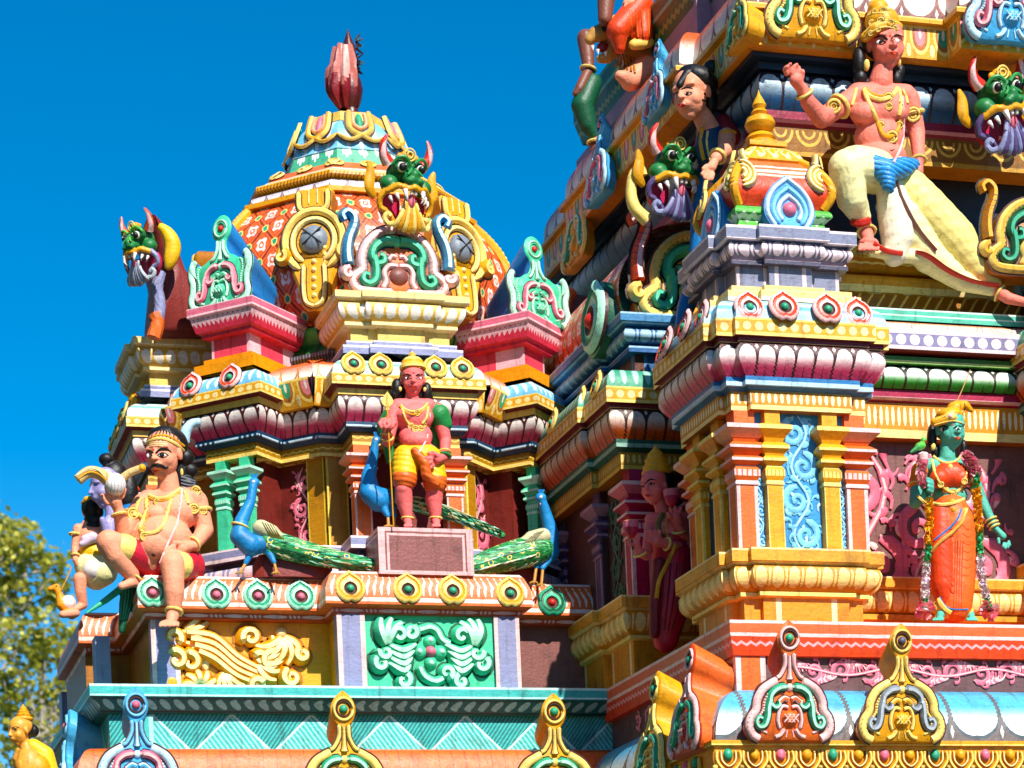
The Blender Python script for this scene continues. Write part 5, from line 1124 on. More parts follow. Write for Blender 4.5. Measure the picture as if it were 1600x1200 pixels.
f.jewel('earrings', [('d', 625, 608, 3, 4, 'goldlt'), ('d', 664, 609, 3, 4, 'goldlt')])
# spear: a separate thing held in the hand
sp = MB(); k = f.k; P0, P1 = f.j(615, 822, -.17), f.j(605, 634, -.27); sp.tube([P0, P1], 1.1*k, 'gold', 8)
o = tag(sp.build('spear', None), 'thin gold spear with leaf-shaped blade held by the pink standing statue', 'spear')
sp = MB(); fr_ = frame(f.j(605, 638, -.27), IMR, IMU, k); sp.plate(fr_, mirror(spline([(0, -4), (4, -2), (3, 1), (9, 8), (8, 15), (3, 22), (0, 27)], 3)), 3, 'goldlt', 'gold', bev=1); sp.stroke(fr_, [(0, 0), (0, 24)], 1, 'gold', n0=.3); sp.build('blade', o)
# ------------------------------------------------------------------ peacocks
scalem = paint('peacock_blue', COL['peblue'], None, rough=.35)
def trainmat():
    m = paint('peacock_train', COL['pegreen'], None, rough=.45, wear=.5); nt = m.node_tree; N, L = nt.nodes, nt.links; bs = N['Principled BSDF']; old = bs.inputs['Base Color'].links[0].from_socket
    tc = N.new('ShaderNodeTexCoord'); mp = N.new('ShaderNodeMapping'); mp.inputs['Rotation'].default_value = (0, .25, 0); mp.inputs['Scale'].default_value = (9, 40, 46); L.new(tc.outputs['Object'], mp.inputs[0])
    n = N.new('ShaderNodeTexNoise'); n.inputs['Scale'].default_value = 1.6; n.inputs['Detail'].default_value = 3; L.new(mp.outputs[0], n.inputs[0]); cur = old
    def mx(f, c):
        nonlocal cur
        q = N.new('ShaderNodeMix'); q.data_type = 'RGBA'; L.new(f.k, q.inputs[0]); L.new(cur, q.inputs[6]); q.inputs[7].default_value = (*lin(c), 1); cur = q.outputs[2]
    mx(E(nt, n.outputs[0]).gt(.61), '8cc89c'); mx(E(nt, n.outputs[0]).lt(.41), '0e3c20')
    v = N.new('ShaderNodeTexVoronoi'); v.inputs['Scale'].default_value = 12; L.new(tc.outputs['Object'], v.inputs[0]); dd = E(nt, v.outputs['Distance'])
    mx(dd.lt(.30), COL['goldlt']); mx(dd.lt(.22), '2c8a5a'); mx(dd.lt(.14), '1c5c9c'); L.new(cur, bs.inputs['Base Color']); return m
trainm = trainmat()
def peacock(label, Y, base, neck, nr, body, head, beak, wing, tail, tr, legs, hd=0, dcol='peblue'):
    f = Fig('peacock_statue', label, 'statue', Y, base, 'peacock statues'); 
    pr = f.cap('peblue', *[(x, y, d, r) for (x, y, d), r in zip(neck, nr)]) + f.ell('peblue', *body) + f.ell('peblue', *head)
    for lg in legs: pr += f.cap('peblue', (*lg[0], 7), (*lg[1], 4))
    f.blob('body', pr, 1.2, 3)
    mb = MB()
    for lg in legs:
        A, B = f.j(*lg[1]), f.j(*lg[2]); mb.tube([A, B], 2.4*f.k, 'tan', 7)
        for dx in (-7, -1, 5): mb.tube([B, f.j(lg[2][0]+dx, lg[2][1]+3, lg[2][2]-.05)], 1.6*f.k, 'tan', 6)
    mb.build('legs', f.t)
    mb = MB(); hx, hy, hd_ = head[0], head[1], head[2]; bx, by = beak
    mb.tube([f.j(hx+(bx-hx)*.4, hy+(by-hy)*.4, hd_-.0), f.j(bx, by, hd_-.02)], lambda t: (3*(1-t)+.4)*f.k, 'tan', 8)
    mb.build('beak', f.t)
    f.jewel('eye', [('d', hx-(bx-hx)*.12, hy-1, 2.6, 2.6, 'white'), ('d', hx-(bx-hx)*.12, hy-1, 1.5, 1.5, 'black', 1.6)])
    mb = MB()
    for i in range(4): mb.tube([f.j(hx-2+1.5*i, hy-6, hd_), f.j(hx-4+3*i, hy-13, hd_)], lambda t: (.6+t)*f.k, 'peblue', 6)
    mb.build('crest', f.t)
    # tail train: tapering body with overlapping painted plumes
    tp = spline([(x, y, d) for x, y, d in tail], 4); n = len(tp)
    f.blob('train', f.cap(trainm, *[(*tp[i], tr(i/(n-1))) for i in range(n)]), 1.5, 2)
    items = []
    r_ = random.Random(int(base[0]))
    for i in range(1, n-1):
        x, y, d = tp[i]; x2, y2, _ = tp[min(i+2, n-1)]; R = tr(i/(n-1)); dx, dy = x2-x, y2-y; l = math.hypot(dx, dy) or 1
        for sgn in (-.75, -.3, .15, .6):
            ox, oy = -dy/l*R*sgn, dx/l*R*sgn
            items.append(('t', [(x+ox, y+oy), (x+ox+dx*.45, y+oy*1.15+dy*.45), (x+ox*1.2+dx*.95, y+oy*1.25+dy*.95)], lambda t: 1.7*math.sin(pi*min(1, .15+.8*t)), ('mintlt', 'greendk', 'mint', 'fan', 'greendk')[r_.randrange(5)], 5, .1, False))
        if i % 2: items.append(('d', x-dy/l*R*.2, y+dx/l*R*.2, 3, 2.5, 'goldlt', .8)); items.append(('d', x-dy/l*R*.2, y+dx/l*R*.2, 1.7, 1.5, 'blue', 1.3))
    f.jewel('plumes', items)
    if wing:
        wp, wr = wing[:-1], wing[-1]; f.blob('wing', f.cap('fan', *[(x, y, d, r) for (x, y, d), r in zip(wp, wr)]), 1.2, 2)
        (x0, y0, _), (x1, y1, _) = wp[0], wp[-1]; L_ = math.hypot(x1-x0, y1-y0)
        f.jewel('wing_feathers', [('t', [(x0+(x1-x0)*.1*i+2, y0-wr[0]*.7+i), (x0+(x1-x0)*(.25+.12*i), y0+(y1-y0)*.3+2*i-2), (x0+(x1-x0)*(.5+.1*i), y0+(y1-y0)*.6+4)], 1.0, 'olive', 5, .5) for i in range(5)])
    return f
pf = peacock('blue peacock statue with a gold collar on the ledge beside the seated figure', 3.1, (410, 893),
   [(396, 756, 0), (391, 785, 0), (377, 815, 0), (374, 838, 0), (392, 852, 0)], [7, 8, 11, 15, 18], (397, 850, .02, 26, 17, 17), (397, 754, 0, 9, 8, 7), (406, 754),
   [(408, 826, -.02), (425, 832, -.03), (448, 846, -.03), (14, 12, 4)], [(418, 846, .03), (445, 855, .02), (500, 869, 0), (560, 881, -.02), (604, 886, -.02)], lambda t: 5+19*math.sin(pi*min(1, .32+.5*t))**1.2*(1-.75*t), [((392, 862, 0), (384, 880, 0), (376, 893, -.02)), ((420, 862, 0), (428, 878, -.03), (432, 893, -.04))])
mb = MB(); pf.ring(mb, pf.j(375, 822, 0), pf.j(378, 812, 0), 13, 1.8, 'goldlt'); mb.build('collar', pf.t)
peacock('blue peacock statue on the pedestal behind the pink standing statue, train behind his legs', 3.16, (600, 822),
   [(586, 692, -.02), (583, 715, 0), (576, 745, 0), (578, 770, 0), (592, 782, 0)], [6, 8, 12, 17, 18], (594, 780, .02, 22, 18, 18), (588, 688, -.02, 7, 7, 6), (590, 698), None,
   [(610, 778, .05), (650, 788, .12), (700, 802, .12), (750, 822, .1), (784, 836, .1)], lambda t: 15*(1-.6*t), [((600, 795, -.03), (606, 806, -.05), (607, 820, -.06)), ((612, 795, .02), (616, 806, .02), (616, 820, .02))])
peacock('blue peacock statue in shade at the right end of the shrine ledge', 3.12, (850, 912),
   [(846, 780, -.05), (853, 803, -.02), (862, 835, 0), (858, 858, .02)], [7, 9, 12, 16], (853, 862, .03, 22, 18, 18), (845, 778, -.05, 9, 8.5, 8), (844, 789),
   [(848, 838, -.05), (830, 842, -.06), (812, 848, -.06), (13, 12, 5)], [(842, 858, .0), (810, 866, -.02), (770, 877, -.04), (735, 888, -.06), (716, 892, -.06)], lambda t: 5+23*math.sin(pi*min(1, .3+.5*t))*(1-.65*t), [((848, 872, 0), (838, 886, -.02), (835, 908, -.04)), ((858, 872, 0), (848, 888, -.02), (846, 912, -.04))])
for px0, px1, Y in ((395, 520, 3.22), (775, 850, 3.3)):
    a, b_ = PYp(px0, 880, Y), PYp(px1, 885, Y); mb = MB(); mb.lathe([(.5, 0), (.5, .10), (.42, .19), (.1, .2)], 'maroon', 16, Matrix.Translation(((a.x+b_.x)/2, Y+.02, 6.09)) @ Matrix.Diagonal(((b_.x-a.x), .22, 1, 1)))
    tag(mb.build('rock_mound', None), 'low maroon plaster mound under the %s peacock' % ('collared' if px0 < 500 else 'shaded right-hand'), 'mound')
# ------------------------------------------------------------------ seated moustached figure raising a conch at the ledge corner
f = Fig('seated_statue', 'statue of a seated moustached man in red shorts, one leg hanging off the ledge', 'statue', 3.30, (270, 900)); m = 'skin'
hp, L = headprims(f, 257, 710, -.02, 76, 40, m)
b = hp + f.cap(m, (262, 745, .0, 16), (264, 770, .02, 18)) + f.cap(m, (232, 782, .04, 17), (302, 780, .02, 19)) + f.ell(m, 265, 800, .02, 48, 32, 30) + f.ell(m, 243, 803, -.05, 20, 14, 14) + f.ell(m, 285, 803, -.05, 22, 15, 15) + f.ell(m, 254, 842, -.02, 47, 36, 38) + f.ell(m, 243, 850, -.12, 28, 24, 18) + f.ell(m, 264, 878, .02, 46, 22, 30)
b += f.cap(m, (307, 784, .03, 18), (320, 828, .02, 14), (304, 852, -.12, 9))
b += hand(f, m, (302, 852, -.13), (284, 857, -.2), [[(272, 853, -.24), (262, 857, -.25), (257, 862, -.25)], [(272, 857, -.24), (261, 862, -.25), (257, 867, -.25)], [(274, 861, -.24), (264, 866, -.25)], [(277, 864, -.23), (268, 869, -.24)]], [(284, 849, -.22), (272, 848, -.24)], 9, 3.2)
b += f.cap(m, (224, 786, .03, 16), (193, 833, .0, 13.5), (187, 802, -.1, 9.5))
b += hand(f, m, (186, 800, -.1), (180, 783, -.13), [[(170, 776, -.15), (166, 762, -.17), (168, 752, -.17)], [(175, 772, -.17), (172, 757, -.19)], [(184, 773, -.17), (184, 760, -.19)], [(191, 776, -.15), (195, 765, -.17)]], [(168, 786, -.13), (160, 774, -.13)], 10, 3.4)
b += f.cap(m, (236, 876, .0, 24), (170, 848, -.12, 20), (180, 868, -.12, 17), (206, 898, -.05, 12), (212, 910, -.05, 8)) + f.cap(m, (212, 908, -.05, 8), (190, 916, -.1, 6))
b += f.cap(m, (290, 882, .0, 26), (270, 882, -.24, 20), (271, 905, -.27, 16.5), (272, 925, -.27, 16), (271, 958, -.25, 10.5), (268, 968, -.28, 9)) + f.ell(m, 264, 974, -.33, 14, 5.5, 14)
for i in range(5): b += f.cap(m, (252+6.4*i, 974, -.37, 3.4), (250.5+6.8*i, 978, -.41, 2.9-.15*i))
body = f.blob('body', b, 1.35, 3)
f.blob('shorts', f.ell('crimson', 264, 884, .03, 50, 20, 34) + f.cap('crimson', (292, 884, .02, 29), (283, 886, -.14, 23)) + f.cap('crimson', (235, 878, .02, 26), (205, 862, -.07, 22)) + f.cap('goldlt', (280, 884, -.17, 23), (277, 884, -.19, 22.5)) + f.cap('goldlt', (197, 858, -.085, 22.5), (192, 856, -.095, 22)), 1.4, 2)
f.blob('hair', f.ell('black', 262, 692, .05, 32, 26, 30, -8) + f.ell('black', 258, 683, .0, 27, 17, 24) + f.ell('black', 290, 715, .06, 14, 14, 14) + f.ell('black', 297, 735, .08, 13, 11, 12) + f.ell('black', 292, 756, .08, 15, 13, 12) + f.ell('black', 302, 760, .08, 9, 10, 9) + f.ell('black', 280, 730, .1, 18, 30, 12), 1.4, 1)
f.jewel('hair_strands', [('t', [(236+6*i, 688), (238+5.5*i, 678), (246+3.5*i, 671)], 1.1, 'lilacdk' if 0 else 'darkhole') for i in range(8)] + [('t', [(283, 745+5*i), (295, 748+5*i), (305, 752+3*i)], 1.1, 'grey', 5, .2) for i in range(4)])
f.eye(254, 711, 7.5, 4.2, -3, -.8, brow=[(243, 708), (251, 701.5), (261, 701.5), (268, 707)], bt=1.9); f.eye(233, 712, 4, 3.6, 5, -.5, brow=[(240, 708), (234, 704), (228, 707)], bt=1.7)
lips(f, 'redor', .8, 0, (243, 736)); f.jewel('mark', [('d', 240, 704, 2, 3, 'redor')] + [('t', [(233, 692+3*i), (246, 690+3*i), (262, 691+3*i)], .7, 'cream') for i in range(3)])
f.jewel('moustache', [('t', [(247, 727), (240, 727), (234, 733), (232, 741)], lambda t: 3.4*(1-.75*t), 'black'), ('t', [(245, 727), (252, 728), (259, 732), (263, 729)], lambda t: 3.8*(1-.7*t), 'black')])
f.jewel('headband', [('t', [(229, 693), (240, 686), (256, 685), (272, 692), (287, 704)], 3, 'goldlt'), ('t', [(230, 688), (242, 681), (258, 680), (274, 687), (288, 697)], 2.2, 'gold')])
f.jewel('necklace', [('t', [(232, 773), (246, 779), (264, 776), (282, 763)], 3.2, 'goldlt'), ('t', [(231, 777), (246, 783), (265, 780), (284, 767)], 1.8, 'gold'), ('t', [(228, 778), (229, 800), (218, 826), (232, 834), (252, 826), (262, 800), (268, 780)], 4, 'goldlt'), ('t', [(232, 780), (233, 800), (223, 824)], 1.2, 'gold')])
mb = MB()
for x, y, r in ((245, 784, 5), (226, 838, 7), (224, 828, 5), (306, 767, 7.5), (303, 795, 8), (318, 798, 6), (208, 802, 9)): medal(f, mb, x, y, r)
mb.build('pendants', f.t, True, 50)
f.jewel('sacred_thread', [('t', [(284, 764), (282, 790), (276, 820), (262, 850), (250, 880)], 2, 'pinklt')]); f.jewel('navel', [('d', 240, 866, 4, 4, 'maroon', .8), ('d', 240, 866, 2.2, 2.4, 'black', 1.2)])
f.jewel('shoulder_tassels', [('t', [(289, 768), (292, 778), (294, 787)], 3.4, 'goldlt'), ('t', [(220, 778), (214, 790), (210, 806)], 4, 'goldlt')])
mb = MB()
for a, bb, r, th in (((312, 800, .03), (318, 822, .02), 18.5, 2.6), ((209, 808, .02), (200, 823, .0), 17, 2.6), ((303, 850, -.12), (295, 855, -.15), 11, 2), ((186, 804, -.1), (183, 792, -.1), 11.5, 2.2), ((272, 955, -.25), (271, 963, -.26), 13, 2.2), ((213, 905, -.05), (208, 912, -.06), 11, 1.8)): f.ring(mb, f.j(*a), f.j(*bb), r, th, 'goldlt')
mb.build('bangles', f.t); f.jewel('earring', [('d', 284, 738, 2.6, 6, 'goldlt')])
# conch held up in the hand
q = Fig('conch_shell', 'white conch with two curved yellow horns held up in the seated man\'s hand', 'conch', 3.12, (180, 757))
q.blob('shell', q.ell('white', 180, 757, 0, 17, 18, 17) + q.ell('white', 167, 740, .02, 8, 7, 8), 1.2, 2)
mb = MB(); hornp = paint('horn_ivory', 'd8bc80', None)
mb.tube([q.j(*p) for p in spline([(168, 750, 0), (155, 740, -.02), (138, 738, -.03), (122, 750, -.03)], 5)], lambda t: (10-1.5*t)*q.k, hornp, 12); mb.build('horn', q.t)
mb = MB(); mb.tube([q.j(*p) for p in spline([(163, 745, -.06), (152, 734, -.09), (138, 732, -.1), (120, 743, -.1)], 5)], 2*q.k, 'cream', 8); mb.tube([q.j(*p) for p in spline([(165, 750, -.07), (152, 740, -.11), (138, 738, -.12), (122, 748, -.12)], 5)], 1.6*q.k, 'gold', 8); mb.build('horn_stripe', q.t)
mb = MB(); mb.tube([q.j(*p) for p in spline([(193, 746, 0), (204, 738, -.02), (222, 731, -.05)], 5)], lambda t: (6.5-t)*q.k, hornp, 12); mb.build('horn', q.t); mb = MB(); mb.ball(q.j(222, 731, -.055), 6.3*q.k, 'gold', 12); mb.build('horn_tip', q.t)
q.jewel('ridges', [('t', [(172+5*i, 745), (175+5*i, 757), (172+5.5*i, 770)], .7, 'greylt', 5, .2) for i in range(5)])
# curved white feather-horn behind his head
mb = MB(); mb.tube([PYp(x, y, 3.5+d) for x, y, d in spline([(287, 690, .0), (291, 673, -.02), (301, 662, -.04), (314, 660, -.06)], 5)], lambda t: .05*(1-.35*t), 'bluepale', 10); tag(mb.build('curved_plume', None), 'pale blue curved plume rising behind the seated man\'s head', 'plume')
# ------------------------------------------------------------------ figures on the shrine tower's left flank
f = Fig('rider_statue', 'statue seen from behind, black hair, yellow sash and white wrap, on the left flank', 'statue', 4.5, (140, 925)); m = 'skin'
b = f.ell(m, 141, 795, 0, 14, 18, 15) + f.cap(m, (140, 812, 0, 8), (138, 822, 0, 12)) + f.ell(m, 142, 838, 0, 24, 24, 17) + f.cap(m, (122, 826, 0, 8), (117, 855, 0, 6), (118, 875, -.05, 5)) + f.ell(m, 121, 880, -.05, 5, 6, 4) + f.cap(m, (162, 830, 0, 8), (172, 850, 0, 7), (160, 868, -.05, 5)) + f.cap(m, (125, 905, -.05, 11), (126, 925, -.05, 9), (130, 945, -.02, 7), (118, 952, -.06, 5))
f.blob('body', b, 1.3, 3)
f.blob('wrap', f.ell('yellow', 146, 864, 0, 24, 17, 20) + f.cap('yelpale', (138, 885, .0, 22), (160, 892, -.04, 24), (150, 900, 0, 22)) + f.ell('white', 150, 890, -.05, 25, 20, 20), 1.4, 2)
f.blob('sash', f.cap('lilaclt', (132, 842, -.1, 6), (145, 840, -.1, 9), (128, 850, -.1, 5)), 1.3, 2)
f.blob('hair', f.ell('black', 142, 793, -.02, 15, 18, 15) + f.ell('black', 146, 812, -.03, 15, 9, 12) + f.ell('black', 145, 822, -.04, 12, 7, 10) + f.ell('black', 155, 800, 0, 7, 10, 8), 1.3, 1)
f.jewel('diadem', [('t', [(128, 786), (136, 779), (146, 779), (154, 786)], 3, 'gold'), ('d', 137, 780, 7, 5, 'gold'), ('d', 151, 778, 3, 4, 'gold')]); mb = MB(); f.ring(mb, f.j(118, 835, 0), f.j(117, 850, 0), 9, 2, 'goldlt'); f.ring(mb, f.j(118, 868, -.04), f.j(118, 874, -.05), 7, 1.4, 'goldlt'); mb.build('bangles', f.t)
f2 = Fig('bird_mount', 'small orange long-necked bird with white breast under the left flank rider', 'statue', 4.45, (105, 960))
f2.blob('body', f2.cap('yelorg', (78, 920, 0, 4), (88, 918, 0, 6), (93, 930, 0, 6), (97, 945, 0, 9), (112, 958, .02, 10)) + f2.ell('white', 107, 942, .0, 12, 12, 12) + f2.cap('skin', (98, 960, -.05, 6), (118, 958, -.05, 7)), 1.2, 2); f2.jewel('eye', [('d', 88, 916, 1.6, 1.6, 'black')])
mb = MB(); mb.tube([f2.j(96, 922, -.03), f2.j(104, 905, -.03), f2.j(112, 885, 0)], 1.1*f2.k, 'tan', 6); mb.build('rein', f2.t)
f3 = Fig('lilac_statue', 'lilac-skinned statue in profile with black top-knot, half hidden behind the conch', 'statue', 4.25, (175, 860)); m = 'skinblu'
hp, L = headprims(f3, 166, 762, 0, 62, 75, m); f3.blob('body', hp + f3.cap(m, (172, 785, 0, 9), (176, 805, 0, 12)) + f3.ell(m, 185, 835, 0, 26, 34, 20) + f3.cap(m, (170, 815, -.03, 9), (168, 835, -.06, 8), (160, 812, -.1, 5)), 1.4, 3)
f3.blob('hair', f3.ell('black', 178, 745, .03, 22, 26, 20) + f3.ell('black', 166, 718, 0, 12, 10, 11) + f3.ell('black', 170, 732, 0, 10, 8, 9) + f3.ell('black', 200, 770, .05, 16, 34, 14), 1.4, 1); f3.blob('lower_garment', f3.ell('blue', 205, 800, .05, 20, 14, 18) + f3.ell('redor', 205, 765, .1, 14, 8, 10), 1.5, 1, track=False)
mb = MB(); mb.box((-3.66, 4.2, 6.09), (-3.46, 4.5, 6.30), paint('mint_block', COL['mint'], [(lambda u, v: (u.abs().max((v-.5).abs()*.2)-.06).abs().lt(.006), 'b8f0d4')])); tag(mb.build('mint_seat', None, False), 'pale green block seat behind the seated man\'s bent knee', 'block')
leafp = Fig('leaf_drape', 'dark green pointed leaf drape hanging off the ledge corner by the seated man', 'ornament', 3.5, (190, 930)); leafp.blob('drape', leafp.cap('sea', (135, 958, -.1, 2), (165, 938, -.05, 5), (195, 915, 0, 6), (212, 906, 0, 5)) + leafp.cap('greendk', (200, 912, 0, 10), (196, 945, -.02, 10), (190, 985, -.02, 5)) + leafp.cap('greendk', (210, 905, 0, 7), (206, 950, 0, 7)), 1.2, 2)
leafp.jewel('leaf_veins', [('t', [(192+5*i, 915), (190+5*i, 940), (188+3*i, 968)], .9, 'sea') for i in range(4)])
f = Fig('yellow_robed_statue', 'small gold-crowned statue in profile wearing a yellow robe, lower left edge', 'statue', 3.3, (40, 1230)); m = paint('skin_yellow', 'e0a040', None)
hp, L = headprims(f, 32, 1142, 0, 46, 65, m); f.blob('body', hp + f.cap(m, (38, 1158, 0, 8), (42, 1172, 0, 11)) + f.ell(m, 45, 1200, 0, 24, 34, 20) + f.cap(m, (28, 1200, -.05, 6), (24, 1185, -.1, 4.5), (28, 1172, -.12, 4)), 1.2, 3)
f.blob('robe', f.cap('yellow', (52, 1166, .02, 12), (70, 1180, .02, 15), (78, 1215, .02, 16)) + f.ell('yelorg', 55, 1205, .0, 26, 30, 22), 1.3, 2); f.blob('hair', f.ell('black', 40, 1140, .03, 14, 16, 14) + f.ell('black', 52, 1142, .03, 9, 10, 9), 1.2, 1)
lathe_at('crown', f, 37, 1126, .01, [(14, 0), (15, 2), (14, 5), (11, 6), (12, 9), (9, 11), (9.5, 14), (6, 16), (6, 19), (3, 22), (.5, 26)], 'gold')
f.eye(24, 1141, 2.6, 1.6, 0, -.4, brow=[(20, 1137), (25, 1135), (30, 1137)], bt=.8)
# ------------------------------------------------------------------ green-skinned goddess statue with flower garlands
f = Fig('goddess_statue', 'green-skinned goddess statue in orange sari with long flower garlands', 'statue', .38, (1490, 968)); m = 'skingrn'
hp, L = headprims(f, 1485, 671, 0, 62, 0, m)
b = hp + f.cap(m, (1480, 696, .01, 11), (1480, 716, .02, 13)) + f.cap(m, (1442, 728, .03, 12), (1516, 728, .03, 12)) + f.ell(m, 1482, 745, .02, 38, 24, 22) + f.ell(m, 1484, 775, .02, 28, 20, 19)
b += f.cap(m, (1436, 734, .03, 11.5), (1430, 786, .0, 9.5), (1444, 778, -.1, 7)) + hand(f, m, (1444, 778, -.1), (1450, 762, -.13), [[(1456, 752, -.16), (1450, 748, -.18)], [(1457, 757, -.16), (1450, 754, -.19)], [(1457, 763, -.16), (1450, 760, -.19)], [(1456, 769, -.15), (1450, 766, -.18)]], [(1444, 756, -.15), (1447, 749, -.17)], 7.5, 2.8)
b += f.cap(m, (1516, 734, .03, 11.5), (1532, 780, .03, 9.5), (1554, 824, -.02, 6.5)) + hand(f, m, (1556, 826, -.03), (1567, 838, -.05), [[(1576, 846, -.06), (1578, 852, -.07)], [(1575, 849, -.07), (1575, 856, -.08)], [(1572, 850, -.08), (1571, 857, -.09)], [(1569, 849, -.08), (1567, 854, -.09)]], [(1560, 842, -.08), (1561, 849, -.1)], 6, 2.3)
for x in (1474, 1512): b += f.cap(m, (x, 950, .0, 8), (x+(-6 if x < 1500 else 6), 965, -.08, 6)) + [p for i in range(4) for p in f.cap(m, (x+(-14 if x < 1500 else -1)+4.5*i, 967, -.1, 2.6), (x+(-16 if x < 1500 else 0)+4.8*i, 969, -.13, 2.1))]
body = f.blob('body', b, 1.3, 3)
s_ = f.cap('orange', (1484, 800, .02, 30), (1492, 822, .02, 35), (1494, 870, .02, 33), (1493, 920, .0, 30), (1490, 946, .0, 29)) + f.cap('redor', (1470, 800, .0, 20), (1470, 850, -.02, 22), (1474, 915, -.03, 20), (1480, 940, -.02, 18)) + f.cap('orange', (1500, 830, -.05, 12), (1497, 880, -.07, 10), (1496, 950, -.06, 11)) + f.cap('paleyel', (1468, 950, -.01, 13), (1484, 957, -.03, 12), (1508, 957, -.02, 14))
s_ += f.ell('redor', 1484, 745, -.0, 34, 24, 24) + f.ell('redor', 1468, 748, -.06, 16, 15, 14) + f.ell('redor', 1500, 748, -.06, 16, 15, 14) + f.cap('yelorg', (1437, 735, .03, 13.5), (1433, 756, .02, 13)) + f.cap('orange', (1516, 735, .03, 13), (1522, 752, .03, 12))
f.blob('sari', s_, 1.3, 3, folds=((.35, 1), 16, .12, None))
f.jewel('sari_folds', [('t', [(1462+i*2, 815+12*i), (1476+2*i, 826+13*i), (1490, 826+11*i)], .5, 'redor') for i in range(9)] + [('t', [(1504, 820+13*i), (1513, 828+12*i), (1522, 822+11*i)], .5, 'redor') for i in range(7)] + [('t', [(1493+4*i, 845), (1492+3.5*i, 900), (1490+4*i, 950)], .8, 'redor') for i in range(4)])
f.jewel('sari_border', [('t', [(1508, 795), (1504, 815), (1488, 832), (1468, 848), (1457, 862)], 5, 'paleyel', 6, .2, True, 5, .5), ('t', [(1502, 795), (1496, 812), (1480, 828), (1460, 844)], 1.6, 'blue'), ('t', [(1466, 935), (1472, 948), (1486, 958)], 4, 'paleyel'), ('t', [(1468, 932), (1475, 945), (1486, 952), (1512, 952)], 1.4, 'blue')])
f.jewel('belt', [('t', [(1457, 786), (1472, 789), (1490, 786), (1506, 780)], 3.5, 'goldlt'), ('d', 1488, 785, 6, 6, 'gold'), ('d', 1490, 797, 4, 5, 'gold')])
f.jewel('necklace', [('t', [(1458, 712), (1468, 720), (1482, 724), (1496, 719), (1503, 709)], 2.4, 'goldlt'), ('t', [(1456, 718), (1462, 742), (1474, 762), (1490, 770), (1502, 762), (1510, 740), (1510, 716)], 2.8, 'goldlt'), ('d', 1485, 730, 4, 5, 'goldlt')])
mb = MB()
for x, y in ((1478, 766), (1490, 770), (1500, 764), (1470, 757), (1507, 752)): medal(f, mb, x, y, 5)
mb.build('pendants', f.t, True, 50)
f.blob('hair', f.ell('black', 1481, 664, .06, 24, 26, 22) + f.ell('black', 1456, 684, .06, 8, 22, 10) + f.ell('black', 1462, 705, .07, 8, 12, 8) + f.ell('black', 1505, 700, .05, 6, 14, 8), 1.3, 1)
f.blob('crown', f.cap('gold', (1461, 660, -.05, 7), (1484, 653, -.1, 8), (1503, 658, -.05, 6)) + f.ell('gold', 1484, 650, 0, 22, 12, 22) + f.ell('gold', 1492, 638, 0, 13, 10, 13) + f.cap('gold', (1494, 634, 0, 8), (1508, 633, 0, 7), (1517, 641, .0, 4)) + f.ell('goldlt', 1485, 650, -.12, 9, 7, 5), 1.3, 2)
f.jewel('crown_bands', [('t', [(1460, 664), (1474, 660), (1490, 657), (1504, 661)], 1.3, 'goldlt'), ('t', [(1462, 656), (1474, 651), (1484, 645)], 1, 'goldlt'), ('t', [(1497, 648), (1501, 640), (1500, 631)], 1, 'golddk'), ('t', [(1504, 646), (1508, 638), (1507, 630)], 1, 'golddk'), ('d', 1485, 650, 3.5, 3.5, 'pinklt')])
f.eye(1474, 671, 5, 2.7, 4, .5, brow=[(1482, 669), (1474, 665), (1466, 668)], bt=1.3); f.eye(1497, 671, 4.2, 2.6, -3, .4, brow=[(1490, 669), (1497, 665), (1503, 667)], bt=1.3)
f.jewel('earring', [('d', 1458, 698, 4, 6, 'goldlt')]); f.jewel('mark', [('d', 1488, 664, 1.2, 4, 'redor')]); lips(f, 'redor')
mb = MB()
for a, bb, r in (((1431, 758, .02), (1431, 770, .01), 13), ((1442, 780, -.09), (1447, 774, -.11), 9), ((1440, 782, -.08), (1446, 775, -.1), 9.5), ((1548, 812, -.01), (1553, 822, -.02), 9.5), ((1551, 818, -.01), (1556, 828, -.02), 9), ((1554, 823, -.02), (1559, 832, -.03), 8.5)): f.ring(mb, f.j(*a), f.j(*bb), r, 1.5, 'goldlt')
mb.build('bangles', f.t)
def garland(label, path, segs, seed):
    """strung flowers: petals scattered round a hanging line, coloured in lengths"""
    g = Fig('flower_garland', label, 'garland', .28, path[-1][:2], 'flower garlands'); r = random.Random(seed); P = [g.j(*p) for p in spline(path, 8)]
    n = len(P); cols = []
    mb = None; last = None
    for i in range(n*14):
        t = i/(n*14); q = t*(n-1); k = int(q); p = P[k].lerp(P[min(k+1, n-1)], q-k); c = [s for s in segs if t >= s[0]][-1]
        if c is not last:
            if mb: mb.build('flower_length', g.t)
            mb = MB(); last = c
        rad = c[2]*g.k
        if i % 14 == 0 and k+1 < n: mb.tube([P[k], P[k+1]+(P[k+1]-P[k])*.2], rad*.55, c[1][(k) % 2], 8)
        for z in range(2):
            d = V3((r.gauss(0, 1), r.gauss(0, 1), r.gauss(0, 1))).normalized(); O = p+d*rad*.5; e = d.cross(V3((r.random(), r.random(), r.random()))).normalized(); w = rad*.7; tip = O+d*rad*r.uniform(.4, .8)
            mb.quad(O-e*w*.5, O+e*w*.5, tip+e*w*.6+d*rad*.1, tip-e*w*.6, c[1][r.randrange(len(c[1]))])
    mb.build('flower_length', g.t)
PKc, GRc, ORc, WHc = ('pink', 'pinklt', 'pink'), ('green', 'mint', 'greenbr'), ('yelorg', 'gold', 'yellow'), ('white', 'lilaclt', 'white')
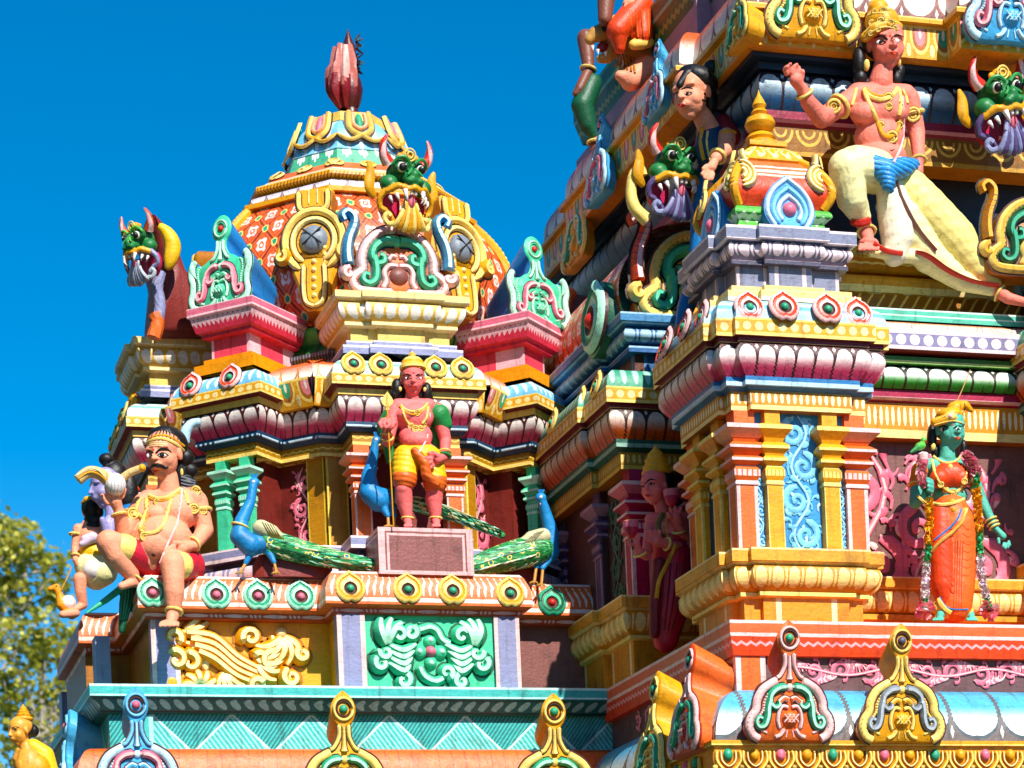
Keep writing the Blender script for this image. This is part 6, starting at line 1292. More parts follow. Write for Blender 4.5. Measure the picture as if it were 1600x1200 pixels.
garland('flower garland hanging on the green statue\'s raised-arm side, pink down to white', [(1442, 715, -.02), (1440, 745, -.06), (1452, 785, -.02), (1450, 850, -.02), (1446, 910, -.0), (1445, 955, 0)], [(0, PKc, 7), (.27, GRc, 5), (.37, ORc, 6.5), (.6, GRc, 5), (.7, WHc, 6), (.9, GRc, 5), (.965, PKc, 13)], 1)
garland('flower garland hanging on the green statue\'s lowered-arm side, pink down to white', [(1510, 712, -.02), (1524, 735, -.05), (1526, 770, -.04), (1530, 830, -.02), (1534, 900, 0), (1547, 957, 0)], [(0, PKc, 8), (.24, GRc, 5), (.37, ORc, 6.5), (.6, GRc, 5), (.71, WHc, 6), (.9, GRc, 5), (.965, PKc, 13)], 2)
f = Fig('parrot_statue', 'small green parrot perched on the pink lotus bud in the green statue\'s hand', 'parrot', .25, (1440, 712))
f.blob('body', f.ell('greenbr', 1438, 697, 0, 9, 6.5, 6, 15) + f.ell('greenbr', 1443, 688, 0, 5, 5, 5) + f.cap('green', (1434, 699, 0, 4.5), (1423, 707, 0, 2)), .9, 2); f.jewel('beak', [('t', [(1446, 688), (1448, 691)], 1.2, 'redor')])
f = Fig('lotus_bud', 'pink and white lotus bud on a green stem held by the green statue', 'lotus', .24, (1448, 745)); lathe_at('bud', f, 1443, 727, 0, [(3, -8), (6, 0), (8, 8), (8.5, 17), (7, 19)], ['crimson', 'pink', 'pinklt', 'white'], 12); mb = MB(); mb.tube([f.j(1443, 734, 0), f.j(1447, 748, 0), f.j(1450, 762, 0)], 2.6*f.k, 'green', 8); mb.build('stem', f.t)
# ------------------------------------------------------------------ great striding lord in pale yellow drapery
f = Fig('striding_statue', 'big orange-skinned statue in pale yellow drapery striding with one raised hand', 'statue', .86, (1400, 395)); m = 'skinsal'
hp, L = headprims(f, 1384, 70, 0, 78, 3, 'skinsal')
b = hp + f.cap(m, (1380, 102, .01, 15), (1376, 128, .03, 19)) + f.cap(m, (1340, 148, .04, 18), (1414, 150, .04, 18)) + f.ell(m, 1374, 172, .02, 48, 34, 28) + f.ell(m, 1350, 176, -.05, 22, 16, 15) + f.ell(m, 1396, 177, -.05, 22, 16, 15) + f.ell(m, 1374, 215, .02, 40, 34, 26) + f.ell(m, 1374, 245, .02, 43, 24, 28)
b += f.cap(m, (1334, 152, .04, 16), (1284, 185, .0, 15), (1263, 160, -.06, 12), (1253, 138, -.1, 9)) + hand(f, m, (1253, 140, -.1), (1243, 125, -.14), [[(1240, 114, -.16), (1240, 105, -.17), (1245, 101, -.18)], [(1234, 113, -.16), (1232, 104, -.18), (1235, 100, -.2)], [(1229, 115, -.16), (1226, 108, -.18), (1229, 104, -.2)], [(1246, 114, -.15), (1248, 106, -.16)]], [(1252, 122, -.15), (1254, 112, -.17)], 10, 3.6)
b += f.cap(m, (1420, 155, .04, 17), (1432, 205, .05, 13.5), (1436, 250, -.04, 9)) + hand(f, m, (1436, 252, -.04), (1434, 268, -.08), [[(1425, 276, -.11), (1422, 284, -.12)], [(1430, 278, -.11), (1428, 288, -.12)], [(1436, 278, -.11), (1435, 288, -.12)], [(1441, 276, -.1), (1442, 285, -.11)]], [(1425, 268, -.1), (1420, 276, -.12)], 9, 3.4)
b += f.cap(m, (1345, 335, -.1, 14), (1353, 362, -.08, 11), (1357, 376, -.16, 9)) + [p for i in range(5) for p in f.cap(m, (1345+6.6*i, 383, -.22, 3.8), (1343+7*i, 390, -.25, 3.1))] + f.ell(m, 1357, 380, -.17, 16, 8, 14)
b += f.cap(m, (1552, 450, .0, 11), (1575, 466, -.06, 9), (1600, 472, -.1, 7), (1625, 480, -.12, 5))
f.blob('body', b, 1.4, 3)
y = 'yelpale'; COL['yelsoft'] = 'f2e08c'; COL['cream2'] = 'f2ecd0'
d_ = f.cap(y, (1368, 268, .0, 34), (1335, 262, -.16, 33), (1322, 262, -.2, 28), (1331, 310, -.16, 24), (1345, 338, -.1, 16)) + f.cap('yelsoft', (1395, 275, .02, 34), (1440, 325, .0, 38), (1490, 375, .0, 36), (1525, 418, .0, 27), (1552, 446, .0, 14)) + f.cap('cream2', (1388, 285, -.06, 20), (1398, 330, -.08, 28), (1402, 372, -.08, 26), (1398, 396, -.08, 20)) + f.cap(y, (1412, 340, -.02, 30), (1450, 400, -.02, 26), (1500, 438, -.02, 16), (1548, 455, -.01, 8)) + f.cap(y, (1360, 392, -.1, 8), (1400, 400, -.1, 10), (1440, 402, -.06, 12))
f.blob('drapery', d_, 1.3, 4, folds=((.4, -.92), 19, .25, None))
f.jewel('red_border', [('t', [(1402, 284), (1412, 318), (1432, 356), (1462, 392)], 5, 'clothdk' if 0 else 'brownlt', 6, .2, True, 5, .4), ('t', [(1430, 394), (1450, 400), (1480, 422), (1520, 440), (1560, 446)], 6.5, 'red', 6, .2, True, 5, .4), ('t', [(1332, 346), (1344, 349), (1358, 344)], 6, 'red'), ('t', [(1365, 380), (1385, 392), (1410, 396)], 4, 'red')])
f.blob('blue_sash', f.cap('blue', (1332, 244, -.1, 12), (1358, 258, -.2, 17), (1386, 268, -.22, 18), (1412, 262, -.16, 16), (1428, 258, -.08, 10)) + f.cap('blue', (1384, 272, -.26, 15), (1388, 288, -.28, 11), (1392, 298, -.28, 5)), 1.3, 2, folds=((.1, 1), 7, .5, 'skyb'))
f.blob('hair', f.ell('black', 1378, 62, .08, 32, 32, 28) + f.ell('black', 1342, 96, .06, 11, 24, 14) + f.ell('black', 1344, 122, .07, 11, 12, 12) + f.ell('black', 1352, 132, .09, 12, 10, 12) + f.ell('black', 1400, 124, .07, 10, 14, 12) + f.ell('black', 1406, 112, .07, 8, 12, 10), 1.4, 1)
f.blob('crown', f.cap('gold', (1352, 58, -.03, 8), (1368, 44, -.1, 9), (1388, 38, -.12, 9), (1404, 42, -.06, 7)) + f.ell('gold', 1378, 34, .0, 27, 22, 26) + f.ell('gold', 1372, 14, .02, 17, 14, 17) + f.ell('goldlt', 1371, 4, .02, 13, 4, 13) + f.ell('gold', 1371, -3, .02, 10, 6, 10), 1.3, 2)
f.jewel('crown_bands', [('t', [(1352, 62), (1364, 48), (1384, 41), (1404, 46)], 1.8, 'goldlt'), ('t', [(1352, 50), (1364, 38), (1384, 31), (1400, 35)], 1.5, 'goldlt'), ('t', [(1356, 24), (1370, 20), (1388, 22)], 1.5, 'goldlt'), ('d', 1384, 28, 6, 7, 'goldlt'), ('d', 1386, 15, 5, 5, 'goldlt'), ('d', 1388, 38, 4, 4, 'gold')])
mb = MB()
for x, y_, r in ((1362, 36, 5), (1376, 33, 6), (1392, 35, 5), (1366, 18, 4), (1380, 16, 5), (1360, 52, 4), (1372, 46, 4), (1398, 44, 4)): medal(f, mb, x, y_, r)
f.eye(1376, 66, 7, 3.7, 3, .8, brow=[(1387, 62), (1378, 55), (1366, 60)], bt=1.7); f.eye(1400, 64, 5.4, 3.4, -4, .6, brow=[(1393, 61), (1400, 54), (1408, 56)], bt=1.7)
lips(f, 'redor'); f.jewel('mark', [('d', 1391, 57, 1.6, 4, 'redor')]); f.jewel('earrings', [('d', 1354, 102, 5, 9, 'goldlt'), ('d', 1405, 98, 3, 6, 'goldlt')])
f.jewel('necklace', [('t', [(1349, 138), (1358, 150), (1376, 156), (1394, 150), (1402, 138)], 4.5, 'goldlt'), ('t', [(1352, 136), (1362, 146), (1377, 150), (1392, 145)], 2, 'gold'), ('t', [(1349, 140), (1360, 165), (1370, 186)], 4.5, 'goldlt'), ('t', [(1405, 140), (1408, 160), (1405, 180)], 4.2, 'goldlt'), ('t', [(1372, 190), (1378, 208), (1390, 214), (1402, 206), (1406, 188)], 4.2, 'gold')])
mb = MB()
for x, y_, r in ((1388, 152, 7), (1389, 166, 5.5), (1394, 214, 9), (1376, 196, 6), (1405, 196, 6), (1303, 166, 11), (1427, 179, 11)): medal(f, mb, x, y_, r)
mb.build('pendants', f.t, True, 50)
f.jewel('shoulder_tassels', [('t', [(1338, 138), (1335, 152), (1331, 164)], 3.4, 'goldlt'), ('t', [(1410, 140), (1416, 152), (1418, 162)], 3.4, 'goldlt')])
f.jewel('sacred_thread', [('t', [(1410, 150), (1412, 185), (1410, 225), (1396, 254)], 2, 'pinklt')]); f.jewel('navel', [('t', [(1391, 234), (1394, 235), (1397, 233)], .8, 'maroon')])
mb = MB()
for a, bb, r, th in (((1312, 166, .02), (1300, 175, .01), 18, 3.2), ((1426, 178, .04), (1429, 190, .045), 17, 3.2), ((1257, 147, -.08), (1252, 136, -.1), 12.5, 2.6), ((1436, 250, -.03), (1436, 256, -.04), 11.5, 2.2), ((1354, 362, -.08), (1356, 370, -.1), 14, 2.4), ((1562, 458, -.02), (1570, 463, -.04), 13, 2)): f.ring(mb, f.j(*a), f.j(*bb), r, th, 'goldlt')
mb.build('bangles', f.t)
nest = MB(); r_ = random.Random(3)
for i in range(60):
    c = PYp(1338+r_.gauss(0, 10), 393, .72+r_.uniform(-.05, .05))+V3((0, 0, r_.uniform(-.02, .03))); d = V3((r_.gauss(0, 1), r_.gauss(0, .5), r_.gauss(0, .4))).normalized()*.05; nest.tube([c-d, c+V3((0, 0, .012)), c+d], .0022, 'olive', 4)
tag(nest.build('dry_twigs', None), 'tangle of dry twigs lying by the striding statue\'s bent foot', 'twigs')
# ------------------------------------------------------------------ woman peering out behind the kiosk
f = Fig('leaning_statue', 'statue of a dark-haired woman leaning out above the orange kiosk dome, bun of black hair', 'statue', 1.75, (1100, 290)); m = 'skin'
hp, L = headprims(f, 1082, 147, 0, 80, 55, m, pitch=-14)
f.blob('body', hp + f.cap(m, (1096, 180, .02, 15), (1110, 205, .04, 17)) + f.cap(m, (1135, 215, -.05, 15), (1135, 232, -.12, 13), (1118, 248, -.2, 9)) + hand(f, m, (1118, 250, -.2), (1111, 262, -.24), [[(1106, 270, -.26), (1101, 278, -.27)], [(1110, 272, -.26), (1107, 281, -.27)], [(1103, 266, -.26), (1097, 272, -.27)], [(1114, 272, -.26), (1112, 280, -.27)]], [(1104, 260, -.25), (1099, 264, -.27)], 8, 3.2), 1.4, 3)
f.blob('bodice', f.ell('navy', 1112, 232, .06, 26, 42, 26) + f.cap('clothdk', (1130, 192, .05, 14), (1142, 214, -.02, 16)) + f.cap('blue', (1104, 280, .25, 22), (1096, 400, .2, 20)) + f.cap('blue', (1092, 425, .1, 18), (1072, 480, -.05, 14), (1064, 512, -.08, 10)), 1.5, 2)
f.blob('foot', f.cap(m, (1062, 512, -.08, 8), (1054, 520, -.12, 7), (1042, 527, -.18, 5)), 1.3, 2)
f.blob('hair', f.ell('black', 1090, 126, .0, 34, 21, 33, -20) + f.cap('black', (1062, 133, -.09, 6), (1074, 116, -.09, 8), (1092, 112, -.06, 9)) + f.ell('black', 1108, 158, .07, 14, 26, 20) + f.ell('black', 1112, 107, .05, 14, 13, 13) + f.ell('black', 1073, 125, -.02, 17, 10, 15, -30) + f.ell('black', 1122, 190, .1, 18, 18, 16), 1.4, 1)
f.eye(1075, 146, 5.5, 3, 8, -.8, brow=[(1064, 140), (1072, 136), (1083, 139)], bt=1.3); f.eye(1057, 151, 2.6, 2.4, 8, -.3, brow=[(1060, 145), (1056, 145), (1053, 148)], bt=1.2)
lips(f, 'red'); f.jewel('ear_curl', [('t', [(1100, 145), (1105, 152), (1102, 158), (1097, 155)], 1.2, 'black'), ('d', 1069, 162, 2, 2, 'pinklt')])
f.jewel('gold_trim', [('t', [(1098, 200), (1094, 222), (1100, 250)], 4, 'gold'), ('t', [(1128, 208), (1142, 204), (1150, 208)], 3, 'gold'), ('t', [(1106, 205), (1104, 225), (1110, 250)], 2.4, 'goldlt')]); mb = MB(); f.ring(mb, f.j(1122, 244, -.18), f.j(1116, 252, -.2), 12, 3, 'goldlt'); mb.build('bangles', f.t)
# ------------------------------------------------------------------ four-armed pink goddess in the shaded recess
f = Fig('lotus_goddess_statue', 'magenta-robed pink goddess statue holding lotus buds in the shaded recess', 'statue', 1.72, (1045, 995)); m = 'skinpk'
hp, L = headprims(f, 1022, 760, 0, 56, 48, m)
b = hp + f.cap(m, (1030, 784, .01, 10), (1036, 800, .03, 12)) + f.cap(m, (1018, 812, .03, 11), (1068, 812, .03, 12)) + f.ell(m, 1046, 835, .02, 34, 30, 22)
b += f.cap(m, (1070, 818, .04, 10), (1080, 850, .02, 9), (1062, 826, -.12, 7)) + hand(f, m, (1060, 824, -.12), (1056, 808, -.15), [[(1050, 800, -.17), (1047, 794, -.18)], [(1056, 798, -.17), (1055, 792, -.18)], [(1062, 800, -.17), (1064, 794, -.18)]], [(1048, 808, -.17), (1044, 803, -.18)], 9, 3)
b += f.cap(m, (1072, 830, .03, 10), (1080, 858, .0, 9), (1040, 850, -.15, 7)) + hand(f, m, (1040, 850, -.15), (1024, 845, -.18), [[(1016, 838, -.2), (1012, 831, -.21)], [(1020, 836, -.2), (1017, 829, -.21)], [(1025, 836, -.2), (1023, 829, -.21)], [(1030, 836, -.2), (1030, 829, -.21)]], [(1016, 846, -.2), (1009, 843, -.21)], 9, 2.8)
b += f.cap(m, (1016, 818, .03, 9), (1010, 868, -.05, 8), (998, 862, -.12, 7)) + hand(f, m, (998, 862, -.12), (993, 850, -.14), [[(988, 842, -.16), (986, 835, -.17)], [(993, 840, -.16), (993, 833, -.17)], [(998, 842, -.16), (999, 836, -.17)]], [(986, 852, -.16), (982, 846, -.17)], 8, 2.6)
f.blob('body', b, 1.4, 3)
f.blob('robe', f.ell('crimson', 1046, 840, .03, 33, 30, 24) + f.cap('crimson', (1050, 870, .03, 32), (1050, 920, .0, 34), (1044, 965, -.02, 28), (1040, 1000, -.02, 20)) + f.cap('clothdk', (1030, 880, -.1, 10), (1024, 940, -.1, 10), (1022, 990, -.08, 8)) + f.cap('greendk', (1072, 808, .06, 12), (1078, 830, .04, 12)), 1.5, 3)
lips(f, 'crimson'); f.jewel('robe_folds', [('t', [(1030+9*i, 880), (1026+9*i, 930), (1026+6*i, 985)], 1.5, 'clothdk') for i in range(5)]); f.jewel('gold_sash', [('t', [(1036, 802), (1028, 822), (1034, 836)], 4, 'olive'), ('t', [(1056, 850), (1046, 874), (1030, 905), (1026, 935)], 4.5, 'gold'), ('t', [(1044, 806), (1040, 826), (1046, 846)], 2.5, 'gold')])
f.blob('hair', f.ell('black', 1032, 752, .05, 24, 24, 22) + f.ell('black', 1046, 772, .07, 10, 22, 12), 1.3, 1)
lathe_at('crown', f, 1026, 742, .02, [(22, 0), (24, 3), (22, 7), (21, 9), (22, 12), (18, 16), (17, 19), (18, 22), (14, 27), (13, 29), (13, 32), (9, 36), (6, 39), (3, 43), (.5, 47)], 'gold')
f.eye(1018, 756, 4.6, 2.4, 6, -.6, brow=[(1008, 756), (1015, 749), (1025, 750)], bt=1.4); f.eye(1005, 760, 2, 2, 6, -.2)
mb = MB()
for a, bb, r in (((1060, 830, -.1), (1059, 822, -.12), 9.5), ((1042, 850, -.14), (1035, 848, -.15), 9.5), ((1000, 866, -.11), (998, 860, -.12), 9.5), ((1073, 828, .03), (1076, 838, .03), 14)): f.ring(mb, f.j(*a), f.j(*bb), r, 2, 'goldlt')
mb.build('bangles', f.t)
for (x, y_), lb in (((1049, 778), 'pink lotus bud held high by the shaded magenta-robed statue, nearer her face'), ((986, 827), 'pink lotus bud held out by the shaded magenta-robed statue, away from her face')):
    g = Fig('lotus_bud', lb, 'lotus', 1.56, (x, y_+20)); lathe_at('bud', g, x, y_, 0, [(4, -14), (9, -8), (12, 2), (13, 12), (11, 13), (9, 11)], ['crimson', 'magenta', 'pink', 'paleyel', 'gold'], 12); mb = MB(); mb.tube([g.j(x, y_+10, 0), g.j(x+3, y_+32, 0)], 2*g.k, 'greendk', 6); mb.build('stem', g.t)
# ------------------------------------------------------------------ figures high on the shaded upper left flank
f = Fig('lion_statue', 'tan open-mouthed lion sculpture facing left under the orange skirted figure at upper left', 'statue', 3.6, (975, 130)); lt = 'tan'
f.blob('body', f.cap(lt, (990, 60, .1, 22), (965, 50, .05, 26), (945, 50, 0, 15), (930, 54, -.02, 12), (921, 62, -.02, 8)) + f.cap(lt, (960, 70, .02, 14), (950, 90, 0, 9), (938, 92, 0, 7)) + f.ell(lt, 1000, 90, .08, 30, 34, 24) + f.cap('skin', (1010, 108, .0, 22), (985, 125, -.06, 17), (968, 118, -.08, 8)), 1.5, 3)
f.blob('mouth', f.ell('clothdk', 942, 74, .0, 10, 8, 8) , 1.2, 1); mb = MB()
for x, y_ in ((926, 72), (934, 78), (946, 82)): mb.tube([f.j(x, y_, -.06), f.j(x+1, y_+7, -.07)], lambda t: 3*(1-t)*f.k+.0005, 'white', 6)
mb.build('teeth', f.t); f.jewel('mane', [('t', [(960+6*i, 80+2*i), (966+5*i, 92+3*i), (962+6*i, 104+2*i)], 2, 'golddk') for i in range(6)]); mb = MB(); mb.ball(f.j(944, 45, -.1), 4*f.k, 'black'); mb.build('eye', f.t)
f = Fig('orange_skirted_statue', 'figure in a bright orange skirt with yellow hem seated high at upper left', 'statue', 3.45, (985, 75))
f.blob('body', f.cap('skinshade', (945, -60, .05, 16), (947, 0, .02, 14), (945, 30, 0, 11)) + f.cap('skin', (1000, -30, 0, 12), (985, 5, -.05, 9)) + [p for i in range(4) for p in f.cap('skin', (978+4*i, 8, -.06, 3.2), (976+4*i, 20, -.09, 2.6))] + f.ell('skin', 984, 6, -.05, 12, 8, 8), 1.5, 2)  # upper arm's shade is painted by the darker skin tone
f.blob('skirt', f.cap('redor', (1000, 10, .02, 22), (965, 48, -.06, 18), (968, 75, -.05, 9)) + f.cap('redor', (1000, 20, .0, 18), (1005, 50, -.02, 17), (1003, 56, -.02, 17)) + f.cap('paleyel', (990, 70, -.03, 8), (1003, 68, -.04, 9), (1014, 66, -.03, 8)), 1.5, 2); f.jewel('skirt_folds', [('t', [(985+9*i, 15), (986+9*i, 40), (988+9*i, 58)], 1.6, 'orange') for i in range(4)])
f = Fig('green_draped_statue', 'figure with dark green hanging skirt at the left edge of the upper flank', 'statue', 4.6, (920, 225))
f.blob('body', f.cap('skinshade', (915, 60, .05, 14), (920, 110, .0, 9), (905, 140, -.03, 8), (900, 146, -.03, 6)) + f.cap('skinshade', (930, 215, 0, 8), (930, 240, 0, 8)), 1.5, 2)  # limbs coloured with the shade already in the skin tone
f.blob('skirt', f.cap('greendk', (925, 130, .03, 16), (910, 165, .0, 18), (918, 195, 0, 14), (928, 212, 0, 9)) + f.cap('green' if 0 else 'greendk', (900, 165, 0, 8), (912, 190, 0, 10)), 1.5, 2); mb = MB(); f.ring(mb, f.j(929, 222, 0), f.j(930, 230, 0), 11, 2.5, 'goldlt'); f.ring(mb, f.j(919, 108, 0), f.j(918, 114, 0), 12, 2, 'goldlt'); mb.build('bangles', f.t)

mb = MB(); mb.tube([PYp(1487, 645, .38), PYp(1503, 610, .42), PYp(1516, 578, .5)], .004, 'tan', 5); tag(mb.build('straw', None), 'long dry straw sticking up from the green statue\'s crown', 'straw')
# ------------------------------------------------------------------ snarling guardian faces over the gables
COL['mongreen'] = '1e7038'
def monster(fr, label, cols=('mongreen', 'green', 'gold', 'red'), fancol='gold', fanlt='goldlt', tongue=True, profile=False):
    """kirtimukha: bulging eyes, snout, fangs, side horns and a fan-shaped lower jaw; frame unit = face half-width"""
    g, glt, gd, hr = cols; O, U, W, N = fr; k = U.length; t = thing('monster_face', label, 'monster face', O, None)
    P = lambda x, y, n=0: O+U*x+W*y+N*n
    f = Fig.__new__(Fig); f.k = k/22; f.t = t; f.trees = []; R3 = Matrix((U.normalized(), W.normalized(), N.normalized())).transposed()
    e = lambda m, x, y, n, a, b, c: ('e', P(x, y, n), (a*k, b*k, c*k), R3, m)
    c = lambda m, *q: [('c', P(*a[:3]), P(*b[:3]), a[3]*k, b[3]*k, m) for a, b in zip(q[:-1], q[1:])]
    pr = [e(g, 0, .45, .1, .72, .55, .6), e(g, -.42, .62, .5, .32, .3, .32), e(g, .42, .62, .5, .32, .3, .32), e(g, 0, .2, .72, .36, .32, .5), e(g, -.22, .12, 1.0, .2, .16, .2), e(g, .22, .12, 1.0, .2, .16, .2), e(g, 0, .34, .95, .2, .2, .24), e(g, -.75, .05, .35, .4, .35, .4), e(g, .75, .05, .35, .4, .35, .4), e(g, 0, .75, .45, .16, .2, .2)]
    pr += c(gd, (-.95, -.25, .55, .12), (-.6, -.05, .8, .13), (-.25, -.14, 1.0, .11), (0, -.08, 1.05, .1), (.25, -.14, 1.0, .11), (.6, -.05, .8, .13), (.95, -.25, .55, .12))
    f.blob('face', pr, 1.1, 2)
    mb = MB()
    for s in (-1, 1):   # brow rolls
        mb.tube([P(*q) for q in spline([(s*.1, .72, .8), (s*.35, .9, .8), (s*.62, .86, .72), (s*.75, .66, .6)], 4)], .07*k, glt, 7)
        mb.tube([P(*q) for q in spline([(s*.06, .55, .85), (s*.2, .42, 1.0), (s*.34, .3, 1.05)], 4)], .05*k, glt, 6)
    mb.build('brow', t)
    for s in (-1, 1):
        mb = MB(); mb.ball(P(s*.42, .58, .68), .2*k, 'white', 14); mb.ball(P(s*.43, .57, .78), .16*k, 'black', 14); mb.ball(P(s*.38, .63, .93), .03*k, 'white', 8); mb.build('eye', t)
        mb = MB(); mb.tube([P(*q) for q in spline([(s*.75, .75, .2), (s*1.0, 1.0, .25), (s*1.05, 1.35, .3), (s*.88, 1.65, .35)], 6)], lambda q: (.24*(1-q)**.7+.02)*k, hr, 10, mats=[hr, hr, 'pinklt', 'pinklt', hr, hr, hr, hr, hr, hr]); mb.build('horn', t)
        mb = MB()
        for x, y, n, r, L in ((.4, -.2, 1.0, .11, .38), (.64, -.33, .78, .085, .24), (.84, -.42, .62, .08, .22)): mb.tube([P(*q) for q in spline([(s*x, y, n), (s*(x-.02), y-L*.6, n+.1), (s*(x-.1), y-L, n+.06)], 3)], lambda q: (r*(1-q)+.008)*k, 'white', 8)
        for x in (.1,): mb.ball(P(s*x, -.26, .98), (.075*k, .1*k, .05*k), 'white', 8, R3)
        mb.build('teeth', t)
        mb = MB(); mb.tube([P(*q) for q in spline([(s*.95, -.2, .5), (s*1.15, -.45, .4), (s*1.1, -.75, .35), (s*.8, -.9, .45), (s*.5, -1.3, .55)], 5)], lambda q: (.14-.04*q)*k, gd if fancol == 'gold' else fancol, 9); mb.build('lip', t)
        mb = MB(); mb.plate((P(0, 0, .2), U, W, N), spline([(s*.9, -.25), (s*1.02, -.5), (s*.95, -.85), (s*.5, -1.2), (s*.15, -.9), (s*.2, -.3), (s*.9, -.25)], 4)[:-1] if s > 0 else spline([(s*.9, -.25), (s*1.02, -.5), (s*.95, -.85), (s*.5, -1.2), (s*.15, -.9), (s*.2, -.3), (s*.9, -.25)], 4)[:-1][::-1], .2*k/k, 'magenta', bev=.02); mb.build('mouth', t)
        if profile: continue
        mb = MB(); mb.tube([P(*q) for q in spline([(s*1.15, -.4, .0), (s*1.45, -.1, .05), (s*1.4, .4, 0), (s*1.5, .75, .0)], 5)], lambda q: (.2*math.sin(pi*min(1, .15+.8*q))+.02)*k, gd, 10, flat=.5, up=(0, 1, .1)); mb.build('ear', t)
    mb = MB()
    for i in range(-3, 4):   # jaw fan of ribs
        mb.tube([P(*q) for q in spline([(i*.07, -.45, .75), (i*.13, -.9, .85), (i*.2, -1.35+.03*abs(i), .8), (i*.215, -1.48+.05*abs(i), .68)], 5)], lambda q: (.07+.06*q)*k, fanlt if i % 2 else fancol, 8)
    for s in (-1, 1): mb.tube([P(*q) for q in spline([(s*.66, -1.28, .7), (s*.88, -1.3, .62), (s*1.0, -1.12, .55), (s*.9, -.98, .58), (s*.78, -1.06, .62)], 5)], .11*k, fanlt, 8)
    mb.build('jaw_fan', t)
    if tongue: mb = MB(); mb.ball(P(0, -.5, .85), (.16*k, .3*k, .12*k), 'pink', 12, R3); mb.tube([P(0, -.3, .97), P(0, -.62, .98)], .02*k, 'clothdk', 6); mb.build('tongue', t)
    mb = MB(); mb.ball(P(0, 1.02, .4), (.34*k, .22*k, .2*k), gd, 14, R3)
    for q in (.2, .1): mb.tube([P(q*1.2*math.cos(a), 1.04+q*math.sin(a), .6) for a in [2*pi*i/16 for i in range(17)]], .035*k, 'goldlt', 6)
    for s in (-1, 1): mb.ball(P(s*.36, .98, .42), (.14*k, .14*k, .1*k), 'gold', 10, R3)
    mb.build('crown', t); return t
kk = pxk(PYp(630, 280, 3.2))
def mfr(c0, U, W, s, sx): q = frame(c0, U, W, s); return (q[0], q[1]*sx, q[2], q[3])
c0 = PYp(626, 296, 3.34); monster(mfr(c0, (1, .25, 0), (0, -.2, 1), 46*kk, .84), 'green monster face with red horns and gold jaw at the top of the orange gable')
c0 = PYp(1046, 278, 2.05); monster(mfr(c0, (.97, .2, 0), (0, -.2, 1), 44*kk, .88), 'green monster face with purple jaw in the shade above the gold gable', fancol='purple', fanlt='lilac')
c0 = PYp(1556, 172, .98); monster(mfr(c0, (.95, .1, .2), (-.2, -.2, 1), 46*kk, .9), 'green monster face tilted and snarling at the right edge behind the striding statue', fancol='purple', fanlt='lilac')
# the left-flank guardian in profile with its tall maroon back
q = PYp(228, 392, 4.2); monster(mfr(q, (.55, -.84, 0), (-.15, -.15, 1), 36*kk, .85), 'green monster face seen in profile with curved horns at far left of the dome', ('mongreen', 'greenbr', 'gold', 'horn'), 'lilac', 'greylt', True, True)
bk = MB(); ob = PYp(250, 531, 4.7); pts = [PYp(x, y, 4.75) for x, y in ((240, 532), (242, 480), (248, 420), (238, 375), (228, 345), (245, 352), (265, 375), (285, 430), (310, 465), (322, 500), (328, 532))]
bk.plate((V3((pts[0].x, 4.55, pts[0].z)), V3((1, 0, 0)), V3((0, 0, 1)), V3((0, -1, 0))), [(p.x-pts[0].x, p.z-pts[0].z) for p in pts], .85, 'maroon', bev=.05)
o = bk.build('gable_back', None, True, 50); tag(o, 'tall maroon plaster back of the left-flank gable, behind the profile monster face', 'gable')
bk = MB(); bk.tube([PYp(x, y, 4.3) for x, y in spline([(250, 425), (246, 450), (250, 480), (243, 515)], 5)], .05, 'lilac', 8); bk.build('lilac_scroll', o); bk = MB(); bk.tube([PYp(x, y, 4.3) for x, y in spline([(242, 490), (246, 505), (240, 528)], 5)], .06, 'orange', 8); bk.build('orange_scroll', o)
bk = MB(); bk.tube([PYp(x, y, 4.35) for x, y in spline([(248, 352), (262, 365), (270, 385), (266, 408), (262, 420)], 5)], lambda t: .06*math.sin(pi*min(1, .08+.85*t))+.01, 'yellow', 10); bk.build('gold_horn', o)
# ------------------------------------------------------------------ horseshoe crests on the lower canopies
def hsfr(px, py_base, py_top, Y, tilt=.12, U=(1, 0, 0)):
    b, t = PYp(px, py_base, Y), PYp(px, py_top, Y); n = V3(U).cross(V3((0, 0, 1))); return frame(b, U, V3((0, 0, 1))+n*-tilt*-1, (t.z-b.z)*1.0)
for px, b_, t_, Y, sc_, lb in ((217, 1262, 1074, 2.56, 'blue', 'sky blue horseshoe crest with pink scrolls below the seated figure'), (540, 1272, 1080, 2.56, 'yellow', 'gold horseshoe crest with green scrolls below the green carved panel'), (868, 1276, 1084, 2.56, 'yellow', 'gold horseshoe crest at the shaded right end of the orange canopy'),
      (1234, 1158, 970, -.34, 'orange', 'orange horseshoe crest with green scrolls on the blue canopy'), (1409, 1160, 975, -.34, 'gold2', 'gold horseshoe crest with grey scrolls on the blue canopy below the goddess'),
      (1270, 62, -140, .93, 'yellow', 'gold horseshoe crest with green scrolls on the orange top canopy'), (1580, 66, -135, .68, 'blue', 'sky blue horseshoe crest cut off at the upper right corner')):
    fr_ = hsfr(px, b_, t_, Y, .1); horseshoe(fr_, sc_, lb)
def hsx(px, b_, t_, X, sc_, lb, tilt=.12, dp=.42):
    b, t = PXp(px, b_, X), PXp(px, t_, X); horseshoe(frame(b, (0, -1, 0), V3((tilt, 0, 1)), t.z-b.z), sc_, lb, depth=dp, back=.85)
hsx(1068, 1178, 998, -.34, 'red', 'orange horseshoe crest on the shaded flank of the blue canopy, nearest its corner'); hsx(1012, 1240, 1040, -.34, 'yellow', 'yellow horseshoe crest seen edge-on beside the orange one in shade')
hsx(92, 1290, 1092, -4.42, 'blue', 'bright blue horseshoe crest seen from its back at the lower left edge')
